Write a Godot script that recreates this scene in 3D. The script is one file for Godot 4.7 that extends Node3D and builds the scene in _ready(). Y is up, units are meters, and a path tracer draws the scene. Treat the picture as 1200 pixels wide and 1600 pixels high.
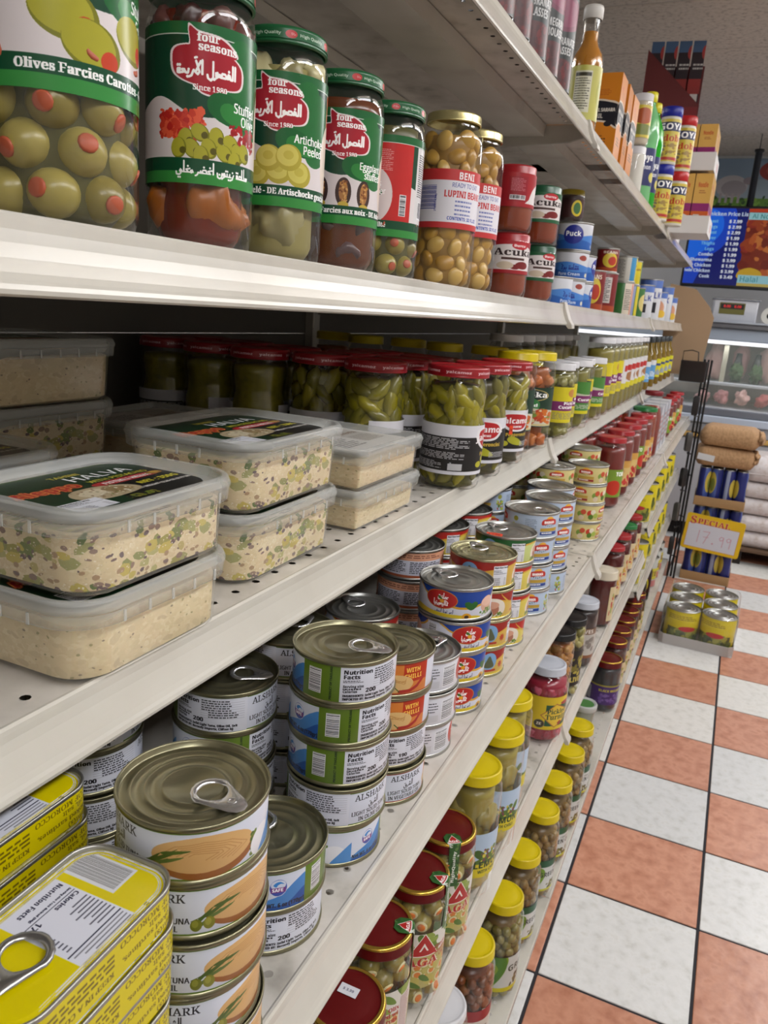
extends Node3D
# A grocery aisle: gondola shelving with jars, tins and tubs on the left, tiled floor on the right, a butcher's counter at the far end.
# The aisle runs along -z; x = 0 is a joint of the floor tiles, a tile is 0.305 m.

const TILE := 0.305

func _ready():
	# camera
	var lens := CameraAttributesPhysical.new()
	lens.frustum_focal_length = 18.322
	lens.frustum_focus_distance = 0.62
	lens.exposure_aperture = 15.0
	lens.frustum_near = 0.05
	lens.frustum_far = 60.0
	var cam := Camera3D.new()
	cam.name = "camera"
	cam.fov = 66.445
	cam.attributes = lens
	cam.position = Vector3(0.1722, 1.3306, 1.401)
	cam.rotation_order = EULER_ORDER_YXZ
	cam.rotation_degrees = Vector3(-14.688, 23.269, 4.4407)
	add_child(cam)
	# environment
	var env := Environment.new()
	env.background_mode = Environment.BG_COLOR
	env.background_color = Color(0.02, 0.02, 0.02)
	env.tonemap_mode = Environment.TONE_MAPPER_LINEAR
	env.tonemap_exposure = 0.72
	env.sdfgi_enabled = true
	env.ssao_enabled = true
	env.ssil_enabled = true
	var we := WorldEnvironment.new()
	we.name = "environment"
	we.environment = env
	add_child(we)
	# hanging strip lights: over the aisle, and beyond the shelving
	for k in 5: strip_light(1.2, 2.2 - k * 1.5, 2.6, "over the tiled aisle", k)
	for k in 3: strip_light(-1.9, 1.6 - k * 2.4, 2.0, "beyond the shelving", k)
	room()
	gondola()
	stock()
	far_end()
# ---------------------------------------------------------------- nodes
var used := {}
var cache := {}
var mats := {}
const ORD := ["topmost", "second from the top", "third from the top", "fourth from the top", "fifth from the top", "sixth from the top", "lowest"]

func numbered(called: String) -> String:
	used[called] = used.get(called, -1) + 1
	return called if used[called] == 0 else "%s_%03d" % [called, used[called]]

func tag(o: Node, label: String, category: String, group := "") -> Node:
	o.set_meta("label", label)
	o.set_meta("category", category)
	if group: o.set_meta("group", group)
	return o

func thing(called: String, label: String, category: String, at: Vector3, turn := 0.0, group := "") -> Node3D:
	var o := Node3D.new()
	o.name = numbered(called)
	add_child(o)
	o.position = at
	o.rotation.y = turn
	return tag(o, label, category, group)

func part(called: String, mesh: Mesh, m: Material, parent: Node, at := Vector3.ZERO) -> MeshInstance3D:
	var o := MeshInstance3D.new()
	o.name = called if parent != self else numbered(called)
	o.mesh = mesh
	o.material_override = m
	parent.add_child(o, true)
	o.position = at
	return o

func solo(called: String, label: String, category: String, mesh: Mesh, m: Material, at := Vector3.ZERO, turn := 0.0, group := "") -> MeshInstance3D:
	var o := part(called, mesh, m, self, at)
	o.rotation.y = turn
	tag(o, label, category, group)
	return o

func structure(called: String, mesh: Mesh, m: Material, at := Vector3.ZERO) -> MeshInstance3D:
	var o := part(called, mesh, m, self, at)
	o.set_meta("kind", "structure")
	return o

# the angle that turns a thing's front towards someone standing in the aisle
func facing(x: float, z: float) -> float:
	return atan2(0.17 - x, 1.4 - z)

# ---------------------------------------------------------------- meshes
func packed(v: PackedVector3Array, n: PackedVector3Array, uv: PackedVector2Array, ix: PackedInt32Array) -> ArrayMesh:
	var a := []
	a.resize(Mesh.ARRAY_MAX)
	a[Mesh.ARRAY_VERTEX] = v
	a[Mesh.ARRAY_NORMAL] = n
	a[Mesh.ARRAY_TEX_UV] = uv
	a[Mesh.ARRAY_INDEX] = ix
	var m := ArrayMesh.new()
	m.add_surface_from_arrays(Mesh.PRIMITIVE_TRIANGLES, a)
	return m

# outward normals of a profile of (out, up) points, bottom to top; a doubled point is a hard edge
func profile_normals(p: Array) -> Array:
	var out := []
	for i in p.size():
		var n := Vector2.ZERO
		if i > 0 and p[i].distance_to(p[i - 1]) > 1e-7:
			var t: Vector2 = (p[i] - p[i - 1]).normalized()
			n += Vector2(t.y, -t.x)
		if i < p.size() - 1 and p[i].distance_to(p[i + 1]) > 1e-7:
			var t2: Vector2 = (p[i + 1] - p[i]).normalized()
			n += Vector2(t2.y, -t2.x)
		out.append(n.normalized() if n.length() > 1e-6 else Vector2(1, 0))
	return out

func pairs(flat: Array) -> Array:
	var p := []
	for i in range(0, flat.size(), 2):
		p.append(Vector2(flat[i], flat[i + 1]))
	return p

func stitch(rows: int, cols: int) -> PackedInt32Array:
	var ix := PackedInt32Array()
	for k in rows - 1:
		for j in cols - 1:
			var a := k * cols + j
			ix.append_array([a, a + cols, a + cols + 1, a, a + cols + 1, a + 1])
	return ix

# a turned shape; flat = [radius, height, ...] from the bottom up
func lathe(flat: Array, seg := 40, a0 := 0.0, a1 := TAU) -> ArrayMesh:
	var key := "L%s%d%.3f%.3f" % [flat, seg, a0, a1]
	if cache.has(key): return cache[key]
	var p := pairs(flat)
	var pn := profile_normals(p)
	var total := 0.0
	var s := [0.0]
	for i in range(1, p.size()):
		total += p[i].distance_to(p[i - 1])
		s.append(total)
	var v := PackedVector3Array()
	var n := PackedVector3Array()
	var uv := PackedVector2Array()
	for k in p.size():
		for j in seg + 1:
			var a := lerpf(a0, a1, float(j) / seg)
			v.append(Vector3(sin(a) * p[k].x, p[k].y, cos(a) * p[k].x))
			n.append(Vector3(sin(a) * pn[k].x, pn[k].y, cos(a) * pn[k].x))
			uv.append(Vector2(float(j) / seg, 1.0 - s[k] / total))
	cache[key] = packed(v, n, uv, stitch(p.size(), seg + 1))
	return cache[key]

func outline(hx: float, hz: float, rc: float, cn: int) -> Array:
	var out := []
	for k in 4:
		var sx: float = [1, 1, -1, -1][k]
		var sz: float = [1, -1, -1, 1][k]
		for t in cn + 1:
			var a := (k + float(t) / cn) * PI / 2
			out.append([Vector2(sx * (hx - rc) + rc * sin(a), sz * (hz - rc) + rc * cos(a)), Vector2(sin(a), cos(a))])
	out.append(out[0])
	return out

# a rounded-rectangle shape; flat = [outward offset, height, ...] from the bottom up
func loft(flat: Array, hx: float, hz: float, rc: float, cn := 6, cap_bottom := true, cap_top := true) -> ArrayMesh:
	var key := "R%s%.4f%.4f%.4f%d%s%s" % [flat, hx, hz, rc, cn, cap_bottom, cap_top]
	if cache.has(key): return cache[key]
	var p := pairs(flat)
	var pn := profile_normals(p)
	var v := PackedVector3Array()
	var n := PackedVector3Array()
	var uv := PackedVector2Array()
	var y0: float = p[0].y
	var y1: float = p[p.size() - 1].y
	var cols := 0
	for k in p.size():
		var d: float = p[k].x
		var o := outline(hx + d, hz + d, maxf(rc + d, 0.0004), cn)
		cols = o.size()
		var run := 0.0
		var full := 0.0
		for j in range(1, cols): full += o[j][0].distance_to(o[j - 1][0])
		for j in cols:
			if j: run += o[j][0].distance_to(o[j - 1][0])
			var h: Vector2 = o[j][1]
			v.append(Vector3(o[j][0].x, p[k].y, o[j][0].y))
			n.append(Vector3(h.x * pn[k].x, pn[k].y, h.y * pn[k].x).normalized())
			uv.append(Vector2(run / full, 1.0 - (p[k].y - y0) / maxf(y1 - y0, 1e-6)))
	var ix := stitch(p.size(), cols)
	for side in [[cap_bottom, 0, -1.0], [cap_top, p.size() - 1, 1.0]]:
		if not side[0]: continue
		var b := v.size()
		var from: int = side[1] * cols
		v.append(Vector3(0, p[side[1]].y, 0))
		n.append(Vector3(0, side[2], 0))
		uv.append(Vector2(0.5, 0.5))
		for j in cols:
			v.append(v[from + j])
			n.append(Vector3(0, side[2], 0))
			uv.append(Vector2(0.5 + v[from + j].x / (2 * hx), 0.5 + v[from + j].z / (2 * hz)))
		for j in cols - 1:
			if side[2] > 0: ix.append_array([b, b + j + 2, b + j + 1])
			else: ix.append_array([b, b + j + 1, b + j + 2])
	cache[key] = packed(v, n, uv, ix)
	return cache[key]

# a block with chamfered edges standing on y = 0
func block(sx: float, sy: float, sz: float, b := 0.002) -> ArrayMesh:
	return loft([-b, 0, 0, b, 0, b, 0, sy - b, 0, sy - b, -b, sy], sx / 2, sz / 2, b, 1)

# a block whose six faces each carry the whole picture upright (for printed cartons): order +z, +x, -z, -x, top, bottom over a strip of six
func carton(sx: float, sy: float, sz: float) -> ArrayMesh:
	var key := "C%.4f%.4f%.4f" % [sx, sy, sz]
	if cache.has(key): return cache[key]
	var v := PackedVector3Array()
	var n := PackedVector3Array()
	var uv := PackedVector2Array()
	var ix := PackedInt32Array()
	var h := Vector3(sx / 2, 0, sz / 2)
	var faces := [[Vector3(-h.x, 0, h.z), Vector3(sx, 0, 0), Vector3(0, sy, 0)], [Vector3(h.x, 0, h.z), Vector3(0, 0, -sz), Vector3(0, sy, 0)], [Vector3(h.x, 0, -h.z), Vector3(-sx, 0, 0), Vector3(0, sy, 0)], [Vector3(-h.x, 0, -h.z), Vector3(0, 0, sz), Vector3(0, sy, 0)], [Vector3(-h.x, sy, h.z), Vector3(sx, 0, 0), Vector3(0, 0, -sz)], [Vector3(-h.x, 0, -h.z), Vector3(sx, 0, 0), Vector3(0, 0, sz)]]
	for f in 6:
		var b := v.size()
		var nn: Vector3 = faces[f][1].cross(faces[f][2]).normalized()
		for c in [[0, 0], [0, 1], [1, 1], [1, 0]]:
			v.append(faces[f][0] + faces[f][1] * c[0] + faces[f][2] * c[1])
			n.append(nn)
			uv.append(Vector2((f + 0.004 + c[0] * 0.992) / 6.0, 1.0 - c[1]))
		ix.append_array([b, b + 1, b + 2, b, b + 2, b + 3])
	cache[key] = packed(v, n, uv, ix)
	return cache[key]

# a flat rounded plate facing up, the picture's top towards -z
func plate(hx: float, hz: float, rc: float, cn := 6) -> ArrayMesh:
	return loft([0, 0, 0, 0.0003], hx, hz, rc, cn, false, true)

func tube(path: Array, r: float, seg := 8, closed := false, flat := 1.0) -> ArrayMesh:
	var v := PackedVector3Array()
	var n := PackedVector3Array()
	var uv := PackedVector2Array()
	var count := path.size() + (1 if closed else 0)
	for k in count:
		var i := k % path.size()
		var before: Vector3 = path[(i - 1 + path.size()) % path.size()] if closed or i > 0 else path[i]
		var after: Vector3 = path[(i + 1) % path.size()] if closed or i < path.size() - 1 else path[i]
		var t := (after - before).normalized()
		var up := Vector3.UP if absf(t.y) < 0.95 else Vector3.RIGHT
		var a := t.cross(up).normalized()
		var b := a.cross(t).normalized()
		for j in seg + 1:
			var w := -TAU * j / seg
			var d := a * cos(w) + b * sin(w) * flat
			v.append(path[i] + d * r)
			n.append((a * cos(w) + b * sin(w) / flat).normalized())
			uv.append(Vector2(float(j) / seg, float(k) / count))
	var ix := stitch(count, seg + 1)
	if not closed:
		for e in [0, count - 1]:
			var c := v.size()
			v.append(path[e])
			n.append((path[e] - path[1 if e == 0 else e - 1]).normalized())
			uv.append(Vector2.ZERO)
			for j in seg:
				var f: int = e * (seg + 1) + j
				ix.append_array([c, f, f + 1] if e == 0 else [c, f + 1, f])
	return packed(v, n, uv, ix)

# a strip with the cross-section flat = [x, y, ...], its outside on the left of the way it runs, from z0 to z1
func extrude(flat: Array, z0: float, z1: float, closed := false) -> ArrayMesh:
	var p := pairs(flat)
	var st := SurfaceTool.new()
	st.begin(Mesh.PRIMITIVE_TRIANGLES)
	var side := 1.0
	if closed:
		if not Geometry2D.is_polygon_clockwise(PackedVector2Array(p)): side = -1.0
		p.append(p[0])
	var face := func(q: Array, uvs: Array, nn: Vector3):
		var turned: bool = (q[1] - q[0]).cross(q[2] - q[0]).dot(nn) > 0
		for k in ([0, 2, 1] if turned else [0, 1, 2]):
			st.set_normal(nn)
			st.set_uv(uvs[k])
			st.add_vertex(q[k])
	for i in p.size() - 1:
		var a: Vector2 = p[i]
		var b: Vector2 = p[i + 1]
		var t := (b - a).normalized()
		var nn := Vector3(-t.y, t.x, 0) * side
		var a0 := Vector3(a.x, a.y, z0)
		var a1 := Vector3(a.x, a.y, z1)
		var b0 := Vector3(b.x, b.y, z0)
		var b1 := Vector3(b.x, b.y, z1)
		face.call([a0, a1, b1], [Vector2(0, 0), Vector2(0, 1), Vector2(1, 1)], nn)
		face.call([a0, b1, b0], [Vector2(0, 0), Vector2(1, 1), Vector2(1, 0)], nn)
	if closed:
		var poly := PackedVector2Array(p.slice(0, -1))
		var tri := Geometry2D.triangulate_polygon(poly)
		for e in [z0, z1]:
			var nn := Vector3(0, 0, signf(e - (z0 + z1) / 2))
			for k in range(0, tri.size(), 3):
				var q := []
				var w := []
				for i in 3:
					q.append(Vector3(poly[tri[k + i]].x, poly[tri[k + i]].y, e))
					w.append(poly[tri[k + i]])
				face.call(q, w, nn)
	return st.commit()

func merged(list: Array) -> ArrayMesh:
	var st := SurfaceTool.new()
	st.begin(Mesh.PRIMITIVE_TRIANGLES)
	for e in list: st.append_from(e[0], 0, e[1])
	return st.commit()

func at(x: float, y: float, z: float) -> Transform3D:
	return Transform3D(Basis(), Vector3(x, y, z))

func ball(seg := 14, rings := 9) -> SphereMesh:
	var key := "B%d" % seg
	if not cache.has(key):
		var s := SphereMesh.new()
		s.radius = 1.0
		s.height = 2.0
		s.radial_segments = seg
		s.rings = rings
		cache[key] = s
	return cache[key]

# a lumpy ball, for soft or rough things
func lump(seed_: int, rough: float, freq: float, seg := 22, rings := 14) -> ArrayMesh:
	var key := "K%d%.2f%.2f%d" % [seed_, rough, freq, seg]
	if cache.has(key): return cache[key]
	var f := FastNoiseLite.new()
	f.seed = seed_
	f.frequency = freq
	var v := PackedVector3Array()
	var uv := PackedVector2Array()
	for k in rings + 1:
		for j in seg + 1:
			var th := PI * (1.0 - float(k) / rings)
			var ph := TAU * (j % seg) / seg
			var d := Vector3(sin(th) * sin(ph), cos(th), sin(th) * cos(ph))
			v.append(d * (1.0 + rough * f.get_noise_3d(d.x, d.y, d.z)))
			uv.append(Vector2(float(j) / seg, 1.0 - float(k) / rings))
	var st := SurfaceTool.new()
	st.begin(Mesh.PRIMITIVE_TRIANGLES)
	for k in v.size():
		st.set_smooth_group(0)
		st.set_uv(uv[k])
		st.add_vertex(v[k])
	for i in stitch(rings + 1, seg + 1): st.add_index(i)
	st.generate_normals()
	cache[key] = st.commit()
	return cache[key]

# ---------------------------------------------------------------- materials
func mat(key: String, c: Color, rough := 0.5, metal := 0.0, tex: Texture2D = null) -> StandardMaterial3D:
	if mats.has(key): return mats[key]
	var m := StandardMaterial3D.new()
	m.resource_name = key
	m.albedo_color = c
	m.roughness = rough
	m.metallic = metal
	if tex: m.albedo_texture = tex
	mats[key] = m
	return m

func glassy(key: String, c: Color, rough := 0.03) -> StandardMaterial3D:
	var m := mat(key, c, rough)
	m.transparency = BaseMaterial3D.TRANSPARENCY_ALPHA
	return m

func noise_tex(seed_: int, freq: float, stops: Array, size := 512, octaves := 4) -> NoiseTexture2D:
	var f := FastNoiseLite.new()
	f.seed = seed_
	f.frequency = freq
	f.fractal_octaves = octaves
	var g := Gradient.new()
	g.offsets = PackedFloat32Array(range(stops.size()).map(func(i): return float(i) / (stops.size() - 1)))
	g.colors = PackedColorArray(stops)
	var t := NoiseTexture2D.new()
	t.width = size
	t.height = size
	t.seamless = true
	t.noise = f
	t.color_ramp = g
	return t

func rgb(r: int, g: int, b: int, a := 255) -> Color:
	return Color8(r, g, b, a)
# ---------------------------------------------------------------- printing
const ARABIC := {
	"a": [5, [2, 0, 2, 22]], "A": [6, [0, 0, 3, 0, 3, 22]], "l": [6, [2, 22, 2, 0, 7, 0]], "m": [6, [0, 0, 3, 0, 3, 22, 3, 0, 6, 0]], "L": [13, [2, 22, 2, -4, 6, -8, 11, -5, 12, 0]],
	"X": [12, [0, 20, 9, 2, 5, -1, 2, 3, 8, 20], [7, 26, 10, 25]], "f": [8, [0, 0, 2, 6, 5, 7, 6, 4, 3, 1, 8, 0], [4, 12]], "k": [8, [0, 0, 2, 6, 5, 7, 6, 4, 3, 1, 8, 0], [3, 12], [7, 12]],
	"q": [15, [0, 0, 2, 6, 5, 7, 6, 3, 3, 0, 7, -6, 12, -6, 14, 1], [6, 12], [10, 12]], "s": [16, [0, 0, 3, 6, 9, 6, 11, 2, 8, 0, 2, 0, 13, 0, 14, 4, 15, 0, 16, 0]],
	"d": [16, [0, 0, 3, 6, 9, 6, 11, 2, 8, 0, 2, 0, 13, 0, 14, 4, 15, 0, 16, 0], [7, 12]], "D": [22, [0, 0, 3, 6, 9, 6, 11, 2, 8, 0, 2, 0, 13, 0, 14, -6, 19, -7, 21, 1], [7, 12]],
	"w": [8, [0, 0, 2, 6, 5, 5, 5, 1, 1, 0, 5, -3, 8, -6]], "r": [7, [0, 5, 2, 1, 4, -4, 8, -6]], "R": [8, [0, 0, 3, 1, 5, -4, 9, -6]], "z": [7, [0, 5, 2, 1, 4, -4, 8, -6], [3, 10]],
	"b": [7, [2, 6, 3, 0, 7, 0], [4, -6]], "y": [7, [0, 0, 3, 0, 3, 6, 3, 0, 7, 0], [2, -6], [6, -6]], "t": [7, [0, 0, 3, 0, 3, 6, 3, 0, 7, 0], [2, 11], [6, 11]], "n": [7, [0, 0, 3, 0, 3, 6, 3, 0, 7, 0], [4, 11]],
	"h": [7, [0, 0, 3, 0, 3, 6, 3, 0, 7, 0], [3, 11, 5, 10]], "e": [9, [0, 0, 3, 5, 7, 5, 4, 1, 9, 0]], "o": [8, [0, 0, 2, 0, 2, 6, 6, 6, 6, 0, 2, 0], [2, 12], [6, 12]],
	"S": [11, [0, 0, 2, 0, 2, 5, 2, 0, 5, 0, 5, 5, 5, 0, 8, 0, 8, 5, 8, 0, 11, 0], [3, 11], [7, 11], [5, 14]], "i": [11, [0, 5, 2, 0, 2, 5, 2, 0, 5, 0, 5, 5, 5, 0, 8, 0, 8, 5, 8, 0, 11, 0]],
	"T": [14, [3, 20, 3, 0, 6, 6, 11, 6, 12, 1, 3, 0, 14, 0]], "Y": [15, [0, 0, 4, 5, 6, 2, 3, -2, 7, -6, 13, -5, 14, 0], [5, -11], [9, -11]], "N": [12, [0, 5, 1, -2, 5, -6, 10, -4, 11, 4], [6, 2]],
	"x": [10, [0, 7, 5, 6, 8, 5, 3, 0, 10, 0], [4, 12]], "H": [10, [0, 7, 5, 6, 8, 5, 3, 0, 10, 0]], "M": [7, [0, 0, 2, 4, 5, 3, 4, -1, 2, 0, 7, 0]], "P": [7, [0, 0, 2, 4, 5, 3, 3, 0, 5, -9]],
	"u": [6, [0, 8, 3, 4, 4, 0, 0, 0]], "K": [9, [8, 18, 1, 11, 6, 8, 3, 0, 9, 0]], " ": [6]}
var fonts := {}

func font(kind: String) -> Font:
	if not fonts.has(kind):
		var f := SystemFont.new()
		f.font_names = PackedStringArray(["Droid Serif" if kind.begins_with("serif") else "Droid Sans"])
		f.font_weight = 700 if kind.ends_with("b") else 400
		fonts[kind] = f
	return fonts[kind]

class Canvas:
	var im: Image
	var w: int
	var h: int
	var host
	func _init(host_, w_: int, h_: int, c: Color):
		host = host_
		w = w_
		h = h_
		im = Image.create_empty(w, h, false, Image.FORMAT_RGBA8)
		im.fill(c)
	func rect(x: float, y: float, ww: float, hh: float, c: Color) -> void:
		im.fill_rect(Rect2i(int(x), int(y), maxi(1, int(ww)), maxi(1, int(hh))), c)
	func poly(p: Array, c: Color) -> void:
		var lo := 1e9
		var hi := -1e9
		for q in p:
			lo = minf(lo, q.y)
			hi = maxf(hi, q.y)
		for y in range(maxi(0, int(lo)), mini(h - 1, int(hi)) + 1):
			var xs := []
			var yy := y + 0.5
			for i in p.size():
				var a: Vector2 = p[i]
				var b: Vector2 = p[(i + 1) % p.size()]
				if (a.y <= yy) != (b.y <= yy): xs.append(a.x + (yy - a.y) / (b.y - a.y) * (b.x - a.x))
			xs.sort()
			for i in range(0, xs.size() - 1, 2):
				var x0 := maxi(0, roundi(xs[i]))
				var x1 := mini(w, roundi(xs[i + 1]))
				if x1 > x0: im.fill_rect(Rect2i(x0, y, x1 - x0, 1), c)
	func shape(flat: Array, c: Color, ox := 0.0, oy := 0.0, s := 1.0) -> void:
		var p := []
		for i in range(0, flat.size(), 2): p.append(Vector2(ox + flat[i] * s, oy + flat[i + 1] * s))
		poly(p, c)
	# a smooth closed shape through the given points
	func blob(flat: Array, c: Color, ox := 0.0, oy := 0.0, s := 1.0) -> void:
		var q := []
		for i in range(0, flat.size(), 2): q.append(Vector2(ox + flat[i] * s, oy + flat[i + 1] * s))
		var p := []
		for i in q.size():
			for k in 8:
				p.append(q[i].cubic_interpolate(q[(i + 1) % q.size()], q[i - 1], q[(i + 2) % q.size()], k / 8.0))
		poly(p, c)
	func oval(cx: float, cy: float, rx: float, ry: float, c: Color, rot := 0.0) -> void:
		var p := []
		var n := 14 if maxf(rx, ry) < 12 else 36
		for i in n: p.append(Vector2(cx, cy) + Vector2(rx * cos(TAU * i / n), ry * sin(TAU * i / n)).rotated(rot))
		poly(p, c)
	func line(flat: Array, width: float, c: Color) -> void:
		for i in range(0, flat.size() - 2, 2):
			var a := Vector2(flat[i], flat[i + 1])
			var b := Vector2(flat[i + 2], flat[i + 3])
			var d := (b - a).normalized().orthogonal() * width / 2
			poly([a + d, b + d, b - d, a - d], c)
			if width > 3: oval(b.x, b.y, width / 2, width / 2, c)
		if width > 3: oval(flat[0], flat[1], width / 2, width / 2, c)
	# x is the left edge (align 0), the middle (1) or the right edge (2); y the baseline
	func text(s: String, x: float, y: float, size: float, c: Color, kind := "sansb", align := 0, stretch := 1.0, turn := 0) -> void:
		var ts = TextServerManager.get_primary_interface()
		var t = ts.create_shaped_text()
		var px := int(size)
		ts.shaped_text_add_string(t, s, host.font(kind).get_rids(), px)
		var wide := int(ts.shaped_text_get_width(t)) + 8
		var mask := Image.create_empty(wide, px * 2, false, Image.FORMAT_RGBA8)
		var pen := 2.0
		for g in ts.shaped_text_get_glyphs(t):
			var sz := Vector2i(px, 0)
			ts.font_render_glyph(g.font_rid, sz, g.index)
			var ti: int = ts.font_get_glyph_texture_idx(g.font_rid, sz, g.index)
			if ti >= 0:
				var r: Rect2 = ts.font_get_glyph_uv_rect(g.font_rid, sz, g.index)
				var o: Vector2 = ts.font_get_glyph_offset(g.font_rid, sz, g.index)
				var src: Image = ts.font_get_texture_image(g.font_rid, sz, ti)
				src.convert(Image.FORMAT_RGBA8)
				mask.blend_rect(src, Rect2i(r), Vector2i(int(pen + o.x), int(px * 1.4 + o.y)))
			pen += g.advance
		ts.free_rid(t)
		var base := px * 1.4
		if stretch != 1.0:
			wide = maxi(1, int(wide * stretch))
			mask.resize(wide, px * 2)
		if turn: mask.rotate_90(CLOCKWISE if turn > 0 else COUNTERCLOCKWISE)
		var ink := Image.create_empty(mask.get_width(), mask.get_height(), false, Image.FORMAT_RGBA8)
		ink.fill(c)
		var left: float = x - wide * [0.0, 0.5, 1.0][align]
		var spot := Vector2i(int(left), int(y - base))
		if turn > 0: spot = Vector2i(int(x - (px * 2 - base)), int(y))
		elif turn < 0: spot = Vector2i(int(x - base), int(y - wide))
		im.blend_rect_mask(ink, mask, Rect2i(Vector2i.ZERO, mask.get_size()), spot)
	# right to left from x; s = pixels per unit of a letter 22 high
	func arabic(word: String, x: float, y: float, s: float, c: Color, thick := 3.2, middle := true) -> void:
		var wide := 0.0
		for ch in word: wide += ARABIC[ch][0] * s
		var pen := x + wide / 2 if middle else x
		for ch in word:
			var g: Array = ARABIC[ch]
			for k in range(1, g.size()):
				var f := []
				for i in range(0, g[k].size(), 2): f.append_array([pen - g[k][i] * s, y - g[k][i + 1] * s])
				if f.size() == 2: oval(f[0], f[1], thick * s * 0.62, thick * s * 0.62, c, 0.0)
				else: line(f, thick * s, c)
			pen -= g[0] * s
	func barcode(x: float, y: float, ww: float, hh: float, across := true, c := Color8(30, 28, 34)) -> void:
		rect(x, y, ww, hh, Color8(235, 236, 240))
		var r := RandomNumberGenerator.new()
		r.seed = int(x * 7 + y * 3 + ww)
		var q := 3.0
		var size := ww if across else hh
		while q < size - 4:
			var b: float = [1.5, 2.0, 3.0, 4.0][r.randi() % 4] * maxf(1.0, size / 90.0)
			if across: rect(x + q, y + 3, b, hh - 10, c)
			else: rect(x + 3, y + q, ww - 6, b, c)
			q += b + [1.5, 2.0, 3.0][r.randi() % 3] * maxf(1.0, size / 90.0)
	# print too small to read
	func para(x: float, y: float, ww: float, hh: float, rows: int, c: Color, fill := 0.5) -> void:
		var r := RandomNumberGenerator.new()
		r.seed = int(x * 13 + y * 5 + rows)
		var step := hh / rows
		for k in rows:
			var q := 0.0
			while q < ww * (1.0 if k % 3 else 0.8):
				var b := minf(r.randf_range(0.03, 0.14) * ww, ww - q)
				rect(x + q, y + k * step, b, maxf(1.0, step * fill), c)
				q += b + maxf(1.5, ww * 0.02)
	func facts(x: float, y: float, ww: float, hh: float, calories := "") -> void:
		var ink := Color8(25, 25, 32)
		rect(x, y, ww, hh, Color8(222, 224, 232))
		var s := minf(hh * 0.16, ww * 0.15)
		text("Nutrition Facts", x + ww * 0.03, y + s * 1.1, s, ink, "sansb", 0)
		para(x + ww * 0.03, y + hh * 0.22, ww * 0.6, hh * 0.14, 2, ink)
		rect(x + ww * 0.03, y + hh * 0.38, ww * 0.94, hh * 0.02, ink)
		if calories:
			text("Calories", x + ww * 0.03, y + hh * 0.53, s, ink)
			text(calories, x + ww * 0.97, y + hh * 0.53, s * 1.25, ink, "sansb", 2)
		for k in 7:
			para(x + ww * 0.05, y + hh * (0.59 + k * 0.055), ww * 0.55, hh * 0.03, 1, ink, 1.0)
			para(x + ww * 0.8, y + hh * (0.59 + k * 0.055), ww * 0.14, hh * 0.03, 1, ink, 1.0)
	func specks(n: int, colors: Array, lo: float, hi: float, seed_: int, area := Rect2()) -> void:
		var r := RandomNumberGenerator.new()
		r.seed = seed_
		if area.size.x == 0: area = Rect2(0, 0, w, h)
		for k in n:
			var p := []
			var c := Vector2(r.randf_range(area.position.x, area.end.x), r.randf_range(area.position.y, area.end.y))
			var s := r.randf_range(lo, hi)
			var e := r.randf_range(0.45, 1.0)
			var a := r.randf() * TAU
			for i in 7: p.append(c + (Vector2(cos(TAU * i / 7), e * sin(TAU * i / 7)) * s * r.randf_range(0.75, 1.1)).rotated(a))
			poly(p, colors[r.randi() % colors.size()])
	func done() -> ImageTexture:
		return ImageTexture.create_from_image(im)

func paper(w: int, h: int, c := Color.WHITE) -> Canvas:
	return Canvas.new(self, w, h, c)

func print_mat(key: String, cv: Canvas, rough := 0.35) -> StandardMaterial3D:
	return mat(key, Color.WHITE, rough, 0.0, cv.done())
# ---------------------------------------------------------------- printed labels
const INK := Color8(28, 26, 34)

func olive_print(c: Canvas, x: float, y: float, s: float, stuffed := true, rot := 0.4) -> void:
	c.oval(x, y, s, s * 0.82, rgb(122, 122, 30), rot)
	c.oval(x - s * 0.08, y - s * 0.08, s * 0.9, s * 0.72, rgb(168, 164, 48), rot)
	if stuffed: c.oval(x + s * 0.55, y + s * 0.35, s * 0.32, s * 0.36, rgb(196, 66, 40), rot)
	else:
		c.oval(x + s * 0.45, y + s * 0.2, s * 0.34, s * 0.36, rgb(90, 84, 26), rot)

func leaf(c: Canvas, x: float, y: float, s: float, col: Color, rot := 0.0, slim := 0.42) -> void:
	var p := []
	for i in 24:
		var a := TAU * i / 24
		p.append(Vector2(x, y) + Vector2(cos(a) * s, sin(a) * s * slim * (1.0 - 0.35 * cos(a))).rotated(rot))
	c.poly(p, col)

# the crimson badge with two lines of script
func badge(c: Canvas, x: float, y: float, s: float) -> void:
	for pass_ in 2:
		var g := 1.0 if pass_ else 1.07
		var col: Color = rgb(168, 32, 48) if pass_ else rgb(236, 222, 224)
		c.blob([-95, -8, -88, -38, -45, -48, 30, -46, 92, -20, 104, 14, 88, 42, 30, 50, -40, 44, -84, 24], col, x, y, s * g)
		c.blob([-48, -92, -20, -78, 40, -70, 80, -44, 70, -30, -36, -34, -46, -58], col, x, y, s * g)
		c.blob([-40, 36, 10, 40, 48, 44, 48, 66, 44, 78, 20, 70, -16, 62], col, x, y, s * g)
	c.text("four", x - 30 * s, y - 58 * s, 30 * s, Color.WHITE, "serifb", 0, 0.95)
	c.text("seasons", x - 26 * s, y - 36 * s, 30 * s, Color.WHITE, "serifb", 0, 0.95)
	c.arabic("alfswL aXrbeo", x, y + 20 * s, s * 1.5, Color.WHITE, 4.2)
	c.text("Since 1980", x - 40 * s, y + 60 * s, 19 * s, Color.WHITE, "serif", 0)

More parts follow.
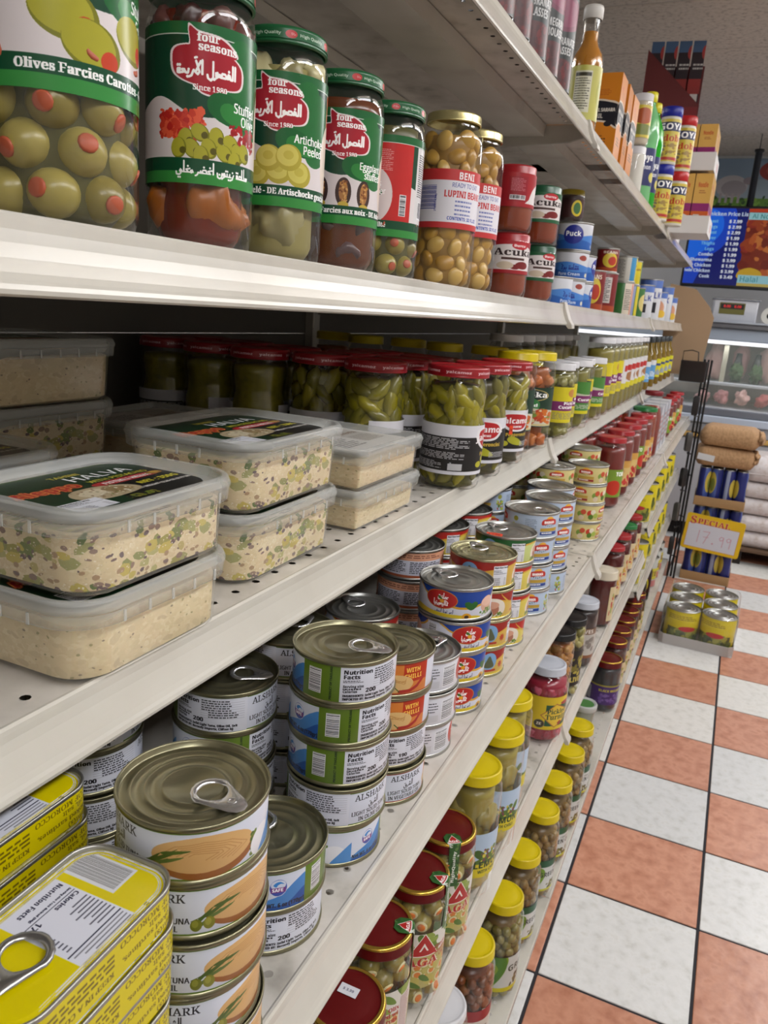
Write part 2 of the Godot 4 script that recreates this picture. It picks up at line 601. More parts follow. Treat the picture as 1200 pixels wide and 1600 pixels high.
func four_label(key: String, name1: String, name2: String, band: String, arabic_band: String, picture: String) -> Material:
	if mats.has(key): return mats[key]
	var W := 1024
	var H := 420
	var c := paper(W, H, rgb(222, 214, 216))
	var deep := rgb(14, 66, 44)
	# green field falling in a curve to the pale picture field
	c.blob([-60, -60, 1090, -60, 1090, 120, 960, 190, 840, 214, 700, 178, 600, 190, 520, 232, 430, 236, 330, 190, 240, 214, 120, 236, -60, 200], deep)
	c.rect(0, 0, W, 30, rgb(30, 100, 54))
	c.rect(0, 30, W, 3, rgb(205, 214, 205))
	for k in 3: c.oval(560 + k * 46, 120 + k * 30, 70, 110, rgb(30, 106, 52), 0.5)
	# side panels
	if picture == "pepper":
		c.rect(600, 33, 190, 320, rgb(196, 44, 44))
		c.oval(600, 250, 96, 120, rgb(226, 214, 214))
		c.para(620, 60, 70, 90, 12, rgb(230, 170, 170))
		c.barcode(730, 240, 34, 90, false)
	else:
		c.rect(706, 33, 130, 320, rgb(214, 106, 52))
		c.oval(720, 250, 60, 120, rgb(228, 214, 200))
		c.para(770, 70, 60, 200, 22, rgb(240, 210, 180))
	c.rect(820, 34, 204, 320, rgb(216, 214, 216))
	c.para(836, 60, 170, 180, 20, INK)
	c.barcode(850, 255, 120, 76)
	c.rect(0, 34, 196, 320, rgb(222, 216, 212))
	c.para(20, 70, 120, 220, 24, rgb(70, 80, 70))
	c.oval(196, 230, 18, 130, rgb(214, 150, 90))
	badge(c, 470, 108, 1.06)
	# leaf with the name
	leaf(c, 560, 218, 92, rgb(20, 96, 46), 0.25)
	leaf(c, 566, 226, 60, rgb(44, 128, 58), 0.3)
	c.text(name1, 604, 214, 36, Color.WHITE, "sans", 1, 0.86)
	c.text(name2, 618, 246, 36, Color.WHITE, "sans", 1, 0.86)
	var r := RandomNumberGenerator.new()
	r.seed = 4
	match picture:
		"salad":
			c.specks(150, [rgb(206, 60, 40), rgb(228, 92, 60), rgb(190, 40, 34)], 8, 16, 9, Rect2(330, 226, 130, 70))
			c.specks(70, [rgb(172, 28, 34), rgb(150, 24, 30)], 6, 12, 3, Rect2(540, 250, 110, 60))
			for p in [[410, 300], [452, 282], [500, 290], [546, 300], [430, 326], [478, 322], [526, 330], [572, 322], [600, 318], [390, 326], [456, 344], [560, 346]]: olive_print(c, p[0], p[1], 28, false, r.randf() * 2)
		"stuffed":
			for p in [[400, 262, 66], [560, 272, 58], [452, 316, 62]]: olive_print(c, p[0], p[1], p[2], true, 0.35)
			leaf(c, 640, 150, 70, rgb(38, 112, 56), 1.0)
		"artichoke":
			for p in [[350, 296], [410, 318], [486, 306], [560, 312], [450, 268], [520, 262]]:
				c.oval(p[0], p[1], 46, 42, rgb(176, 164, 62))
				c.oval(p[0] - 4, p[1] - 6, 38, 33, rgb(206, 196, 96))
				c.oval(p[0] - 2, p[1] - 8, 18, 14, rgb(190, 178, 76))
		"eggplant":
			for p in [[388, 300], [482, 302], [570, 306]]:
				c.oval(p[0], p[1], 32, 54, rgb(62, 44, 42))
				c.oval(p[0], p[1] - 4, 18, 40, rgb(168, 116, 66))
				c.specks(26, [rgb(206, 160, 96), rgb(120, 70, 40), rgb(186, 130, 60)], 4, 8, int(p[0]), Rect2(p[0] - 14, p[1] - 40, 28, 72))
				c.oval(p[0] + 2, p[1] + 46, 22, 12, rgb(196, 170, 70))
		"pepper":
			for p in [[400, 300, 40], [470, 310, 42], [540, 300, 36]]: olive_print(c, p[0], p[1], p[2], true, 0.3)
	# closing band
	c.rect(0, 352, W, 40, rgb(14, 74, 46))
	c.rect(0, 388, W, 32, rgb(52, 138, 62))
	if arabic_band: c.arabic(arabic_band, 500, 390, 1.35, Color.WHITE, 3.6)
	else: c.text(band, 500, 382, 28, Color.WHITE, "serifb", 1, 0.82)
	return print_mat(key, c, 0.25)

func lid_band() -> Material:
	if mats.has("lid_band"): return mats["lid_band"]
	var c := paper(1536, 64, rgb(24, 92, 52))
	for k in 6:
		c.text("High Quality", 128 + k * 256, 42, 28, rgb(205, 220, 205), "sans", 1)
		c.oval(k * 256 + 4, 32, 30, 27, rgb(190, 44, 46))
		c.para(k * 256 - 18, 24, 44, 18, 3, rgb(230, 190, 190))
	c.oval(1536, 32, 30, 27, rgb(190, 44, 46))
	return print_mat("lid_band", c, 0.3)

func lupini_label() -> Material:
	if mats.has("lupini"): return mats["lupini"]
	var c := paper(760, 330, rgb(226, 224, 232))
	var red := rgb(196, 52, 54)
	c.rect(0, 0, 760, 62, red)
	c.rect(0, 296, 760, 34, red)
	c.text("BENI", 380, 54, 56, rgb(240, 235, 238), "sansb", 1)
	c.text("READY TO EAT", 380, 100, 34, rgb(80, 90, 160), "sans", 1)
	c.text("LUPINI BEANS", 380, 156, 52, red, "sansb", 1, 0.9)
	for k in 4: c.para(300, 172 + k * 24, 160, 10, 1, rgb(110, 120, 180), 1.0)
	c.text("CONTENTS: 32 FL.OZ", 380, 284, 26, rgb(60, 80, 170), "sansb", 1)
	for k in 17: c.rect(36, 92 + k * 8, 130, 5 if k % 3 else 3, rgb(40, 48, 140))
	c.text("2109514340", 172, 240, 18, rgb(40, 48, 140), "sans", 0, 1.0, -1)
	c.para(560, 90, 160, 180, 16, rgb(110, 120, 180))
	return print_mat("lupini", c, 0.4)

func acuka_label(key: String, base: Color) -> Material:
	if mats.has(key): return mats[key]
	var c := paper(640, 260, base)
	c.blob([150, 190, 190, 90, 300, 36, 430, 30, 520, 70, 560, 140, 540, 250, 160, 250], rgb(226, 220, 220))
	c.rect(0, 230, 640, 30, base)
	c.text("Acuka", 400, 116, 74, rgb(40, 20, 24), "serifb", 1, 0.95)
	c.rect(330, 132, 120, 18, rgb(70, 40, 36))
	c.oval(420, 36, 44, 30, rgb(190, 40, 52))
	c.text("Burcu", 420, 46, 26, rgb(240, 220, 222), "sansb", 1, 0.9)
	for p in [[235, 180, 34, 24], [260, 150, 16, 30], [440, 190, 40, 30], [400, 206, 26, 20]]: c.oval(p[0], p[1], p[2], p[3], rgb(120, 24, 28))
	c.blob([250, 96, 262, 96, 268, 140, 252, 140], rgb(96, 30, 30))
	c.oval(350, 196, 42, 30, rgb(206, 190, 168))
	c.rect(40, 30, 92, 190, rgb(150, 30, 44))
	c.para(52, 44, 70, 100, 9, rgb(200, 120, 130))
	c.barcode(50, 170, 76, 36)
	return print_mat(key, c, 0.3)

func halva_label(key: String, plain := false, net := "350G") -> Material:
	if mats.has(key): return mats[key]
	var c := paper(760, 560, rgb(18, 48, 26))
	if plain:
		c = paper(400, 320, rgb(206, 204, 200))
		c.para(30, 40, 160, 230, 14, rgb(110, 108, 104))
		c.rect(220, 40, 150, 200, rgb(188, 184, 178))
		c.text("Sweets", 295, 130, 40, rgb(120, 100, 80), "serifb", 1)
		c.para(230, 160, 130, 90, 8, rgb(130, 126, 120))
		return print_mat(key, c, 0.4)
	c.blob([380, 330, 520, 250, 820, 200, 820, 620, 300, 620], rgb(24, 24, 22))
	c.rect(0, 0, 760, 18, rgb(60, 84, 40))
	c.text("TAHINI", 300, 96, 44, rgb(206, 190, 60), "sans", 0, 1.1)
	c.text("HALVA", 330, 178, 100, rgb(236, 236, 236), "sans", 0, 1.15)
	c.text("WITH PISTACHIO", 370, 236, 44, rgb(206, 196, 50), "sans", 0, 1.0)
	c.blob([372, 250, 650, 246, 730, 262, 740, 280, 650, 300, 372, 300], rgb(168, 40, 44))
	c.text("FISTIKLI HELVA", 392, 292, 42, rgb(232, 226, 222), "sansb", 0, 0.88)
	c.oval(700, 270, 46, 24, rgb(150, 104, 40))
	c.oval(704, 266, 30, 14, rgb(178, 140, 58))
	c.text("NET : " + net, 500, 376, 50, rgb(206, 196, 50), "sansb", 0, 0.95)
	c.text("NET WEIGHT 12.35 OZ (0.77 LBS)", 420, 430, 27, rgb(216, 212, 206), "sansb", 0, 0.85)
	for pass_ in 3:
		var d: float = [10.0, 6.0, 1.0][pass_]
		var col: Color = [rgb(140, 26, 30), rgb(216, 150, 70), rgb(168, 30, 36)][pass_]
		for o in [[-d, 0], [d, 0], [0, -d], [0, d], [-d * 0.7, -d * 0.7], [d * 0.7, d * 0.7]]: c.text("Aleppo", 8 + o[0], 248 + o[1], 96, col, "sansb", 0, 0.96)
	c.blob([150, 350, 210, 290, 330, 286, 440, 330, 470, 400, 400, 440, 260, 450, 170, 420], rgb(176, 160, 128))
	c.blob([190, 350, 260, 306, 330, 320, 300, 380, 220, 400], rgb(206, 194, 166))
	c.blob([320, 330, 400, 330, 440, 390, 350, 410], rgb(150, 128, 90))
	c.specks(60, [rgb(106, 116, 50), rgb(130, 100, 70), rgb(222, 212, 190)], 4, 10, 5, Rect2(190, 300, 240, 130))
	c.specks(40, [rgb(96, 110, 36), rgb(132, 126, 44)], 5, 12, 6, Rect2(300, 470, 160, 40))
	c.facts(30, 400, 190, 120)
	return print_mat(key, c, 0.3)

func halva_mat(key: String, pistachio: bool) -> Material:
	if mats.has(key): return mats[key]
	var c := paper(1024, 512, rgb(208, 189, 150))
	c.specks(420, [rgb(211, 193, 155), rgb(202, 182, 143), rgb(214, 198, 162), rgb(205, 186, 147)], 10, 40, 21)
	if pistachio:
		c.specks(22, [rgb(150, 148, 86), rgb(168, 162, 100), rgb(128, 132, 66), rgb(176, 160, 96), rgb(146, 140, 60)], 34, 84, 8)
		c.specks(16, [rgb(104, 116, 50), rgb(88, 106, 44), rgb(184, 166, 74)], 30, 74, 13)
		c.specks(70, [rgb(112, 88, 84), rgb(92, 70, 72), rgb(134, 108, 92), rgb(160, 130, 96)], 9, 34, 14)
		c.specks(300, [rgb(224, 214, 190), rgb(188, 170, 138)], 3, 9, 15)
	else:
		c.specks(36, [rgb(200, 181, 143), rgb(197, 178, 141), rgb(192, 172, 136)], 20, 60, 31)
		c.specks(26, [rgb(136, 120, 100), rgb(150, 140, 96)], 5, 16, 32)
	var m := print_mat(key, c, 0.6)
	m.uv1_scale = Vector3(4, 1, 1)
	m.subsurf_scatter_enabled = true
	m.subsurf_scatter_strength = 0.15
	return m

# one printed wrap of a tuna can: u runs once round, left to right
func tuna_wrap(key: String, chilli := false) -> Material:
	if mats.has(key): return mats[key]
	var W := 1800
	var H := 204
	var c := paper(W, H, rgb(206, 210, 224))
	var green := rgb(96, 122, 36) if not chilli else rgb(150, 40, 30)
	c.rect(0, 0, W, 12, green)
	c.rect(0, H - 12, W, 12, green)
	# sea-blue net weight panel
	c.blob([-40, 200, 40, 150, 120, 120, 200, 60, 260, 50, 260, 220, -40, 220], rgb(70, 130, 196))
	c.blob([-40, 200, 60, 176, 150, 170, 250, 110, 260, 190, -40, 230], rgb(34, 84, 160))
	c.oval(110, 80, 44, 46, rgb(206, 210, 224))
	c.oval(110, 80, 41, 43, rgb(70, 90, 170))
	c.oval(110, 66, 36, 26, rgb(206, 210, 224))
	c.blob([86, 66, 100, 52, 120, 50, 138, 64, 122, 60, 108, 66, 100, 76], rgb(60, 130, 200))
	c.rect(74, 80, 72, 26, rgb(120, 60, 130))
	c.text("SAFE", 110, 102, 24, Color.WHITE, "sansb", 1)
	c.text("Net WT. 6 oz (170gr)", 128, 184, 30, INK, "sansb", 1, 0.85)
	# side panel with the barcode
	c.rect(248, 0, 250, H, rgb(94, 120, 34) if not chilli else rgb(206, 210, 224))
	c.barcode(290, 34, 76, 132, false)
	c.text("PRODUCT OF THAILAND", 428, 192, 17, rgb(40, 60, 24), "sansb", 0, 0.95, -1)
	# nutrition
	c.rect(470, 8, 440, H - 14, rgb(212, 214, 226))
	c.text("Nutrition", 484, 44, 30, INK, "sansb", 0, 1.2)
	c.text("Facts", 484, 70, 30, INK, "sansb", 0, 1.2)
	c.para(486, 78, 110, 16, 2, INK)
	c.text("Serving size", 484, 118, 20, INK, "sansb")
	c.para(486, 122, 120, 8, 1, INK, 1.0)
	c.text("Calories", 484, 146, 20, INK, "sansb")
	c.text("200" if not chilli else "190", 680, 148, 32, INK, "sansb", 2, 1.2)
	for k in 8:
		c.para(660 if k < 5 else 700, 22 + k * 13, 190, 6, 1, INK, 1.0)
		c.rect(655, 31 + k * 13, 240, 1, rgb(120, 120, 130))
	c.text("INGREDIENTS: Solid Light Tuna, Olive Oil, Salt", 484, 170, 18, INK, "sansb", 0, 0.95)
	c.text("IMPORTED BY: Baroody Imports, Clifton NJ", 484, 188, 18, INK, "sansb", 0, 0.95)
	# the name
	c.text("ALSHARK", 1060, 60, 50, INK, "serif", 1, 1.0)
	c.arabic("alSRq", 1070, 106, 1.7, INK, 2.8)
	c.text("LIGHT SOLID TUNA", 1060, 150, 34, INK, "sans", 1, 0.92)
	c.text("IN OLIVE OIL" if not chilli else "IN VEGETABLE OIL", 1060, 184, 34, INK, "sans", 1, 0.92)
	if chilli:
		c.rect(1250, 12, 330, H - 24, rgb(206, 120, 50))
		c.rect(1400, 12, 180, 110, rgb(178, 52, 26))
		c.text("WITH", 1470, 62, 40, rgb(236, 190, 80), "sansb", 1)
		c.text("CHILLI", 1470, 102, 40, rgb(236, 190, 80), "sansb", 1)
		c.oval(1350, 130, 120, 56, rgb(214, 176, 116))
		for k in 5: c.line([1260 + k * 14, 150 - k * 14, 1330 + k * 20, 96 + k * 10, 1420, 130 - k * 8], 3, rgb(190, 140, 80))
		c.line([1380, 180, 1450, 178, 1500, 156, 1550, 110], 20, rgb(170, 30, 24))
		c.line([1378, 180, 1352, 156], 6, rgb(70, 100, 40))
	else:
		# the cut of tuna with an olive sprig
		c.oval(1450, 118, 200, 82, rgb(150, 92, 44))
		c.oval(1440, 98, 196, 74, rgb(206, 164, 108))
		for k in 6: c.line([1270 + k * 22, 100, 1330 + k * 14, 60 + k * 6, 1440, 48 + k * 9, 1540 - k * 10, 66 + k * 7, 1610 - k * 26, 104, 1540 - k * 20, 136 - k * 3], 3, rgb(182, 134, 80))
		for k in 5: leaf(c, 1238 + k * 24, 128 - k * 11 + (k % 2) * 22, 56, [rgb(74, 96, 40), rgb(92, 112, 54)][k % 2], -0.75 + k * 0.16, 0.13)
		c.line([1196, 140, 1260, 112, 1340, 70], 3, rgb(84, 92, 44))
		c.oval(1216, 158, 22, 26, rgb(112, 116, 30))
		c.oval(1212, 152, 12, 16, rgb(140, 142, 52))
		c.oval(1264, 154, 22, 26, rgb(128, 128, 38))
		c.oval(1260, 148, 12, 16, rgb(154, 152, 60))
		c.specks(60, [rgb(96, 120, 34), rgb(64, 92, 30)], 5, 12, 3, Rect2(1630, 90, 30, 90))
		c.oval(1700, 150, 70, 60, rgb(224, 224, 230))
	c.blob([1680, 220, 1720, 150, 1830, 70, 1830, 220], rgb(80, 140, 204))
	return print_mat(key, c, 0.28)

# bright wrap with a red oval, in three schemes
func garden_wrap(key: String, top: Color, red_back := false) -> Material:
	if mats.has(key): return mats[key]
	var W := 1200
	var H := 150
	var c := paper(W, H, rgb(210, 212, 226))
	for o in [0, 600]:
		c.blob([o + 90, -20, o + 560, -20, o + 590, 30, o + 470, 78, o + 330, 98, o + 180, 60, o + 110, 30], rgb(206, 158, 50))
		c.blob([o + 90, -30, o + 560, -30, o + 580, 24, o + 470, 66, o + 330, 86, o + 180, 50, o + 110, 20], top)
		c.oval(o + 230, 56, 88, 50, rgb(196, 130, 50))
		c.oval(o + 230, 56, 84, 46, rgb(178, 38, 34))
		c.arabic("HuAhq", o + 240, 50, 1.25, Color.WHITE, 3.6)
		c.arabic("KAlyfwrnyA", o + 230, 84, 1.15, Color.WHITE, 3.6)
		c.oval(o + 236, 64, 12, 10, rgb(230, 160, 40))
		leaf(c, o + 226, 48, 14, rgb(60, 110, 40), 0.5)
		c.blob([o + 356, 62, o + 376, 56, o + 392, 64, o + 410, 56, o + 428, 64, o + 424, 84, o + 392, 102, o + 362, 84], rgb(46, 100, 44))
		c.arabic("lHP twnA abyD", o + 250, 124, 0.95, rgb(30, 34, 80), 3.0)
		c.blob([o + 70, 118, o + 200, 126, o + 420, 132, o + 420, 150, o + 70, 150], rgb(222, 196, 40))
		c.oval(o + 370, 138, 26, 20, rgb(222, 160, 30))
		c.oval(o + 370, 138, 12, 9, rgb(70, 46, 26))
		c.oval(o + 500, 80, 50, 44, rgb(214, 168, 148))
		c.oval(o + 500, 66, 46, 26, rgb(226, 186, 166))
		c.specks(40, [rgb(80, 130, 50), rgb(120, 150, 60)], 4, 9, 4 + o, Rect2(o + 450, 106, 100, 26))
		c.barcode(o + 8, 16, 50, 110, false)
	if red_back: c.rect(0, 0, 70, H, rgb(210, 212, 226))
	return print_mat(key, c, 0.28)

func white_wrap() -> Material:
	if mats.has("white_wrap"): return mats["white_wrap"]
	var c := paper(1200, 150, rgb(212, 212, 220))
	for o in [0, 400, 800]:
		c.barcode(o + 120, 24, 84, 104, false)
		c.para(o + 20, 30, 80, 60, 4, INK, 0.35)
		c.rect(o + 20, 96, 84, 36, rgb(200, 200, 206))
		c.oval(o + 290, 70, 70, 74, rgb(178, 52, 34))
		c.arabic("HuAhq", o + 296, 66, 1.3, Color.WHITE, 3.6)
		c.rect(o + 330, 110, 70, 40, rgb(190, 60, 40))
	return print_mat("white_wrap", c, 0.28)

func scenic_wrap(key: String, band: Color, ground: Color) -> Material:
	if mats.has(key): return mats[key]
	var c := paper(1200, 150, ground)
	for o in [0, 600]:
		c.blob([o - 10, -20, o + 610, -20, o + 610, 60, o + 430, 34, o + 250, 56, o + 100, 84, o - 10, 56], rgb(206, 164, 60))
		c.blob([o - 10, -20, o + 610, -20, o + 610, 50, o + 430, 24, o + 250, 44, o + 100, 72, o - 10, 44], band)
		c.facts(o + 250, 24, 92, 118)
		c.oval(o + 490, 92, 90, 60, rgb(224, 214, 200))
		c.oval(o + 480, 96, 54, 40, rgb(170, 110, 88))
		c.oval(o + 480, 72, 54, 22, rgb(206, 156, 132))
		c.specks(50, [rgb(86, 120, 44), rgb(130, 150, 60)], 5, 11, 7 + o, Rect2(o + 400, 118, 160, 24))
		c.oval(o + 110, 66, 52, 52, rgb(120, 160, 200))
		c.blob([o + 80, 100, o + 96, 50, o + 110, 34, o + 124, 52, o + 142, 100], rgb(90, 96, 70))
		var star := []
		for k in 20: star.append(Vector2(o + 200, 96) + Vector2.from_angle(TAU * k / 20) * (26 if k % 2 else 14))
		c.poly(star, rgb(178, 60, 24))
		c.rect(o + 40, 116, 120, 12, rgb(176, 44, 34))
	c.rect(0, 138, 1200, 12, rgb(222, 196, 40))
	return print_mat(key, c, 0.28)

func sun_brand(c: Canvas, x: float, y: float, s: float) -> void:
	c.oval(x, y - 16 * s, 34 * s, 26 * s, rgb(226, 170, 60))
	c.blob([-56, -18, 0, -26, 56, -18, 60, 14, 0, 8, -60, 14], rgb(186, 52, 40), x, y, s)
	c.text("BARAKA", x, y + 6 * s, 24 * s, Color.WHITE, "sansb", 1, 0.95)
	for k in 5: c.oval(x + (k - 2) * 16 * s, y + 22 * s - absf(k - 2) * 3 * s, 3 * s, 5 * s, rgb(70, 70, 60))

func pale_wrap(key: String, ground: Color, veg := false) -> Material:
	if mats.has(key): return mats[key]
	var c := paper(1200, 150, ground)
	for o in [0, 400, 800]:
		sun_brand(c, o + 190, 50, 1.0)
		c.rect(o + 120, 84, 150, 22, rgb(190, 156, 66))
		c.rect(o + 120, 110, 150, 20, rgb(40, 70, 150) if not veg else rgb(150, 50, 44))
		c.para(o + 132, 114, 110, 8, 1, Color.WHITE, 1.0)
		if veg:
			for p in [[30, 70, 30, rgb(190, 60, 40)], [62, 60, 26, rgb(222, 212, 190)], [90, 92, 26, rgb(160, 180, 80)], [40, 104, 26, rgb(84, 120, 44)], [340, 80, 30, rgb(120, 150, 60)], [366, 60, 26, rgb(196, 80, 50)], [350, 112, 26, rgb(214, 196, 170)]]: c.oval(o + p[0], p[1], p[2], p[2] * 0.9, p[3])
		else:
			c.oval(o + 340, 40, 18, 16, rgb(150, 150, 60))
			c.specks(30, [rgb(90, 130, 50), rgb(176, 190, 70), rgb(180, 70, 50)], 6, 14, o, Rect2(o + 316, 70, 64, 60))
			c.para(o + 10, 30, 80, 96, 9, rgb(110, 120, 140))
	return print_mat(key, c, 0.28)

func peach_wrap() -> Material:
	if mats.has("peach_wrap"): return mats["peach_wrap"]
	var c := paper(1200, 150, rgb(206, 150, 120))
	c.rect(0, 128, 1200, 22, rgb(168, 90, 58))
	for o in [0, 600]:
		c.rect(o + 30, 48, 420, 84, rgb(206, 208, 222))
		c.para(o + 40, 56, 180, 70, 7, INK)
		c.para(o + 240, 56, 200, 70, 7, INK)
		c.para(o + 60, 16, 380, 22, 2, rgb(110, 60, 44))
		c.text("TUNA", o + 530, 90, 40, rgb(120, 50, 40), "serifb", 1)
	return print_mat("peach_wrap", c, 0.3)

func sardine_top() -> Material:
	if mats.has("sardine_top"): return mats["sardine_top"]
	var c := paper(600, 1000, rgb(206, 190, 0))
	c.rect(40, 70, 330, 170, rgb(206, 208, 214))
	for k in 22: c.rect(54, 84 + k * 6.4, 300, 3.5 if k % 3 else 2.0, rgb(70, 66, 60))
	c.rect(60, 290, 500, 330, rgb(206, 208, 220))
	var ink := rgb(44, 44, 66)
	c.text("Nutrition Facts", 96, 300, 40, ink, "sansb", 0, 0.86, 1)
	c.text("Serving size 1 can drained (84g)", 160, 300, 18, ink, "sansb", 0, 0.9, 1)
	c.rect(185, 298, 5, 316, ink)
	c.text("Calories", 200, 300, 36, ink, "sansb", 0, 0.95, 1)
	c.text("174", 196, 520, 46, ink, "sansb", 0, 1.0, 1)
	for k in 8:
		c.rect(262 + k * 24, 300, 9, 90 + (k * 37) % 60, rgb(90, 90, 104))
		c.rect(262 + k * 24, 560, 9, 30, rgb(90, 90, 104))
	c.rect(462, 296, 8, 318, ink)
	for k in 3: c.rect(484 + k * 22, 304, 8, 296 - k * 40, rgb(120, 120, 130))
	return print_mat("sardine_top", c, 0.25)

func sardine_side() -> Material:
	if mats.has("sardine_side"): return mats["sardine_side"]
	var c := paper(1400, 128, rgb(206, 190, 0))
	var ink := rgb(112, 97, 18)
	for o in [60, 760]:
		c.text("Ingredient(s)", o + 60, 30, 24, ink, "serif")
		c.text("Lightly smoked sardines,", o + 30, 58, 24, ink, "serif")
		c.text("vegetable oil, salt", o + 30, 86, 24, ink, "serif")
		c.text("PRODUCT OF MOROCCO", o + 20, 114, 26, ink, "serif")
		c.text("KEEP IN A COOL DRY PLACE", o + 340, 50, 24, ink, "serif", 0, 0.9)
		c.para(o + 340, 62, 280, 48, 3, ink)
	c.im.rotate_180()
	return print_mat("sardine_side", c, 0.25)

func triangle_label() -> Material:
	if mats.has("triangle_label"): return mats["triangle_label"]
	var c := paper(1000, 400, rgb(214, 212, 204))
	var r := RandomNumberGenerator.new()
	r.seed = 12
	for k in 34: leaf(c, r.randf() * 1000, r.randf() * 130, r.randf_range(40, 66), [rgb(104, 134, 46), rgb(136, 158, 66), rgb(80, 116, 42)][k % 3], r.randf() * 3)
	c.rect(0, 156, 1000, 244, rgb(176, 166, 104))
	for k in 120:
		var x := r.randf() * 1000
		var y := r.randf_range(180, 380)
		c.oval(x, y, 34, 38, [rgb(160, 154, 70), rgb(182, 172, 92)][k % 2])
		if k % 2 == 0:
			c.oval(x, y, 30, 32, rgb(208, 200, 156))
			c.oval(x, y, 19, 21, rgb(206, 124, 58))
	for k in 12: leaf(c, r.randf() * 1000, r.randf_range(330, 400), 44, rgb(84, 116, 44), r.randf() * 3)
	for o in [60, 560]:
		for g in 2:
			c.shape([0, -70, 62, 40, -62, 40], [rgb(232, 226, 220), rgb(172, 36, 34)][g], o + 120, 104, 1.55 - g * 0.14)
		c.shape([0, -30, 18, 6, -18, 6], rgb(232, 226, 220), o + 120, 116, 1.6)
		c.shape([0, -12, 12, 10, -12, 10], rgb(172, 36, 34), o + 120, 112, 1.6)
		c.text("AGA", o + 120, 236, 80, rgb(236, 230, 226), "serifb", 1, 1.18)
		c.text("AGA", o + 120, 234, 80, rgb(172, 36, 34), "serifb", 1, 1.1)
		c.text("Green Olives", o + 300, 140, 38, rgb(168, 36, 40), "serifb", 1, 0.9)
		c.text("Stuffed with", o + 300, 178, 38, rgb(168, 36, 40), "serifb", 1, 0.9)
		c.text("Carrots", o + 300, 216, 38, rgb(168, 36, 40), "serifb", 1, 0.9)
	c.rect(428, 60, 100, 320, rgb(212, 208, 204))
	c.para(436, 70, 84, 300, 30, rgb(150, 90, 90))
	return print_mat("triangle_label", c, 0.3)

func seal_label() -> Material:
	if mats.has("seal_label"): return mats["seal_label"]
	var c := paper(96, 360, rgb(46, 92, 42))
	c.specks(30, [rgb(90, 130, 60), rgb(200, 206, 196), rgb(36, 74, 34)], 8, 18, 3)
	for g in 2: c.shape([0, -34, 34, 26, -34, 26], [rgb(232, 226, 220), rgb(172, 36, 34)][g], 48, 52, 1.2 - g * 0.15)
	c.text("AGA", 48, 74, 24, Color.WHITE, "serifb", 1)
	c.text("High Quality", 62, 340, 34, rgb(226, 230, 222), "sansb", 0, 1.0, -1)
	return print_mat("seal_label", c, 0.3)

func simple_label(key: String, w: int, h: int, ground: Color, draw: Array, rough := 0.35) -> Material:
	# draw: ["r", x, y, w, h, colour], ["o", x, y, rx, ry, colour], ["t", text, x, y, size, colour, stretch], ["p", x, y, w, h, rows, colour], ["b", x, y, w, h], ["s", n, colours, lo, hi, rect], ["l", x, y, size, colour, turn]
	if mats.has(key): return mats[key]
	var c := paper(w, h, ground)
	for d in draw:
		match d[0]:
			"r": c.rect(d[1], d[2], d[3], d[4], d[5])
			"o": c.oval(d[1], d[2], d[3], d[4], d[5])
			"t": c.text(d[1], d[2], d[3], d[4], d[5], "sansb", 1, d[6] if d.size() > 6 else 1.0)
			"e": c.text(d[1], d[2], d[3], d[4], d[5], "serifb", 1, d[6] if d.size() > 6 else 1.0)
			"v": c.text(d[1], d[2], d[3], d[4], d[5], "sansb", 0, 1.0, -1)
			"p": c.para(d[1], d[2], d[3], d[4], d[5], d[6])
			"b": c.barcode(d[1], d[2], d[3], d[4], d.size() < 6)
			"s": c.specks(d[1], d[2], d[3], d[4], 17, d[5])
			"l": leaf(c, d[1], d[2], d[3], d[4], d[5])
			"g": c.shape(d[1], d[2], d[3], d[4], d[5])
			"c": c.blob(d[1], d[2])
			"n": c.facts(d[1], d[2], d[3], d[4])
			"a": c.arabic(d[1], d[2], d[3], d[4], d[5], 3.4)
			"k": sun_brand(c, d[1], d[2], d[3])
	return print_mat(key, c, rough)

func lemon_label() -> Material:
	return simple_label("lemon_label", 800, 300, rgb(176, 198, 222), [["c", [-20, 320, -20, 180, 120, 150, 260, 190, 400, 140, 560, 190, 700, 150, 830, 190, 830, 320], rgb(78, 110, 40)], ["r", 0, 206, 800, 94, rgb(206, 190, 30)], ["l", 330, 150, 60, rgb(64, 96, 36), 0.6], ["l", 480, 130, 44, rgb(80, 116, 40), 2.2], ["s", 40, [rgb(206, 190, 70), rgb(120, 60, 80), rgb(90, 120, 44)], 8, 16, Rect2(330, 110, 140, 80)], ["t", "LEMON", 400, 238, 64, rgb(34, 60, 30), 1.05], ["t", "WITH CHILI", 400, 272, 30, rgb(34, 60, 30)], ["p", 30, 260, 130, 20, 2, rgb(70, 60, 20)], ["p", 640, 220, 130, 60, 6, rgb(70, 60, 20)]])

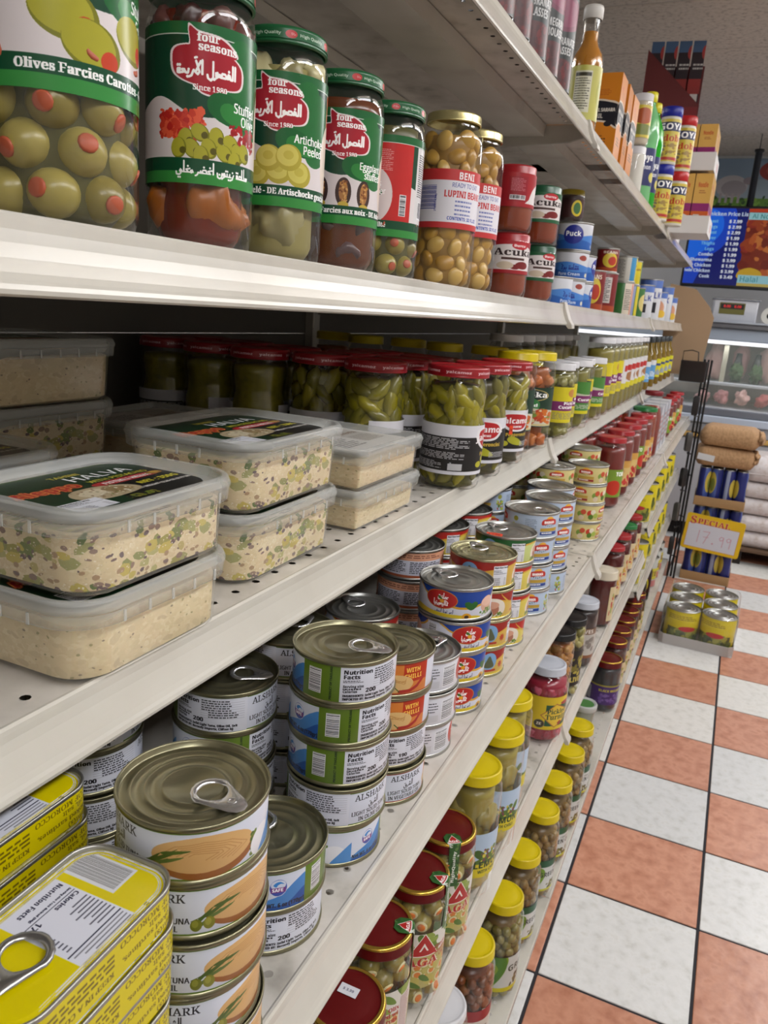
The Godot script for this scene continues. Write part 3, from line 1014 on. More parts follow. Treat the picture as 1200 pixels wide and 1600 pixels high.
func turnip_label() -> Material:
	return simple_label("turnip_label", 900, 400, rgb(214, 186, 36), [["r", 110, 60, 100, 110, rgb(120, 40, 36)], ["o", 160, 62, 66, 22, rgb(140, 44, 40)], ["o", 160, 56, 30, 10, rgb(220, 210, 200)], ["p", 96, 184, 130, 84, 9, INK], ["p", 70, 284, 190, 26, 3, INK], ["p", 70, 370, 230, 14, 2, rgb(90, 70, 20)], ["r", 400, 96, 330, 260, rgb(34, 84, 58)], ["g", [0, -150, 250, 0, 0, 150, -150, 0], rgb(170, 110, 60), 500, 226, 1.0], ["g", [0, -136, 232, 0, 0, 136, -136, 0], rgb(222, 190, 60), 500, 226, 1.0], ["e", "Pickled", 530, 206, 78, rgb(30, 70, 46), 0.8], ["e", "Turnips", 540, 276, 84, rgb(30, 70, 46), 0.82], ["o", 350, 330, 52, 52, rgb(120, 110, 80)], ["o", 350, 330, 44, 44, rgb(60, 56, 46)], ["t", "ZE", 350, 346, 44, rgb(222, 216, 200)], ["g", [0, -30, 40, 0, 0, 50, -40, 10], rgb(160, 60, 40), 560, 316, 0.8], ["o", 620, 80, 70, 24, rgb(170, 60, 54)]])

func olive_jar_label(key: String, band: Color) -> Material:
	return simple_label(key, 1000, 420, rgb(206, 208, 206), [["r", 0, 0, 1000, 90, band], ["c", [-20, 90, 300, 90, 380, 180, 330, 320, 240, 430, -20, 430], rgb(112, 148, 40)], ["c", [700, 430, 760, 330, 860, 250, 1020, 240, 1020, 430], rgb(126, 156, 46)], ["c", [180, 90, 300, 90, 330, 200, 260, 340, 200, 360, 260, 220], rgb(70, 118, 44)], ["t", "GREEN OLIVES", 560, 226, 84, rgb(30, 34, 30), 0.86], ["t", "CRACKED", 560, 150, 34, rgb(110, 116, 110)], ["s", 40, [rgb(130, 120, 50), rgb(110, 100, 44), rgb(86, 76, 40)], 18, 30, Rect2(420, 300, 340, 100)], ["r", 0, 390, 1000, 30, rgb(196, 190, 40)], ["b", 30, 300, 110, 70]])

func pickle_label(key: String) -> Material:
	return simple_label(key, 600, 300, rgb(210, 196, 30), [["r", 0, 120, 600, 80, rgb(120, 40, 100)], ["t", "Pickled", 180, 150, 34, Color.WHITE], ["t", "Cucumbers", 180, 182, 36, Color.WHITE, 0.9], ["t", "Pickled", 460, 150, 34, Color.WHITE], ["t", "Cucumbers", 460, 182, 36, Color.WHITE, 0.9], ["r", 60, 20, 90, 90, rgb(206, 190, 90)], ["o", 180, 50, 36, 34, rgb(190, 130, 60)], ["o", 460, 50, 36, 34, rgb(190, 130, 60)], ["p", 60, 216, 240, 60, 5, rgb(120, 116, 110)], ["p", 340, 216, 220, 60, 5, rgb(120, 116, 110)]])

func pepper_back() -> Material:
	return simple_label("pepper_back", 900, 400, rgb(216, 216, 224), [["r", 0, 96, 520, 276, rgb(28, 26, 28)], ["p", 30, 110, 430, 90, 7, rgb(196, 196, 200)], ["p", 30, 220, 400, 60, 5, rgb(186, 186, 190)], ["p", 30, 300, 260, 60, 5, rgb(186, 186, 190)], ["n", 340, 300, 10, 10], ["r", 330, 310, 90, 54, rgb(190, 190, 194)], ["r", 520, 96, 380, 276, rgb(30, 28, 28)], ["c", [520, 40, 620, 20, 760, 40, 800, 110, 740, 190, 610, 200, 530, 140], rgb(226, 224, 228)], ["c", [545, 55, 620, 36, 740, 52, 776, 110, 725, 174, 620, 182, 552, 130], rgb(180, 30, 36)], ["t", "yalcamoz", 660, 128, 74, rgb(240, 236, 238), 0.9], ["t", "GURME", 660, 168, 26, rgb(240, 236, 238)], ["t", "Pepperoncini", 680, 250, 44, rgb(200, 170, 60), 0.8], ["l", 660, 300, 80, rgb(170, 170, 40), 0.4], ["o", 560, 320, 34, 26, rgb(180, 176, 40)], ["p", 700, 300, 150, 50, 5, rgb(190, 190, 194)]])

func pepper_lid() -> Material:
	return simple_label("pepper_lid", 1024, 52, rgb(150, 18, 30), [["t", "yalcamoz", 90, 36, 30, rgb(226, 190, 196)], ["t", "yalcamoz", 260, 36, 30, rgb(226, 190, 196)], ["t", "yalcamoz", 430, 36, 30, rgb(226, 190, 196)], ["t", "yalcamoz", 600, 36, 30, rgb(226, 190, 196)], ["t", "yalcamoz", 770, 36, 30, rgb(226, 190, 196)], ["t", "yalcamoz", 940, 36, 30, rgb(226, 190, 196)]], 0.3)
# ---------------------------------------------------------------- the room
func strip_light(x: float, z: float, energy: float, where: String, k: int) -> void:
	var t := thing("strip_light", "white fluorescent strip light with an added uplight hanging %s, %s" % [where, ["nearest the entrance", "second along", "third along", "fourth along", "nearest the counter"][k]], "strip light", Vector3(x, 2.44, z), 0.0, "strip lights")
	part("housing", loft([-0.07, 0.075, -0.03, 0.07, 0.0, 0.02, 0.0, 0.008], 0.15, 0.61, 0.006, 2, false, true), mat("fixture_white", rgb(225, 225, 222), 0.5), t)
	var glow := mat("light_diffuser", rgb(240, 240, 240), 0.6)
	glow.emission_enabled = true
	glow.emission = rgb(250, 252, 255)
	glow.emission_energy_multiplier = 2.5
	part("diffuser", block(0.29, 0.012, 1.2, 0.003), glow, t, Vector3(0, 0.0, 0))
	for s in [-1, 1]: part("hanger", block(0.006, 0.085, 0.006, 0.001), mat("hanger_steel", rgb(150, 150, 150), 0.4, 0.6), t, Vector3(0, 0.072, s * 0.45))
	for up in 2:  # the upward one is added to brighten the ceiling; the lower is the tube
		var l := AreaLight3D.new()
		l.name = "tube_and_added_uplight"
		l.area_size = Vector2(0.28, 1.18)
		l.light_energy = energy * (0.85 if up else 1.0)
		l.light_color = Color(0.985, 0.99, 1.0)
		l.shadow_enabled = true
		t.add_child(l, true)
		l.position = Vector3(0, 0.082 if up else -0.004, 0)
		l.rotation.x = PI / 2 if up else -PI / 2

func room() -> void:
	var wall := mat("wall_paint", rgb(205, 200, 190), 0.8)
	structure("wall_left", block(0.12, 2.7, 9.4, 0.001), wall, Vector3(-3.06, -0.05, -1.2))
	structure("wall_right", block(0.12, 2.7, 9.4, 0.001), wall, Vector3(2.66, -0.05, -1.2))
	structure("wall_near", block(5.9, 2.7, 0.12, 0.001), wall, Vector3(-0.2, -0.05, 3.46))
	structure("wall_far", block(5.9, 2.7, 0.12, 0.001), mat("wall_far_paint", rgb(214, 216, 220), 0.6), Vector3(-0.2, -0.05, -5.46))
	# floor: a grout bed with the tiles set in it
	var grout := mat("grout", rgb(38, 37, 42), 0.85)
	var bed := structure("floor", block(6.0, 0.06, 9.4, 0.001), grout, Vector3(-0.2, -0.063, -1.2))
	var slab := loft([-0.0015, 0, 0, 0.0012, 0, 0.0012, 0, 0.0066, 0, 0.0066, -0.0009, 0.0078, -0.0018, 0.008], 0.1491, 0.1491, 0.002, 2, false, true)
	var white_tex := noise_tex(11, 0.022, [rgb(204, 203, 199), rgb(220, 220, 218), rgb(227, 227, 226), rgb(214, 213, 208)], 512, 5)
	var clay_tex := noise_tex(23, 0.016, [rgb(174, 116, 91), rgb(194, 138, 113), rgb(208, 154, 129), rgb(184, 126, 100)], 512, 5)
	var relief := noise_tex(5, 0.02, [Color.BLACK, Color.WHITE], 512, 4)
	var tiles := []
	for kind in 2:
		for k in 3:
			var m := mat("tile_%d%d" % [kind, k], [[rgb(250, 250, 250), rgb(242, 243, 244), rgb(252, 250, 246)], [rgb(250, 246, 244), rgb(244, 236, 230), rgb(255, 250, 246)]][kind][k], 0.34, 0.0, [white_tex, clay_tex][kind])
			m.uv1_triplanar = true
			m.uv1_world_triplanar = true
			m.uv1_scale = Vector3.ONE * 2.1
			m.uv1_offset = Vector3(k * 0.37, 0, k * 0.21)
			m.heightmap_enabled = true
			m.heightmap_texture = relief
			m.heightmap_scale = 0.05
			tiles.append(m)
	for c in range(-1, 6):
		for r in range(-5, 15):
			var o := part("tile", slab, tiles[(0 if (c + r) % 2 == 0 else 3) + posmod(c * 7 + r * 5, 3)], bed, Vector3((c + 0.5) * TILE + 0.2, 0.055, -(r + 0.5) * TILE + 1.2))
			o.rotation.y = posmod(c * 3 + r, 4) * PI / 2
	# ceiling: panels in a metal grid
	var top := structure("ceiling", block(6.0, 0.06, 9.4, 0.001), mat("ceiling_slab", rgb(120, 115, 110), 0.9), Vector3(-0.2, 2.64, -1.2))
	var fissure := noise_tex(31, 0.035, [rgb(150, 142, 134), rgb(194, 186, 177), rgb(202, 194, 185), rgb(206, 199, 190)], 512, 3)
	var panel_mat := mat("ceiling_panel", rgb(255, 253, 250), 0.9, 0.0, fissure)
	panel_mat.uv1_triplanar = true
	panel_mat.uv1_world_triplanar = true
	panel_mat.uv1_scale = Vector3.ONE * 1.9
	panel_mat.heightmap_enabled = true
	panel_mat.heightmap_texture = fissure
	panel_mat.heightmap_scale = 0.3
	var panel := loft([-0.004, 0, 0, 0.004, 0, 0.004, 0, 0.02], 0.6, 0.299, 0.002, 1, true, false)
	var rail := mat("ceiling_rail", rgb(170, 163, 156), 0.5)
	for i in range(-2, 3):
		for k in range(-8, 6): part("ceiling_panel", panel, panel_mat, top, Vector3(0.78 + i * 1.22 + 0.2, -0.04, -1.985 - k * 0.61 + 1.2))
	for k in range(-8, 7): part("grid_rail", block(5.9, 0.012, 0.02, 0.001), rail, top, Vector3(0, -0.037, -1.68 - k * 0.61 + 1.2))
	for i in range(-2, 4): part("grid_rail", block(0.02, 0.011, 9.3, 0.001), rail, top, Vector3(0.17 + i * 1.22 + 0.2, -0.036, 0))
# ---------------------------------------------------------------- shelving
const BACK := -0.70
const JOINTS := [2.4, 1.372, -0.128, -1.6, -3.1]
# level: [name used in labels, ridge x, deck y]
const LEVELS := {"top": [-0.147, 1.671], "fourth": [-0.150, 1.3585], "third": [-0.147, 1.100], "second": [-0.031, 0.884], "first": [-0.042, 0.514]}

func sheet_with_holes(x0: float, x1: float, length: float, y: float, pitch: float, r: float, rows: Array) -> ArrayMesh:
	# a sheet from x0 (back) to x1 (front) and from z = 0 to -length; rows = distances of the hole rows behind x1
	var st := SurfaceTool.new()
	st.begin(Mesh.PRIMITIVE_TRIANGLES)
	var quad := func(a: Vector2, b: Vector2, c: Vector2, d: Vector2):
		for q in [a, b, c, a, c, d]:
			st.set_normal(Vector3.UP)
			st.set_uv(q)
			st.add_vertex(Vector3(q.x, y, q.y))
	var half := 0.012
	var edge := x1
	for off in rows:
		var cx: float = x1 - off
		quad.call(Vector2(cx + half, 0), Vector2(cx + half, -length), Vector2(edge, -length), Vector2(edge, 0))
		var count := int(length / pitch)
		var margin := (length - count * pitch) / 2
		quad.call(Vector2(cx - half, 0), Vector2(cx - half, -margin), Vector2(cx + half, -margin), Vector2(cx + half, 0))
		quad.call(Vector2(cx - half, -length + margin), Vector2(cx - half, -length), Vector2(cx + half, -length), Vector2(cx + half, -length + margin))
		for k in count:
			var c := Vector2(cx, -margin - (k + 0.5) * pitch)
			var box := []
			var hole := []
			for i in 8:
				var a := i * PI / 4
				var d := Vector2(cos(a), sin(a))
				var m := maxf(absf(d.x), absf(d.y))
				box.append(c + Vector2(d.x / m * half, d.y / m * pitch / 2))
				hole.append(c + d * r)
			for i in 8:
				quad.call(box[i], box[(i + 1) % 8], hole[(i + 1) % 8], hole[i])
		edge = cx - half
	quad.call(Vector2(x0, 0), Vector2(x0, -length), Vector2(edge, -length), Vector2(edge, 0))
	return st.commit()

func paint() -> StandardMaterial3D:
	if mats.has("shelf_paint"): return mats["shelf_paint"]
	var m := mat("shelf_paint", rgb(244, 243, 240), 0.2, 0.0, noise_tex(41, 0.006, [rgb(188, 184, 176), rgb(203, 199, 191), rgb(209, 206, 199), rgb(212, 209, 203)], 512, 5))
	m.uv1_triplanar = true
	m.uv1_world_triplanar = true
	m.uv1_scale = Vector3.ONE * 1.7
	return m

# scuffed deck paint with grey dust
func worn() -> StandardMaterial3D:
	if mats.has("deck_paint"): return mats["deck_paint"]
	var m := mat("deck_paint", rgb(255, 253, 250), 0.38, 0.0, noise_tex(43, 0.011, [rgb(142, 138, 130), rgb(184, 180, 173), rgb(200, 196, 190), rgb(204, 201, 195)], 512, 6))
	m.uv1_triplanar = true
	m.uv1_world_triplanar = true
	m.uv1_scale = Vector3.ONE * 2.3
	return m

func shelf(level: String, section: int, ridge: float, y: float, z0: float, z1: float, label: String) -> void:
	var t := thing("steel_shelf", label, "shelf", Vector3(ridge, y, z0))
	var length := z0 - z1 - 0.003
	var deep := ridge - BACK - 0.026
	var m := paint()
	if section in [1, 2]:
		var rows := [0.034] if level == "top" else [0.016, 0.042, 0.125, 0.19]
		part("deck", sheet_with_holes(-deep, -0.003, length, 0.0, 0.0295, 0.0034, rows), worn(), t)
	else:
		part("deck", sheet_with_holes(-deep, -0.003, length, 0.0, 0.0295, 0.0034, [0.016]), worn(), t)
	# the rolled front with its price channel, as one folded strip
	part("front_lip", extrude([-0.004, 0.0, -0.002, 0.0018, 0.0, 0.002, 0.0015, 0.0006, 0.0018, -0.002, 0.002, -0.006, 0.0035, -0.012, 0.0062, -0.019, 0.009, -0.0255, 0.0108, -0.0288, 0.0122, -0.0306, 0.0132, -0.033, 0.0128, -0.0352, 0.0112, -0.0364, 0.009, -0.0358, 0.0078, -0.034, 0.0076, -0.031], 0.0, -length), m, t)
	part("front_return", extrude([0.0076, -0.031, 0.001, -0.014, -0.004, -0.012, -0.008, -0.012, -0.008, -0.003], 0.0, -length), m, t)
	# stiffening channel under the deck
	part("stiffening_channel", extrude([-0.075, -0.001, -0.078, -0.02, -0.15, -0.02, -0.16, -0.001], 0.0, -length), m, t)
	part("stiffening_channel", extrude([-0.27, -0.001, -0.272, -0.016, -0.33, -0.016, -0.335, -0.001], 0.0, -length), m, t)
	for z in [-0.001, -length + 0.001]:
		part("end_flange", extrude([-deep, -0.001, -0.01, -0.001, -0.004, -0.022, -0.03, -0.03, -deep, -0.055], z - 0.001, z + 0.001, true), m, t)

func gondola() -> void:
	var m := paint()
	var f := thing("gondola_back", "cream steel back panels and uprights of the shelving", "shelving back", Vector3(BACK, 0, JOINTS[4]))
	for s in 4:
		var z0: float = JOINTS[s]
		var z1: float = JOINTS[s + 1]
		for k in 3:
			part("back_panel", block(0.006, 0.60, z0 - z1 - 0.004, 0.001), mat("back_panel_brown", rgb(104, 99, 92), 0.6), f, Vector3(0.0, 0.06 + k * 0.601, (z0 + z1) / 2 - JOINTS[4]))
		var d := thing("base_deck", "low cream base deck of the shelving, %s section" % ["part before the near", "near", "middle", "far"][s], "base deck", Vector3(BACK + 0.03, 0, z0), 0.0, "base decks")
		part("deck", sheet_with_holes(0.0, -0.043 - BACK, z0 - z1 - 0.002, 0.0, 0.0295, 0.0034, [0.03]), m, d, Vector3(0, 0.085, 0))
		part("front_edge", extrude([-0.013, 0.0, -0.011, -0.002, -0.011, -0.017, -0.013, -0.019, -0.024, -0.019], 0, -(z0 - z1 - 0.002)), m, d, Vector3(-BACK - 0.03, 0.085, 0))
		part("kick_plate", block(0.004, 0.07, z0 - z1 - 0.002, 0.001), m, d, Vector3(-BACK - 0.08, 0.0, (z1 - z0) / 2))
		for q in [-0.02, z1 - z0 + 0.02]: part("bracket", block(0.56, 0.075, 0.02, 0.002), m, d, Vector3(0.29, 0.0, q))
	for z in JOINTS:
		part("upright", block(0.045, 1.86, 0.03, 0.003), m, f, Vector3(0.0, 0.0, z - JOINTS[4]))
	part("top_cap", block(0.045, 0.02, JOINTS[0] - JOINTS[4], 0.003), m, f, Vector3(0, 1.86, (JOINTS[0] - JOINTS[4]) / 2))
	var where := ["before the nearest stock", "in the near section", "in the middle section", "in the far section"]
	var holds := {"top": "top cream steel shelf carrying bottles and cartons", "fourth": "cream steel shelf at eye level under the tall jars", "third": "cream steel shelf under the plastic tubs and pickle jars", "second": "cream steel shelf under the stacked tuna cans", "first": "lowest raised cream steel shelf under red lidded jars"}
	for s in 4:
		for l in LEVELS:
			if s == 3 and l == "first": continue
			shelf(l, s, LEVELS[l][0], LEVELS[l][1], JOINTS[s], JOINTS[s + 1], holds[l] + ", " + where[s])
	shelf("first", 3, -0.042, 0.60, JOINTS[3], JOINTS[4], "cream steel shelf with yellow tins in the far section, upper of its two low ones")
	shelf("first", 3, -0.042, 0.345, JOINTS[3], JOINTS[4], "cream steel shelf near the floor in the far section, lower of its two low ones")
	# the plastic end caps that close the price channels at the joints
	for s in [2, 3]:
		for l in LEVELS:
			if s == 3 and l == "first": continue
			var r: Array = LEVELS[l]
			var cap := extrude([-0.006, 0.004, 0.003, 0.0055, 0.0065, -0.006, 0.0145, -0.0255, 0.0215, -0.035, 0.0225, -0.0415, 0.016, -0.0425, 0.006, -0.032, -0.003, -0.012], 0.013, -0.013, true)
			solo("price_channel_end_cap", "cream end cap on the price channel of the %s shelf at the %s joint" % [{"top": "top", "fourth": "eye level", "third": "tub", "second": "tuna", "first": "lowest raised"}[l], "near" if s == 2 else "far"], "end cap", cap, mat("cap_plastic", rgb(196, 191, 182), 0.4), Vector3(r[0] + 0.0005, r[1], JOINTS[s]), 0.0, "price channel end caps")
# ---------------------------------------------------------------- kinds of goods
func tin_metal(key := "tin_olive") -> StandardMaterial3D:
	match key:
		"tin_olive": return mat(key, rgb(136, 132, 106), 0.3, 0.85)
		"tin_gold": return mat(key, rgb(182, 178, 144), 0.26, 0.88)
		_: return mat("tin_silver", rgb(172, 172, 168), 0.31, 0.9)

# ring-pull with its rivet at the origin, the finger ring towards -z
func pull_tab() -> ArrayMesh:
	if cache.has("tab"): return cache["tab"]
	var st := SurfaceTool.new()
	st.begin(Mesh.PRIMITIVE_TRIANGLES)
	var hub := Vector2(0, -0.0125)
	var n := 36
	var outer := []
	var inner := []
	for i in n:
		var a := TAU * i / n
		var d := Vector2(sin(a), cos(a))
		var far_ := 0.0105
		var step := 0.0
		while step < 0.03:
			var q := hub + d * step
			var t := clampf((q - Vector2(0, -0.0125)).dot(Vector2(0, 1)) / 0.0145, 0.0, 1.0)
			if q.distance_to(Vector2(0, -0.0125 + 0.0145 * t)) > lerpf(0.0105, 0.0062, t): break
			far_ = step
			step += 0.0003
		outer.append(hub + d * far_)
		inner.append(hub + Vector2(d.x * 0.0074, d.y * 0.0068))
	# rounded band: four rings of points between the hole and the rim
	var rings := []
	for e in [[0.0, 0.0004], [0.12, 0.0014], [0.5, 0.0016], [0.88, 0.0014], [1.0, 0.0004]]:
		var ring := []
		for i in n:
			var q: Vector2 = inner[i].lerp(outer[i], e[0])
			ring.append(Vector3(q.x, e[1], q.y))
		rings.append(ring)
	for i in n:
		var j := (i + 1) % n
		for k in 4:
			for q in [rings[k][i], rings[k + 1][i], rings[k + 1][j], rings[k][i], rings[k + 1][j], rings[k][j]]:
				st.set_smooth_group(1)
				st.add_vertex(q)
		for q in [rings[0][i], rings[4][j], rings[4][i], rings[0][i], rings[0][j], rings[4][j]]:
			st.set_smooth_group(2)
			st.add_vertex(q)
	st.generate_normals()
	cache["tab"] = st.commit()
	return cache["tab"]

func add_tab(p: Node3D, y: float, out: float, turn: float, big := 1.0, dark := false) -> void:
	var m := mat("tab_metal", rgb(206, 206, 208), 0.22, 0.9) if not dark else mat("tab_dark", rgb(160, 160, 160), 0.25, 0.9)
	var t := part("pull_tab", pull_tab(), m, p, Vector3(sin(turn) * out, y + 0.0014, cos(turn) * out))
	t.rotation.y = turn
	t.rotation.x = 0.0
	t.scale = Vector3.ONE * big
	part("rivet", lathe([0.0028, 0, 0.0028, 0.0012, 0.0022, 0.0018, 0.0012, 0.0018, 0.001, 0.0012, 0.0, 0.0012], 16), m, t)

# a round can with a ring-pull end; u0 = the part of the wrap that faces the aisle
func can(called: String, label: String, pos: Vector3, r: float, h: float, wrap: Material, metal: StandardMaterial3D, u0: float, tab_turn := 9.0, group := "", category := "can", reversed_ := false) -> Node3D:
	var t := thing(called, label, category, pos, facing(pos.x, pos.z) - u0 * TAU, group)
	part("body", lathe([r - 0.0014, 0.0028, r - 0.0012, 0.0034, r - 0.0012, h - 0.0036, r - 0.0015, h - 0.0028], 56), wrap, t)
	part("bottom_rim", lathe([0, 0.0022, r - 0.005, 0.0022, r - 0.003, 0.0, r - 0.0014, 0.0, r - 0.0002, 0.0006, r - 0.0002, 0.0028, r - 0.0012, 0.0036], 48), metal, t)
	var e := h - 0.0040
	var lid := [r - 0.0013, h - 0.0038, r - 0.0001, h - 0.0030, r, h - 0.0008, r - 0.0005, h, r - 0.0012, h, r - 0.0017, h - 0.0006, r - 0.0020, e, r - 0.0032, e - 0.0006, r - 0.0048, e]
	for b in [0.80, 0.62, 0.40]:
		lid.append_array([r * b + 0.0016, e, r * b + 0.0008, e + 0.0009, r * b - 0.0004, e + 0.0009, r * b - 0.0012, e])
	lid.append_array([0.0, e])
	part("lid", lathe(lid, 56), metal, t)
	if tab_turn < 8.0: add_tab(t, e + 0.0006, r * 0.68, tab_turn + u0 * TAU, 1.18)
	return t

# glass and lid shapes: straight shoulders unless "waist"
func jar_profile(r: float, h: float, neck: float, shoulder: float, waist := false) -> Array:
	if waist: return [0.0, 0.0015, r * 0.82, 0.0008, r * 0.93, 0.0012, r * 0.985, 0.006, r, 0.014, r, h * 0.5, r * 0.975, h * 0.56, r * 0.91, h * 0.62, r * 0.90, h * 0.66, r * 0.94, h * 0.73, r * 0.97, h * 0.79, r * 0.96, h * 0.84, neck + 0.001, h * 0.88, neck, h * 0.9, neck, h - 0.002]
	return [0.0, 0.002, r * 0.72, 0.0012, r * 0.86, 0.0006, r * 0.95, 0.003, r, 0.0105, r, shoulder, r * 0.985, shoulder + (h - shoulder) * 0.18, r * 0.93 + neck * 0.04, shoulder + (h - shoulder) * 0.36, lerpf(r, neck, 0.75), shoulder + (h - shoulder) * 0.5, neck, shoulder + (h - shoulder) * 0.6, neck, h - 0.002]

func jar_lid(rl: float, h: float, lh: float, flute := false) -> ArrayMesh:
	return lathe([rl - 0.0015, h - lh, rl + 0.0004, h - lh + 0.0004, rl + 0.0006, h - lh + 0.0014, rl, h - lh + 0.0024, rl - 0.0002, h - 0.0026, rl - 0.001, h - 0.0008, rl - 0.0026, h, rl - 0.0046, h - 0.0002, rl - 0.006, h - 0.0011, rl - 0.007, h - 0.0012, rl * 0.62, h - 0.0011, rl * 0.58, h - 0.0006, 0, h - 0.0006], 48)

# spec keys: r, h, neck, shoulder, waist, lid (material), lid_r, lid_h, rim (material), core (material), core_top, label (material), y0, y1, arc, turn, fill ([kind, y0, y1, ...])
func jar(called: String, label: String, pos: Vector3, s: Dictionary, group := "", category := "jar") -> Node3D:
	var t := thing(called, label, category, pos, facing(pos.x, pos.z) + s.get("turn", 0.0), group)
	var r: float = s.r
	var h: float = s.h
	var neck: float = s.get("neck", r * 0.86)
	var shoulder: float = s.get("shoulder", h * 0.78)
	part("glass", lathe(jar_profile(r, h, neck, shoulder, s.get("waist", false)), 56), s.get("glass", glassy("clear_glass", Color(0.8, 0.9, 0.86, 0.012))), t)
	var lr: float = s.get("lid_r", neck + 0.0022)
	var lh: float = s.get("lid_h", 0.013)
	var lid := part("lid", jar_lid(lr, h, lh), s.lid, t)
	if s.has("rim"): part("gold_rim", lathe([lr - 0.0006, h - 0.0032, lr + 0.0002, h - 0.0026, lr - 0.0006, h - 0.0002, lr - 0.0024, h + 0.0006, lr - 0.0048, h + 0.0001], 48), s.rim, lid)
	if s.has("lid_band"): part("lid_print", lathe([lr + 0.0004, h - lh + 0.003, lr + 0.0002, h - 0.003], 56), s.lid_band, lid)
	var k: float = s.get("inset", 0.0026)
	var top: float = s.get("core_top", shoulder + (h - shoulder) * 0.3)
	if s.has("core"):
		if s.get("waist", false): part("contents", lathe([0, 0.004, r * 0.8, 0.004, r - k - 0.002, 0.012, r - k, 0.02, r - k, h * 0.5, r * 0.9 - k, h * 0.62, r * 0.9 - k, h * 0.66, r * 0.965 - k, h * 0.79, r * 0.94 - k, h * 0.85, 0, h * 0.87], 40), s.core, t)
		else: part("contents", lathe([0, 0.004, r * 0.85 - k, 0.004, r - k - 0.002, 0.009, r - k, 0.014, r - k, minf(shoulder, top), minf(r - k, lerpf(r, neck, 0.4)), top, 0, top + 0.001], 40), s.core, t)
	if s.has("label"):
		var arc: float = s.get("arc", TAU)
		part("label", lathe([r + 0.0003, s.y0, r + 0.0003, s.y1], 48, -arc / 2, arc / 2), s.label, t)
	for f in s.get("fill", []): fill(t, r, f)
	return t

# pieces pressed against the inside of the glass; f = [kind, y0, y1, piece radius, seed]
func fill(p: Node3D, r: float, f: Array) -> void:
	var rnd := RandomNumberGenerator.new()
	rnd.seed = f[4]
	var pr: float = f[3]
	var kind: String = f[0]
	var step := pr * (1.62 if kind != "bean" else 1.5)
	var rows := maxi(1, int((f[2] - f[1]) / step))
	for k in rows:
		var ring := r - 0.0012 - pr * 0.93
		var count := int(TAU * ring / (pr * (1.98 if kind != "bean" else 2.1)))
		for i in count:
			var a := TAU * (i + 0.5 * (k % 2) + rnd.randf_range(-0.12, 0.12)) / count
			var q := Vector3(sin(a) * ring, maxf(f[1] + pr + k * step + rnd.randf_range(-0.12, 0.12) * pr, pr * {"pepper": 2.0, "chunk": 1.42}.get(kind, 1.12) + 0.001), cos(a) * ring)
			var o: MeshInstance3D
			match kind:
				"stuffed":
					o = part("olive", ball(16, 10), [mat("olive_a", rgb(146, 132, 60), 0.3), mat("olive_b", rgb(160, 146, 74), 0.3), mat("olive_c", rgb(132, 118, 50), 0.3)][rnd.randi() % 3], p, q)
					o.scale = Vector3(pr, pr * 0.95, pr * 1.05)
					o.rotation = Vector3(rnd.randf_range(-0.5, 0.5), a + rnd.randf_range(-0.7, 0.7), 0)
					part("stuffing", cached_stuffing(), mat("stuffing_%s" % f[5], f[6], 0.5), o)
					if f[5] == "carrot": part("cut_rim", cached_cut(), mat("olive_cut", rgb(206, 196, 150), 0.5), o)
				"olive":
					o = part("olive", lump(rnd.randi() % 3, 0.18, 1.1, 14, 9), [mat(f[5] + "_a", f[6], 0.3), mat(f[5] + "_b", f[6].lightened(0.12), 0.3), mat(f[5] + "_c", f[6].darkened(0.16), 0.3)][rnd.randi() % 3], p, q)
					o.scale = Vector3(pr * rnd.randf_range(0.9, 1.08), pr * rnd.randf_range(0.95, 1.2), pr)
					o.rotation = Vector3(rnd.randf_range(-0.6, 0.6), a, rnd.randf_range(-1.0, 1.0))
				"bean":
					o = part("bean", ball(14, 9), [mat("bean_a", rgb(190, 148, 62), 0.35), mat("bean_b", rgb(174, 130, 48), 0.35), mat("bean_c", rgb(198, 162, 84), 0.35)][rnd.randi() % 3], p, q)
					o.scale = Vector3(pr * 1.12, pr * 1.02, pr * 0.62)
					o.rotation = Vector3(rnd.randf_range(-0.5, 0.5), a + rnd.randf_range(-0.8, 0.8), rnd.randf_range(-1.5, 1.5))
				"chunk":
					o = part(f[7] if f.size() > 7 else "piece", lump(rnd.randi() % 4, 0.5, 1.0, 16, 10), [mat(f[5] + "_a", f[6], 0.35), mat(f[5] + "_b", f[6].lightened(0.14), 0.35), mat(f[5] + "_c", f[6].darkened(0.18), 0.35)][rnd.randi() % 3], p, q)
					o.scale = Vector3(pr * rnd.randf_range(0.85, 1.15), pr * rnd.randf_range(0.8, 1.2), pr * 0.9)
					o.rotation = Vector3(rnd.randf_range(-0.8, 0.8), a, rnd.randf_range(-1.5, 1.5))
				"pepper":
					o = part("pepper", cached_pepper(rnd.randi() % 3), [mat("pepper_a", rgb(132, 124, 22), 0.25), mat("pepper_b", rgb(150, 140, 34), 0.25), mat("pepper_c", rgb(112, 106, 20), 0.25)][rnd.randi() % 3], p, q)
					o.scale = Vector3.ONE * pr * rnd.randf_range(0.9, 1.1)
					o.rotation = Vector3(0, a, rnd.randf_range(-1.1, 1.1) + (PI if rnd.randf() < 0.5 else 0.0))

func cached_stuffing() -> Mesh:
	return stuffing_mesh(0.40, 0.95)

func cached_cut() -> Mesh:
	return stuffing_mesh(0.62, 0.86)

func stuffing_mesh(w: float, out: float) -> ArrayMesh:
	var key := "S%.2f" % w
	if cache.has(key): return cache[key]
	cache[key] = merged([[lathe([0.0, 0.0, w, 0.0, w, 0.08, w * 0.8, 0.13, 0.0, 0.15], 12), Transform3D(Basis(Vector3.RIGHT, PI / 2), Vector3(0, 0, out - 0.06))]])
	return cache[key]

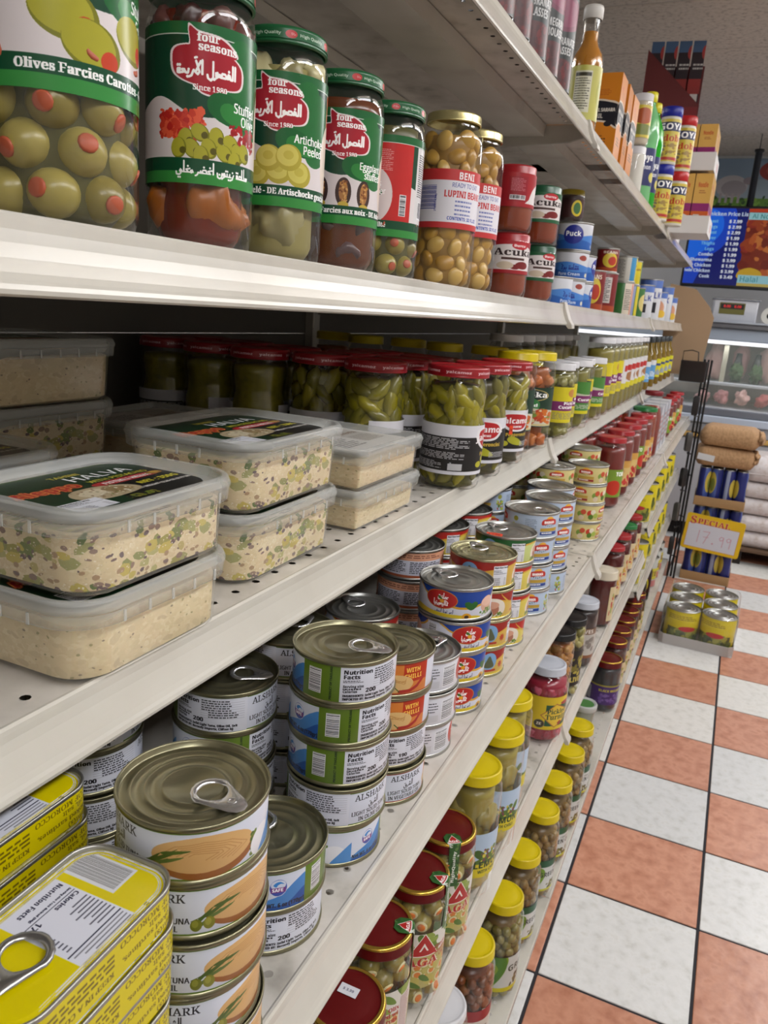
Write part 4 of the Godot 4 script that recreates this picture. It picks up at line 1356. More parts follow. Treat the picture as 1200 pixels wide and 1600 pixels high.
func cached_pepper(k: int) -> Mesh:
	var key := "P%d" % k
	if cache.has(key): return cache[key]
	var path := []
	var bend: float = [0.25, -0.35, 0.12][k]
	var v := []
	for i in 9:
		var t := float(i) / 8
		path.append(Vector3(sin(t * PI) * bend, (t - 0.5) * 3.4, 0))
	# tapered bent body from stacked rings
	var f := []
	for i in 9:
		var t := float(i) / 8
		f.append([0.02, 0.42, 0.62, 0.74, 0.82, 0.84, 0.8, 0.6, 0.05][i] * (1.0 + 0.08 * sin(i * 2.3 + k)))
	var vv := PackedVector3Array()
	var nn := PackedVector3Array()
	var uv := PackedVector2Array()
	for i in 9:
		for j in 13:
			var a := TAU * j / 12
			var d := Vector3(sin(a), 0, cos(a))
			vv.append(path[i] + d * f[i] * (1.0 + 0.1 * sin(3 * a + k)))
			nn.append((d + Vector3.UP * ((i - 4.5) * 0.12)).normalized())
			uv.append(Vector2(j / 12.0, i / 8.0))
	var stalk := tube([path[8] + Vector3(0, -0.05, 0), path[8] + Vector3(0.03, 0.25, 0), path[8] + Vector3(0.12, 0.5, 0.05)], 0.09, 6)
	cache[key] = merged([[packed(vv, nn, uv, stitch(9, 13)), Transform3D()], [stalk, Transform3D()]])
	return cache[key]

# a lidded plastic tub of halva
func tub(label: String, pos: Vector3, turn: float, hx: float, hz: float, h: float, rc: float, filling: Material, print_: Material, group: String) -> Node3D:
	var t := thing("halva_tub", label, "tub", pos, turn, group)
	var clear := glassy("tub_plastic", Color(0.93, 0.94, 0.93, 0.06), 0.12)
	var lidm := mat("lid_plastic", Color(0.86, 0.87, 0.86, 0.34), 0.27)
	lidm.transparency = BaseMaterial3D.TRANSPARENCY_ALPHA
	var d := -hx * 0.13
	part("body", loft([d - 0.004, 0.0, d, 0.003, d, 0.003, -0.006, h - 0.012, -0.0052, h - 0.004], hx, hz, rc, 8, true, false), clear, t)
	part("halva", loft([d - 0.006, 0.0015, d - 0.0014, 0.004, d - 0.0014, 0.004, -0.0086, h - 0.017, -0.012, h - 0.0155], hx, hz, rc, 8), filling, t)
	# lid: skirt, shoulder with beads, recessed top
	var skirt := h - 0.0165
	var lid := part("lid", loft([-0.0034, skirt, -0.0016, skirt + 0.0002, -0.001, skirt + 0.0085, -0.001, skirt + 0.0085, 0.0, skirt + 0.0096, 0.0, skirt + 0.0122, -0.0012, skirt + 0.0132, -0.0012, skirt + 0.0148, -0.003, skirt + 0.0168, -0.0058, skirt + 0.0172, -0.0075, skirt + 0.0165, -0.0095, skirt + 0.0112, -0.0115, skirt + 0.0108], hx, hz, rc, 8, false, true), lidm, t)
	# little ribs under the skirt
	var rib := block(0.0012, 0.0078, 0.0022, 0.0004)
	for s in [-1, 1]:
		for k in 5:
			var e := (k - 2) * 0.022
			if absf(e) < hz - rc: part("rib", rib, lidm, lid, Vector3(s * (hx - 0.0004), skirt + 0.0004, e))
			if absf(e) < hx - rc:
				var q := part("rib", rib, lidm, lid, Vector3(e, skirt + 0.0004, s * (hz - 0.0004)))
				q.rotation.y = PI / 2
	part("top_label", plate(hz - 0.0165, hx - 0.0165, rc * 0.7), print_, lid, Vector3(0, skirt + 0.011, 0)).rotation.y = PI / 2
	return t

# a flat rounded tin lying on its back, long side along z
func sardine_tin(label: String, pos: Vector3, turn: float, group: String, tab := true) -> Node3D:
	var t := thing("sardine_tin", label, "tin", pos, turn, group)
	var metal := tin_metal("tin_silver")
	var hx := 0.0300
	var hz := 0.0525
	var h := 0.0235
	part("body", loft([-0.002, 0.0, -0.0006, 0.002, -0.0006, 0.002, -0.0006, h - 0.002], hx, hz, 0.017, 8, true, false), sardine_side(), t)
	part("rim", loft([-0.0006, h - 0.0028, 0.0, h - 0.0022, 0.0, h - 0.0004, -0.0006, h, -0.0012, h, -0.0018, h - 0.0006, -0.002, h - 0.0026], hx, hz, 0.017, 8, false, false), metal, t)
	part("end", loft([-0.0021, h - 0.0026, -0.004, h - 0.003, -0.006, h - 0.0022], hx, hz, 0.017, 8, false, true), sardine_top(), t)
	if tab: add_tab(t, h - 0.0022, 0.036, 0.0, 1.25, true)
	return t

func bottle(called: String, label: String, pos: Vector3, flat: Array, glass: Material, cap_flat: Array, cap: Material, print_: Material, lr: float, y0: float, y1: float, arc: float, turn := 0.0, inner: Array = [], inner_mat: Material = null, group := "", category := "bottle") -> Node3D:
	var t := thing(called, label, category, pos, facing(pos.x, pos.z) + turn, group)
	part("body", lathe(flat, 40), glass, t)
	part("cap", lathe(cap_flat, 32), cap, t)
	if print_: part("label", lathe([lr + 0.0003, y0, lr + 0.0003, y1], 40, -arc / 2, arc / 2), print_, t)
	if inner: part("contents", lathe(inner, 36), inner_mat, t)
	return t

func box_of(called: String, label: String, pos: Vector3, size: Vector3, turn: float, print_: Material, group := "", category := "box") -> MeshInstance3D:
	return solo(called, label, category, carton(size.x, size.y, size.z), print_, pos, turn, group)
# ---------------------------------------------------------------- the stock, shelf by shelf
func stock() -> void:
	top_shelf()
	eye_shelf()
	tub_shelf()
	tuna_shelf()
	lowest_shelf()
	base_shelf()

func gold() -> StandardMaterial3D:
	return mat("gold_rim", rgb(206, 170, 74), 0.22, 0.85)

func eye_shelf() -> void:
	var y: float = LEVELS.fourth[1]
	var green := mat("lid_green", rgb(24, 92, 52), 0.3)
	var base := {"r": 0.0365, "h": 0.168, "neck": 0.0318, "shoulder": 0.136, "lid": green, "lid_r": 0.0345, "lid_h": 0.0125, "lid_band": lid_band(), "y0": 0.041, "y1": 0.136}
	var s := base.duplicate()
	s.merge({"r": 0.045, "h": 0.19, "neck": 0.039, "lid_r": 0.042, "shoulder": 0.16, "y0": 0.066, "y1": 0.165, "label": four_label("label_stuffed", "Stuffed", "Green", "Olives Farcies Carottes - Gefüllte", "", "stuffed"), "turn": 0.82, "core": mat("brine_green", rgb(84, 80, 36), 0.4), "inset": 0.010, "core_top": 0.17, "fill": [["stuffed", 0.004, 0.098, 0.0138, 3, "pimento", rgb(176, 84, 54)]]}, true)
	jar("olive_jar", "large jar of stuffed green olives at the near end of the eye level shelf", Vector3(-0.2035, y, 1.040), s, "green capped jars")
	s = base.duplicate()
	s.merge({"label": four_label("label_salad", "Stuffed", "Olive", "", "ilTo zytwN axdR MxmY", "salad"), "turn": 0.36, "core": mat("salad_red", rgb(108, 30, 10), 0.15), "inset": 0.0075, "core_top": 0.146, "fill": [["chunk", 0.002, 0.06, 0.0185, 5, "salad_piece", rgb(196, 108, 18), "pepper_piece"], ["chunk", 0.130, 0.150, 0.009, 6, "salad_dark", rgb(66, 18, 12), "pepper_piece"]]}, true)
	jar("olive_salad_jar", "jar of red and orange stuffed olive salad with a dark green label", Vector3(-0.195, y, 0.919), s, "green capped jars")
	s = base.duplicate()
	s.merge({"label": four_label("label_artichoke", "Artichoke", "Peeled", "FR Fonds pelé - DE Artischocke geschält", "", "artichoke"), "turn": 0.16, "core": mat("brine_pale", rgb(150, 140, 84), 0.4), "inset": 0.008, "core_top": 0.142, "fill": [["chunk", 0.003, 0.064, 0.0205, 8, "artichoke", rgb(186, 176, 122), "artichoke_heart"], ["chunk", 0.128, 0.15, 0.011, 9, "artichoke", rgb(186, 176, 122), "artichoke_heart"]]}, true)
	jar("artichoke_jar", "jar of pale peeled artichoke hearts with a green lid", Vector3(-0.195, y, 0.817), s, "green capped jars")
	s = base.duplicate()
	s.merge({"label": four_label("label_eggplant", "Eggplant", "stuffed", "FR Aubergines Farcies aux noix - DE Auberginen", "", "eggplant"), "turn": 0.26, "core": mat("oil_brown", rgb(96, 44, 14), 0.2), "inset": 0.003, "core_top": 0.145, "fill": [["chunk", 0.005, 0.05, 0.0135, 12, "eggplant", rgb(62, 34, 36), "eggplant_piece"]]}, true)
	jar("eggplant_jar", "jar of dark stuffed eggplant in brown oil under a green lid", Vector3(-0.195, y, 0.709), s, "green capped jars")
	s = base.duplicate()
	s.merge({"label": four_label("label_pepper", "Olives", "Pepper", "FR Olives Farcies - DE Gefüllte", "", "pepper"), "turn": -0.95, "core": mat("brine_green", rgb(84, 80, 36), 0.4), "inset": 0.008, "core_top": 0.146, "fill": [["stuffed", 0.004, 0.062, 0.0115, 15, "pimento", rgb(196, 92, 58)]]}, true)
	jar("olive_jar", "green lidded jar turned to show the red side panel of its label", Vector3(-0.195, y, 0.607), s, "green capped jars")
	# lupini beans
	var lup := {"r": 0.0385, "h": 0.203, "neck": 0.0305, "shoulder": 0.165, "lid": mat("lid_gold", rgb(206, 196, 140), 0.25, 0.75), "lid_r": 0.0335, "lid_h": 0.0115, "label": lupini_label(), "y0": 0.070, "y1": 0.137, "arc": 3.5, "turn": 0.62, "core": mat("brine_yellow", rgb(150, 112, 48), 0.4), "inset": 0.008, "core_top": 0.176, "fill": [["bean", 0.004, 0.082, 0.0112, 21], ["bean", 0.126, 0.178, 0.0112, 22]]}
	jar("lupini_jar", "tall gold capped jar of yellow lupini beans next to the green lidded jars", Vector3(-0.197, y, 0.419), lup, "lupini jars")
	var lup2 := lup.duplicate()
	lup2.turn = 0.66
	jar("lupini_jar", "tall gold capped jar of lupini beans half hidden beside the red pepper spread", Vector3(-0.197, y, 0.325), lup2, "lupini jars")
	# red pepper spread, two by two
	var red := mat("lid_red", rgb(158, 24, 34), 0.3)
	var dark_green := mat("lid_dark_green", rgb(22, 78, 50), 0.3)
	var paste := mat("spread", rgb(136, 52, 18), 0.25)
	for k in [[0.142, 0, red, "red", rgb(164, 34, 44), -0.4], [0.150, 1, red, "red", rgb(164, 34, 44), 2.5], [-0.046, 0, dark_green, "green", rgb(34, 92, 56), -0.25], [-0.034, 1, dark_green, "green", rgb(34, 92, 56), -0.5]]:
		jar("spread_jar", "squat jar of red pepper spread with a %s lid, %s of its pair" % [k[3], "upper" if k[1] else "lower"], Vector3(-0.191, y + k[1] * 0.0962, k[0]), {"r": 0.033, "h": 0.096, "neck": 0.0295, "shoulder": 0.078, "lid": k[2], "lid_r": 0.0318, "lid_h": 0.014, "label": acuka_label("acuka_" + k[3], k[4]), "y0": 0.036, "y1": 0.084, "core": paste, "inset": 0.0015, "turn": k[5], "core_top": 0.078}, "red pepper spread jars")
	# cream cans
	var cream := simple_label("cream_wrap", 900, 210, rgb(206, 208, 216), [["c", [-20, 90, 150, 110, 400, 80, 620, 110, 920, 90, 920, 230, -20, 230], rgb(70, 130, 206)], ["c", [-20, 150, 200, 130, 460, 160, 920, 130, 920, 230, -20, 230], rgb(40, 96, 180)], ["a", "kSTo bwK", 430, 140, 2.1, rgb(30, 50, 140)], ["t", "Pure Cream", 430, 190, 34, rgb(210, 222, 240)], ["o", 150, 90, 84, 76, rgb(36, 46, 140)], ["t", "Puck", 150, 104, 56, Color.WHITE], ["o", 720, 90, 84, 76, rgb(36, 46, 140)], ["t", "Puck", 720, 104, 56, Color.WHITE], ["o", 540, 44, 40, 22, rgb(150, 60, 50)], ["o", 600, 180, 20, 18, rgb(236, 230, 200)], ["s", 80, [rgb(60, 70, 160), rgb(210, 212, 222)], 6, 10, Rect2(800, 20, 90, 180)]])
	for k in [[-0.40, 0, 0.48, "lowest of its stack"], [-0.405, 1, 0.48, "in the middle of its stack"], [-0.41, 2, 0.18, "topmost of its stack"]]: can("cream_can", "blue and white cream can beside the pepper spread, " + k[3], Vector3(-0.205, y + k[1] * 0.0592, k[0]), 0.0385, 0.059, cream, tin_metal("tin_silver"), k[2], 9.0, "cream cans")
	can("cream_can", "blue and white cream can wedged in front of its stack", Vector3(-0.212, y, -0.300), 0.0385, 0.059, cream, tin_metal("tin_silver"), 0.3, 9.0, "cream cans")
	can("cream_can", "blue checked cream can, lower of the pair behind the cream stack", Vector3(-0.205, y, -0.50), 0.0385, 0.059, cream, tin_metal("tin_silver"), 0.92, 9.0, "cream cans")
	can("cream_can", "blue checked cream can, upper of the pair behind the cream stack", Vector3(-0.205, y + 0.0592, -0.50), 0.0385, 0.059, cream, tin_metal("tin_silver"), 0.94, 9.0, "cream cans")
	var beans_wrap := simple_label("maroon_wrap", 600, 300, rgb(120, 24, 28), [["r", 90, 30, 150, 200, rgb(196, 190, 186)], ["p", 100, 40, 130, 180, 14, INK], ["o", 400, 150, 70, 100, rgb(214, 190, 60)], ["r", 0, 250, 600, 50, rgb(170, 70, 34)], ["o", 420, 160, 40, 60, rgb(190, 60, 40)], ["t", "BEANS", 400, 60, 44, rgb(230, 220, 200)]])
	var plain_wrap := simple_label("striped_wrap", 600, 300, rgb(196, 194, 186), [["r", 60, 0, 130, 300, rgb(170, 168, 160)], ["p", 70, 30, 110, 240, 18, INK], ["r", 230, 0, 60, 300, rgb(60, 140, 190)], ["r", 290, 0, 110, 300, rgb(214, 196, 40)], ["t", "FAVA", 345, 120, 40, rgb(120, 30, 30)], ["r", 400, 0, 200, 300, rgb(90, 130, 60)], ["o", 500, 160, 60, 80, rgb(196, 190, 120)]])
	var green_wrap := simple_label("green_wrap", 600, 300, rgb(54, 110, 52), [["r", 120, 0, 70, 300, rgb(216, 206, 190)], ["r", 190, 0, 50, 300, rgb(206, 150, 130)], ["r", 260, 0, 60, 300, rgb(150, 160, 200)], ["r", 330, 0, 60, 300, rgb(206, 190, 40)], ["o", 480, 150, 70, 90, rgb(206, 190, 120)], ["p", 130, 60, 60, 200, 12, INK]])
	var white_blue := simple_label("milk_wrap", 600, 300, rgb(206, 208, 214), [["r", 0, 0, 600, 60, rgb(80, 110, 180)], ["t", "MILK", 160, 140, 70, rgb(50, 70, 150)], ["r", 110, 170, 90, 80, rgb(30, 30, 40)], ["o", 420, 170, 90, 90, rgb(206, 150, 120)], ["o", 480, 230, 60, 40, rgb(220, 180, 60)], ["r", 300, 60, 40, 240, rgb(60, 130, 190)]])
	var silver := tin_metal("tin_silver")
	jar("honey_jar", "dark jar with a yellow lid standing on the cream cans", Vector3(-0.225, y + 0.1776, -0.43), {"r": 0.027, "h": 0.07, "lid": mat("lid_mustard", rgb(170, 150, 40), 0.35), "lid_h": 0.012, "core": mat("dark_syrup", rgb(46, 18, 16), 0.3), "inset": 0.0012, "label": simple_label("round_label", 300, 160, rgb(60, 30, 30), [["o", 150, 80, 60, 70, rgb(214, 190, 40)], ["o", 150, 80, 40, 50, rgb(60, 110, 60)]]), "y0": 0.012, "y1": 0.05, "arc": 2.4, "turn": 0.5}, "", "jar")
	for k in [[-0.86, 0, beans_wrap, 0.3, 0.036, 0.105, "large maroon can of beans"], [-0.86, 1, beans_wrap, 0.62, 0.030, 0.062, "small maroon can standing on the large one"], [-0.70, 0, beans_wrap, 0.66, 0.030, 0.10, "maroon can with a yellow emblem"], [-1.20, 0, green_wrap, 0.16, 0.036, 0.10, "green can under a striped one"], [-1.20, 1, plain_wrap, 0.30, 0.036, 0.075, "striped can with a yellow panel on a green one"], [-1.36, 0, green_wrap, 0.42, 0.034, 0.10, "pastel striped can by the second joint"], [-1.36, 1, plain_wrap, 0.48, 0.032, 0.075, "yellow sided can on a pastel one"], [-1.52, 0, green_wrap, 0.60, 0.034, 0.10, "bright green can at the second joint"]]:
		can("food_can", k[6] + " on the eye level shelf", Vector3(-0.203, y + k[1] * (0.1052 if k[2] == beans_wrap else 0.1002), k[0]), k[4], k[5], k[2], silver, k[3], 9.0, "distant cans on the eye level shelf")
	for i in 5:
		can("milk_tin", "white and blue milk tin, %s along the far end of the eye level shelf" % ["nearest", "second", "third", "fourth", "last"][i], Vector3(-0.205, y, -1.72 - i * 0.27), 0.045, 0.12 + 0.035 * (i % 2), white_blue, silver, [0.25, 0.22, 0.7, 0.3, 0.68][i], 9.0, "milk tins")

func tub_shelf() -> void:
	var y: float = LEVELS.third[1]
	var hx := 0.063
	var hz := 0.079
	var h := 0.0545
	var pist := halva_mat("halva_pistachio", true)
	var smooth := halva_mat("halva_plain", false)
	var lab := halva_label("halva_label")
	var lab700 := halva_label("halva_label_large", false, "700G")
	var g := "oval halva tubs"
	for a in [[-0.197, 1.016, 0.0, 2, ["pistachio halva tub with a dark green printed lid at the near end of its shelf", "lower pistachio halva tub at the near end of its shelf"], [0, 1]], [-0.228, 0.813, 0.01, 2, ["pistachio halva tub with a printed lid beside the clear square tubs", "pistachio halva tub under another beside the clear square tubs"], [0, 0]], [-0.345, 1.03, 0.04, 2, ["halva tub with a printed lid right behind the nearest stack", "halva tub under another right behind the nearest stack"], [0, 1]], [-0.462, 0.862, 0.0, 3, ["shaded halva tub, top of the stack of three at the back", "shaded halva tub, middle of the stack of three at the back", "shaded halva tub, bottom of the stack of three at the back"], [1, 0, 0]]]:
		for k in a[3]:
			var big: bool = a[0] == -0.228 or a[3] == 3
			var th := 0.0602 if big else h
			tub(a[4][k], Vector3(a[0], y + (a[3] - 1 - k) * (th - 0.0005), a[1] + (0.004 if k else 0.0)), a[2], 0.072 if big else hx, 0.0895 if big else hz, th, 0.034, [pist, smooth][a[5][k]], lab700 if big else lab, g)
	var clear := halva_label("plain_label", true)
	for a in [[-0.222, 0.617, "clear square tub of plain halva", 0.0], [-0.445, 0.665, "shaded clear square tub at the back", 0.1]]:
		for k in 2: tub("%s, %s of two by the pepper jars" % [a[2], ["upper", "lower"][k]], Vector3(a[0], y + (1 - k) * 0.044, a[1]), a[3], 0.068, 0.084, 0.0445, 0.012, smooth, clear, "square halva tubs")
	# pickled peppers under red lids
	var red := mat("lid_red", rgb(158, 24, 34), 0.3)
	var pep := {"r": 0.042, "h": 0.163, "neck": 0.0375, "waist": true, "lid": red, "lid_r": 0.041, "lid_h": 0.014, "lid_band": pepper_lid(), "core": mat("pickle_brine", rgb(84, 80, 14), 0.3), "inset": 0.009, "label": pepper_back(), "y0": 0.022, "y1": 0.088, "arc": 4.6}
	var s := pep.duplicate()
	s.merge({"turn": 0.55, "fill": [["pepper", 0.0, 0.034, 0.0105, 2], ["pepper", 0.055, 0.150, 0.0118, 31], ["pepper", 0.07, 0.14, 0.0118, 131]]})
	jar("pepper_jar", "red lidded jar of green peppers showing the black back of its label", Vector3(-0.168, y, 0.395), s, "red lidded pepper jars")
	s = pep.duplicate()
	s.merge({"turn": -0.75, "fill": [["pepper", 0.08, 0.15, 0.0112, 33], ["pepper", 0.004, 0.03, 0.0105, 34]]})
	s.core = mat("pickle_brown", rgb(72, 64, 28), 0.35)
	var j := jar("pepper_jar", "red lidded pickle jar with an orange price sticker, second from the clear tubs", Vector3(-0.168, y, 0.287), s, "red lidded pepper jars")
	part("price_sticker", lathe([0.0428, 0.052, 0.0428, 0.064], 8, 0.62, 0.95), simple_label("sticker", 120, 80, rgb(236, 74, 34), [["t", "$ 7.99", 60, 54, 34, rgb(120, 20, 20)]], 0.7), j)
	s = s.duplicate()
	s.turn = -0.35
	s.erase("fill")
	s.merge({"fill": [["pepper", 0.08, 0.15, 0.0112, 36]]}, true)
	j = jar("pepper_jar", "red lidded pickle jar with a gold picture label, third from the clear tubs", Vector3(-0.168, y, 0.160), s, "red lidded pepper jars")
	part("price_sticker", lathe([0.0428, 0.050, 0.0428, 0.064], 6, 0.72, 0.86), mats["sticker"], j)
	var n := 0
	var ranks := ["second", "third", "fourth", "fifth", "sixth"]
	for row in 5:
		for k in ([3, 3, 2, 2, 2][row]):
			s = pep.duplicate()
			s.turn = [2.2, 0.9, 3.0][(row + k) % 3]
			s.inset = 0.005
			if row < 2:
				s.inset = 0.009
				s.fill = [["pepper", 0.02, 0.145, 0.0118, 140 + row * 5 + k]]
			s.core = mat("pickle_dense", Color.WHITE, 0.3, 0.0, noise_tex(77, 0.03, [rgb(112, 106, 20), rgb(132, 124, 22), rgb(150, 140, 34), rgb(124, 116, 22)], 256, 3))
			jar("pepper_jar", "shaded red lidded pepper jar, row %s from the front, %s from the tubs" % [ranks[row], ["first", "second", "third"][k]], Vector3(-0.262 - row * 0.088, y, [0.455, 0.44, 0.46, 0.45, 0.44][row] - k * 0.0905), s, "shaded pepper jars")
			n += 1
	# yellow lidded mixed vegetables
	var yellow := mat("lid_yellow", rgb(206, 184, 12), 0.3)
	var veg := simple_label("veg_label", 700, 360, rgb(24, 56, 40), [["o", 200, 70, 120, 56, rgb(196, 176, 110)], ["o", 200, 70, 112, 50, rgb(20, 44, 34)], ["e", "Maloka", 200, 88, 64, Color.WHITE, 0.95], ["o", 200, 160, 70, 66, rgb(60, 130, 70)], ["t", "Mixed", 200, 176, 40, Color.WHITE], ["c", [-20, 240, 100, 190, 330, 200, 480, 240, 480, 340, -20, 340], rgb(206, 200, 180)], ["s", 60, [rgb(178, 60, 34), rgb(206, 110, 40), rgb(212, 200, 160), rgb(120, 140, 60), rgb(190, 80, 30)], 16, 34, Rect2(40, 210, 320, 110)], ["r", 0, 336, 700, 10, rgb(206, 186, 110)], ["o", 540, 120, 60, 90, rgb(206, 200, 180)], ["p", 440, 240, 220, 80, 7, rgb(200, 210, 200)]])
	var mix := {"r": 0.036, "h": 0.174, "neck": 0.031, "shoulder": 0.135, "lid": yellow, "lid_r": 0.0345, "lid_h": 0.015, "label": veg, "y0": 0.042, "y1": 0.112, "core": mat("carrot_brine", rgb(150, 78, 26), 0.35), "inset": 0.013, "fill": [["chunk", 0.112, 0.142, 0.0115, 41, "carrot", rgb(184, 96, 32), "carrot_piece"], ["chunk", 0.004, 0.04, 0.0115, 42, "carrot", rgb(184, 96, 32), "carrot_piece"]], "turn": 0.9}
	jar("vegetable_jar", "yellow lidded jar of mixed vegetables squeezed behind the red lidded row", Vector3(-0.176, y, 0.066), mix, "yellow lidded jars")
	mix = mix.duplicate()
	mix.turn = 1.15
	jar("vegetable_jar", "yellow lidded jar of orange mixed vegetables at the near shelf joint", Vector3(-0.163, y, -0.022), mix, "yellow lidded jars")
	for k in 5:
		mix = mix.duplicate()
		mix.erase("fill")
		mix.inset = 0.003
		jar("vegetable_jar", "shaded yellow lidded jar behind the front row, %s" % ["nearest the aisle", "second back", "third back", "fourth back", "deepest"][k], Vector3(-0.255 - k * 0.082, y, -0.03 + 0.02 * (k % 2)), mix, "yellow lidded jars")
	# short pickles, then tall ones, then little bottles
	var white := mat("lid_white", rgb(206, 206, 210), 0.3)
	var pick := {"r": 0.034, "h": 0.15, "neck": 0.029, "shoulder": 0.118, "lid": white, "lid_r": 0.0325, "lid_h": 0.014, "label": pickle_label("short_pickle"), "y0": 0.034, "y1": 0.104, "core": mat("pickle_green", rgb(122, 116, 44), 0.3), "inset": 0.010, "fill": [["chunk", 0.004, 0.034, 0.010, 51, "gherkin", rgb(128, 122, 50), "gherkin"], ["chunk", 0.102, 0.128, 0.010, 52, "gherkin", rgb(128, 122, 50), "gherkin"]]}
	var words := ["first", "second", "third", "fourth", "fifth", "sixth", "seventh", "eighth", "ninth", "tenth"]
	for i in 5:
		var q := pick.duplicate()
		q.turn = [-0.5, 0.1, -0.2, 0.5, 0.2][i]
		if i > 1: q.erase("fill")
		if i in [2, 4]: q.label = simple_label("green_pickle", 600, 300, rgb(70, 130, 54), [["c", [-10, 100, 200, 80, 420, 120, 610, 90, 610, 160, -10, 160], rgb(190, 194, 170)], ["r", 0, 130, 600, 66, rgb(120, 40, 100)], ["t", "Pickled", 180, 160, 34, Color.WHITE], ["t", "Cucumbers", 440, 180, 34, Color.WHITE], ["r", 0, 270, 600, 30, rgb(206, 196, 30)], ["p", 60, 216, 460, 40, 4, rgb(190, 196, 180)]])
		jar("pickle_jar", "short white lidded pickle jar, %s beyond the near joint" % words[i], Vector3(-0.155 - 0.012 * (i % 2), y, -0.185 - i * 0.098), q, "short pickle jars")
	for i in 9:
		var q := {"r": 0.0355, "h": 0.196, "neck": 0.030, "shoulder": 0.155, "lid": white, "lid_r": 0.0335, "lid_h": 0.014, "label": pickle_label("short_pickle") if i < 3 else simple_label("red_white", 500, 300, rgb(210, 210, 212), [["r", 40, 60, 150, 60, rgb(180, 40, 40)], ["r", 290, 60, 150, 60, rgb(180, 40, 40)], ["o", 130, 180, 60, 50, rgb(160, 110, 70)], ["o", 380, 180, 60, 50, rgb(160, 110, 70)], ["r", 0, 240, 500, 60, rgb(206, 196, 40)]]), "y0": 0.05, "y1": 0.135, "core": mat("pickle_tall", rgb(132, 122, 46), 0.3), "inset": 0.003, "turn": [0.3, -0.2, 0.1, 0.4, -0.3, 0.2, 0.0, 0.3, -0.1][i]}
		jar("pickle_jar", "tall white lidded pickle jar, %s of the front row" % words[i], Vector3(-0.160, y, -0.70 - i * 0.098), q, "tall pickle jars")
		if i < 7:
			q = q.duplicate()
			jar("pickle_jar", "tall white lidded pickle jar, %s of the row behind the short ones" % words[i], Vector3(-0.262, y, -0.16 - i * 0.10), q, "tall pickle jars")
	var oil := glassy("oil_glass", Color(0.5, 0.42, 0.1, 0.35), 0.05)
	var blue_label := simple_label("blue_label", 300, 240, rgb(90, 150, 200), [["r", 0, 0, 300, 60, rgb(214, 216, 220)], ["r", 60, 80, 90, 40, rgb(180, 40, 50)], ["p", 40, 140, 200, 70, 5, Color.WHITE]])
	var yel_label := simple_label("yellow_label", 300, 240, rgb(206, 200, 30), [["o", 90, 90, 50, 44, rgb(60, 120, 50)], ["r", 150, 60, 120, 30, rgb(40, 60, 120)], ["g", [0, 0, 60, 80, -60, 80], rgb(150, 160, 170), 200, 130, 1.0], ["t", "OIL", 90, 200, 50, rgb(150, 30, 30)]])
	for i in 6:
		bottle("oil_bottle", "small %s labelled bottle at the far end of the tub shelf, %s of its kind" % ["blue" if i < 2 else "yellow", words[i if i < 2 else i - 2]], Vector3(-0.165, y, -1.74 - i * 0.20), [0, 0.001, 0.028, 0.0, 0.03, 0.004, 0.03, 0.11, 0.026, 0.13, 0.013, 0.15, 0.012, 0.178], mat("oil_amber", rgb(120, 96, 30), 0.1), [0.013, 0.172, 0.014, 0.174, 0.014, 0.194, 0.012, 0.196, 0, 0.196], mat("cap_dark", rgb(60, 66, 70), 0.4), blue_label if i < 2 else yel_label, 0.03, 0.03, 0.105, 3.6, 0.2, [], null, "small bottles")

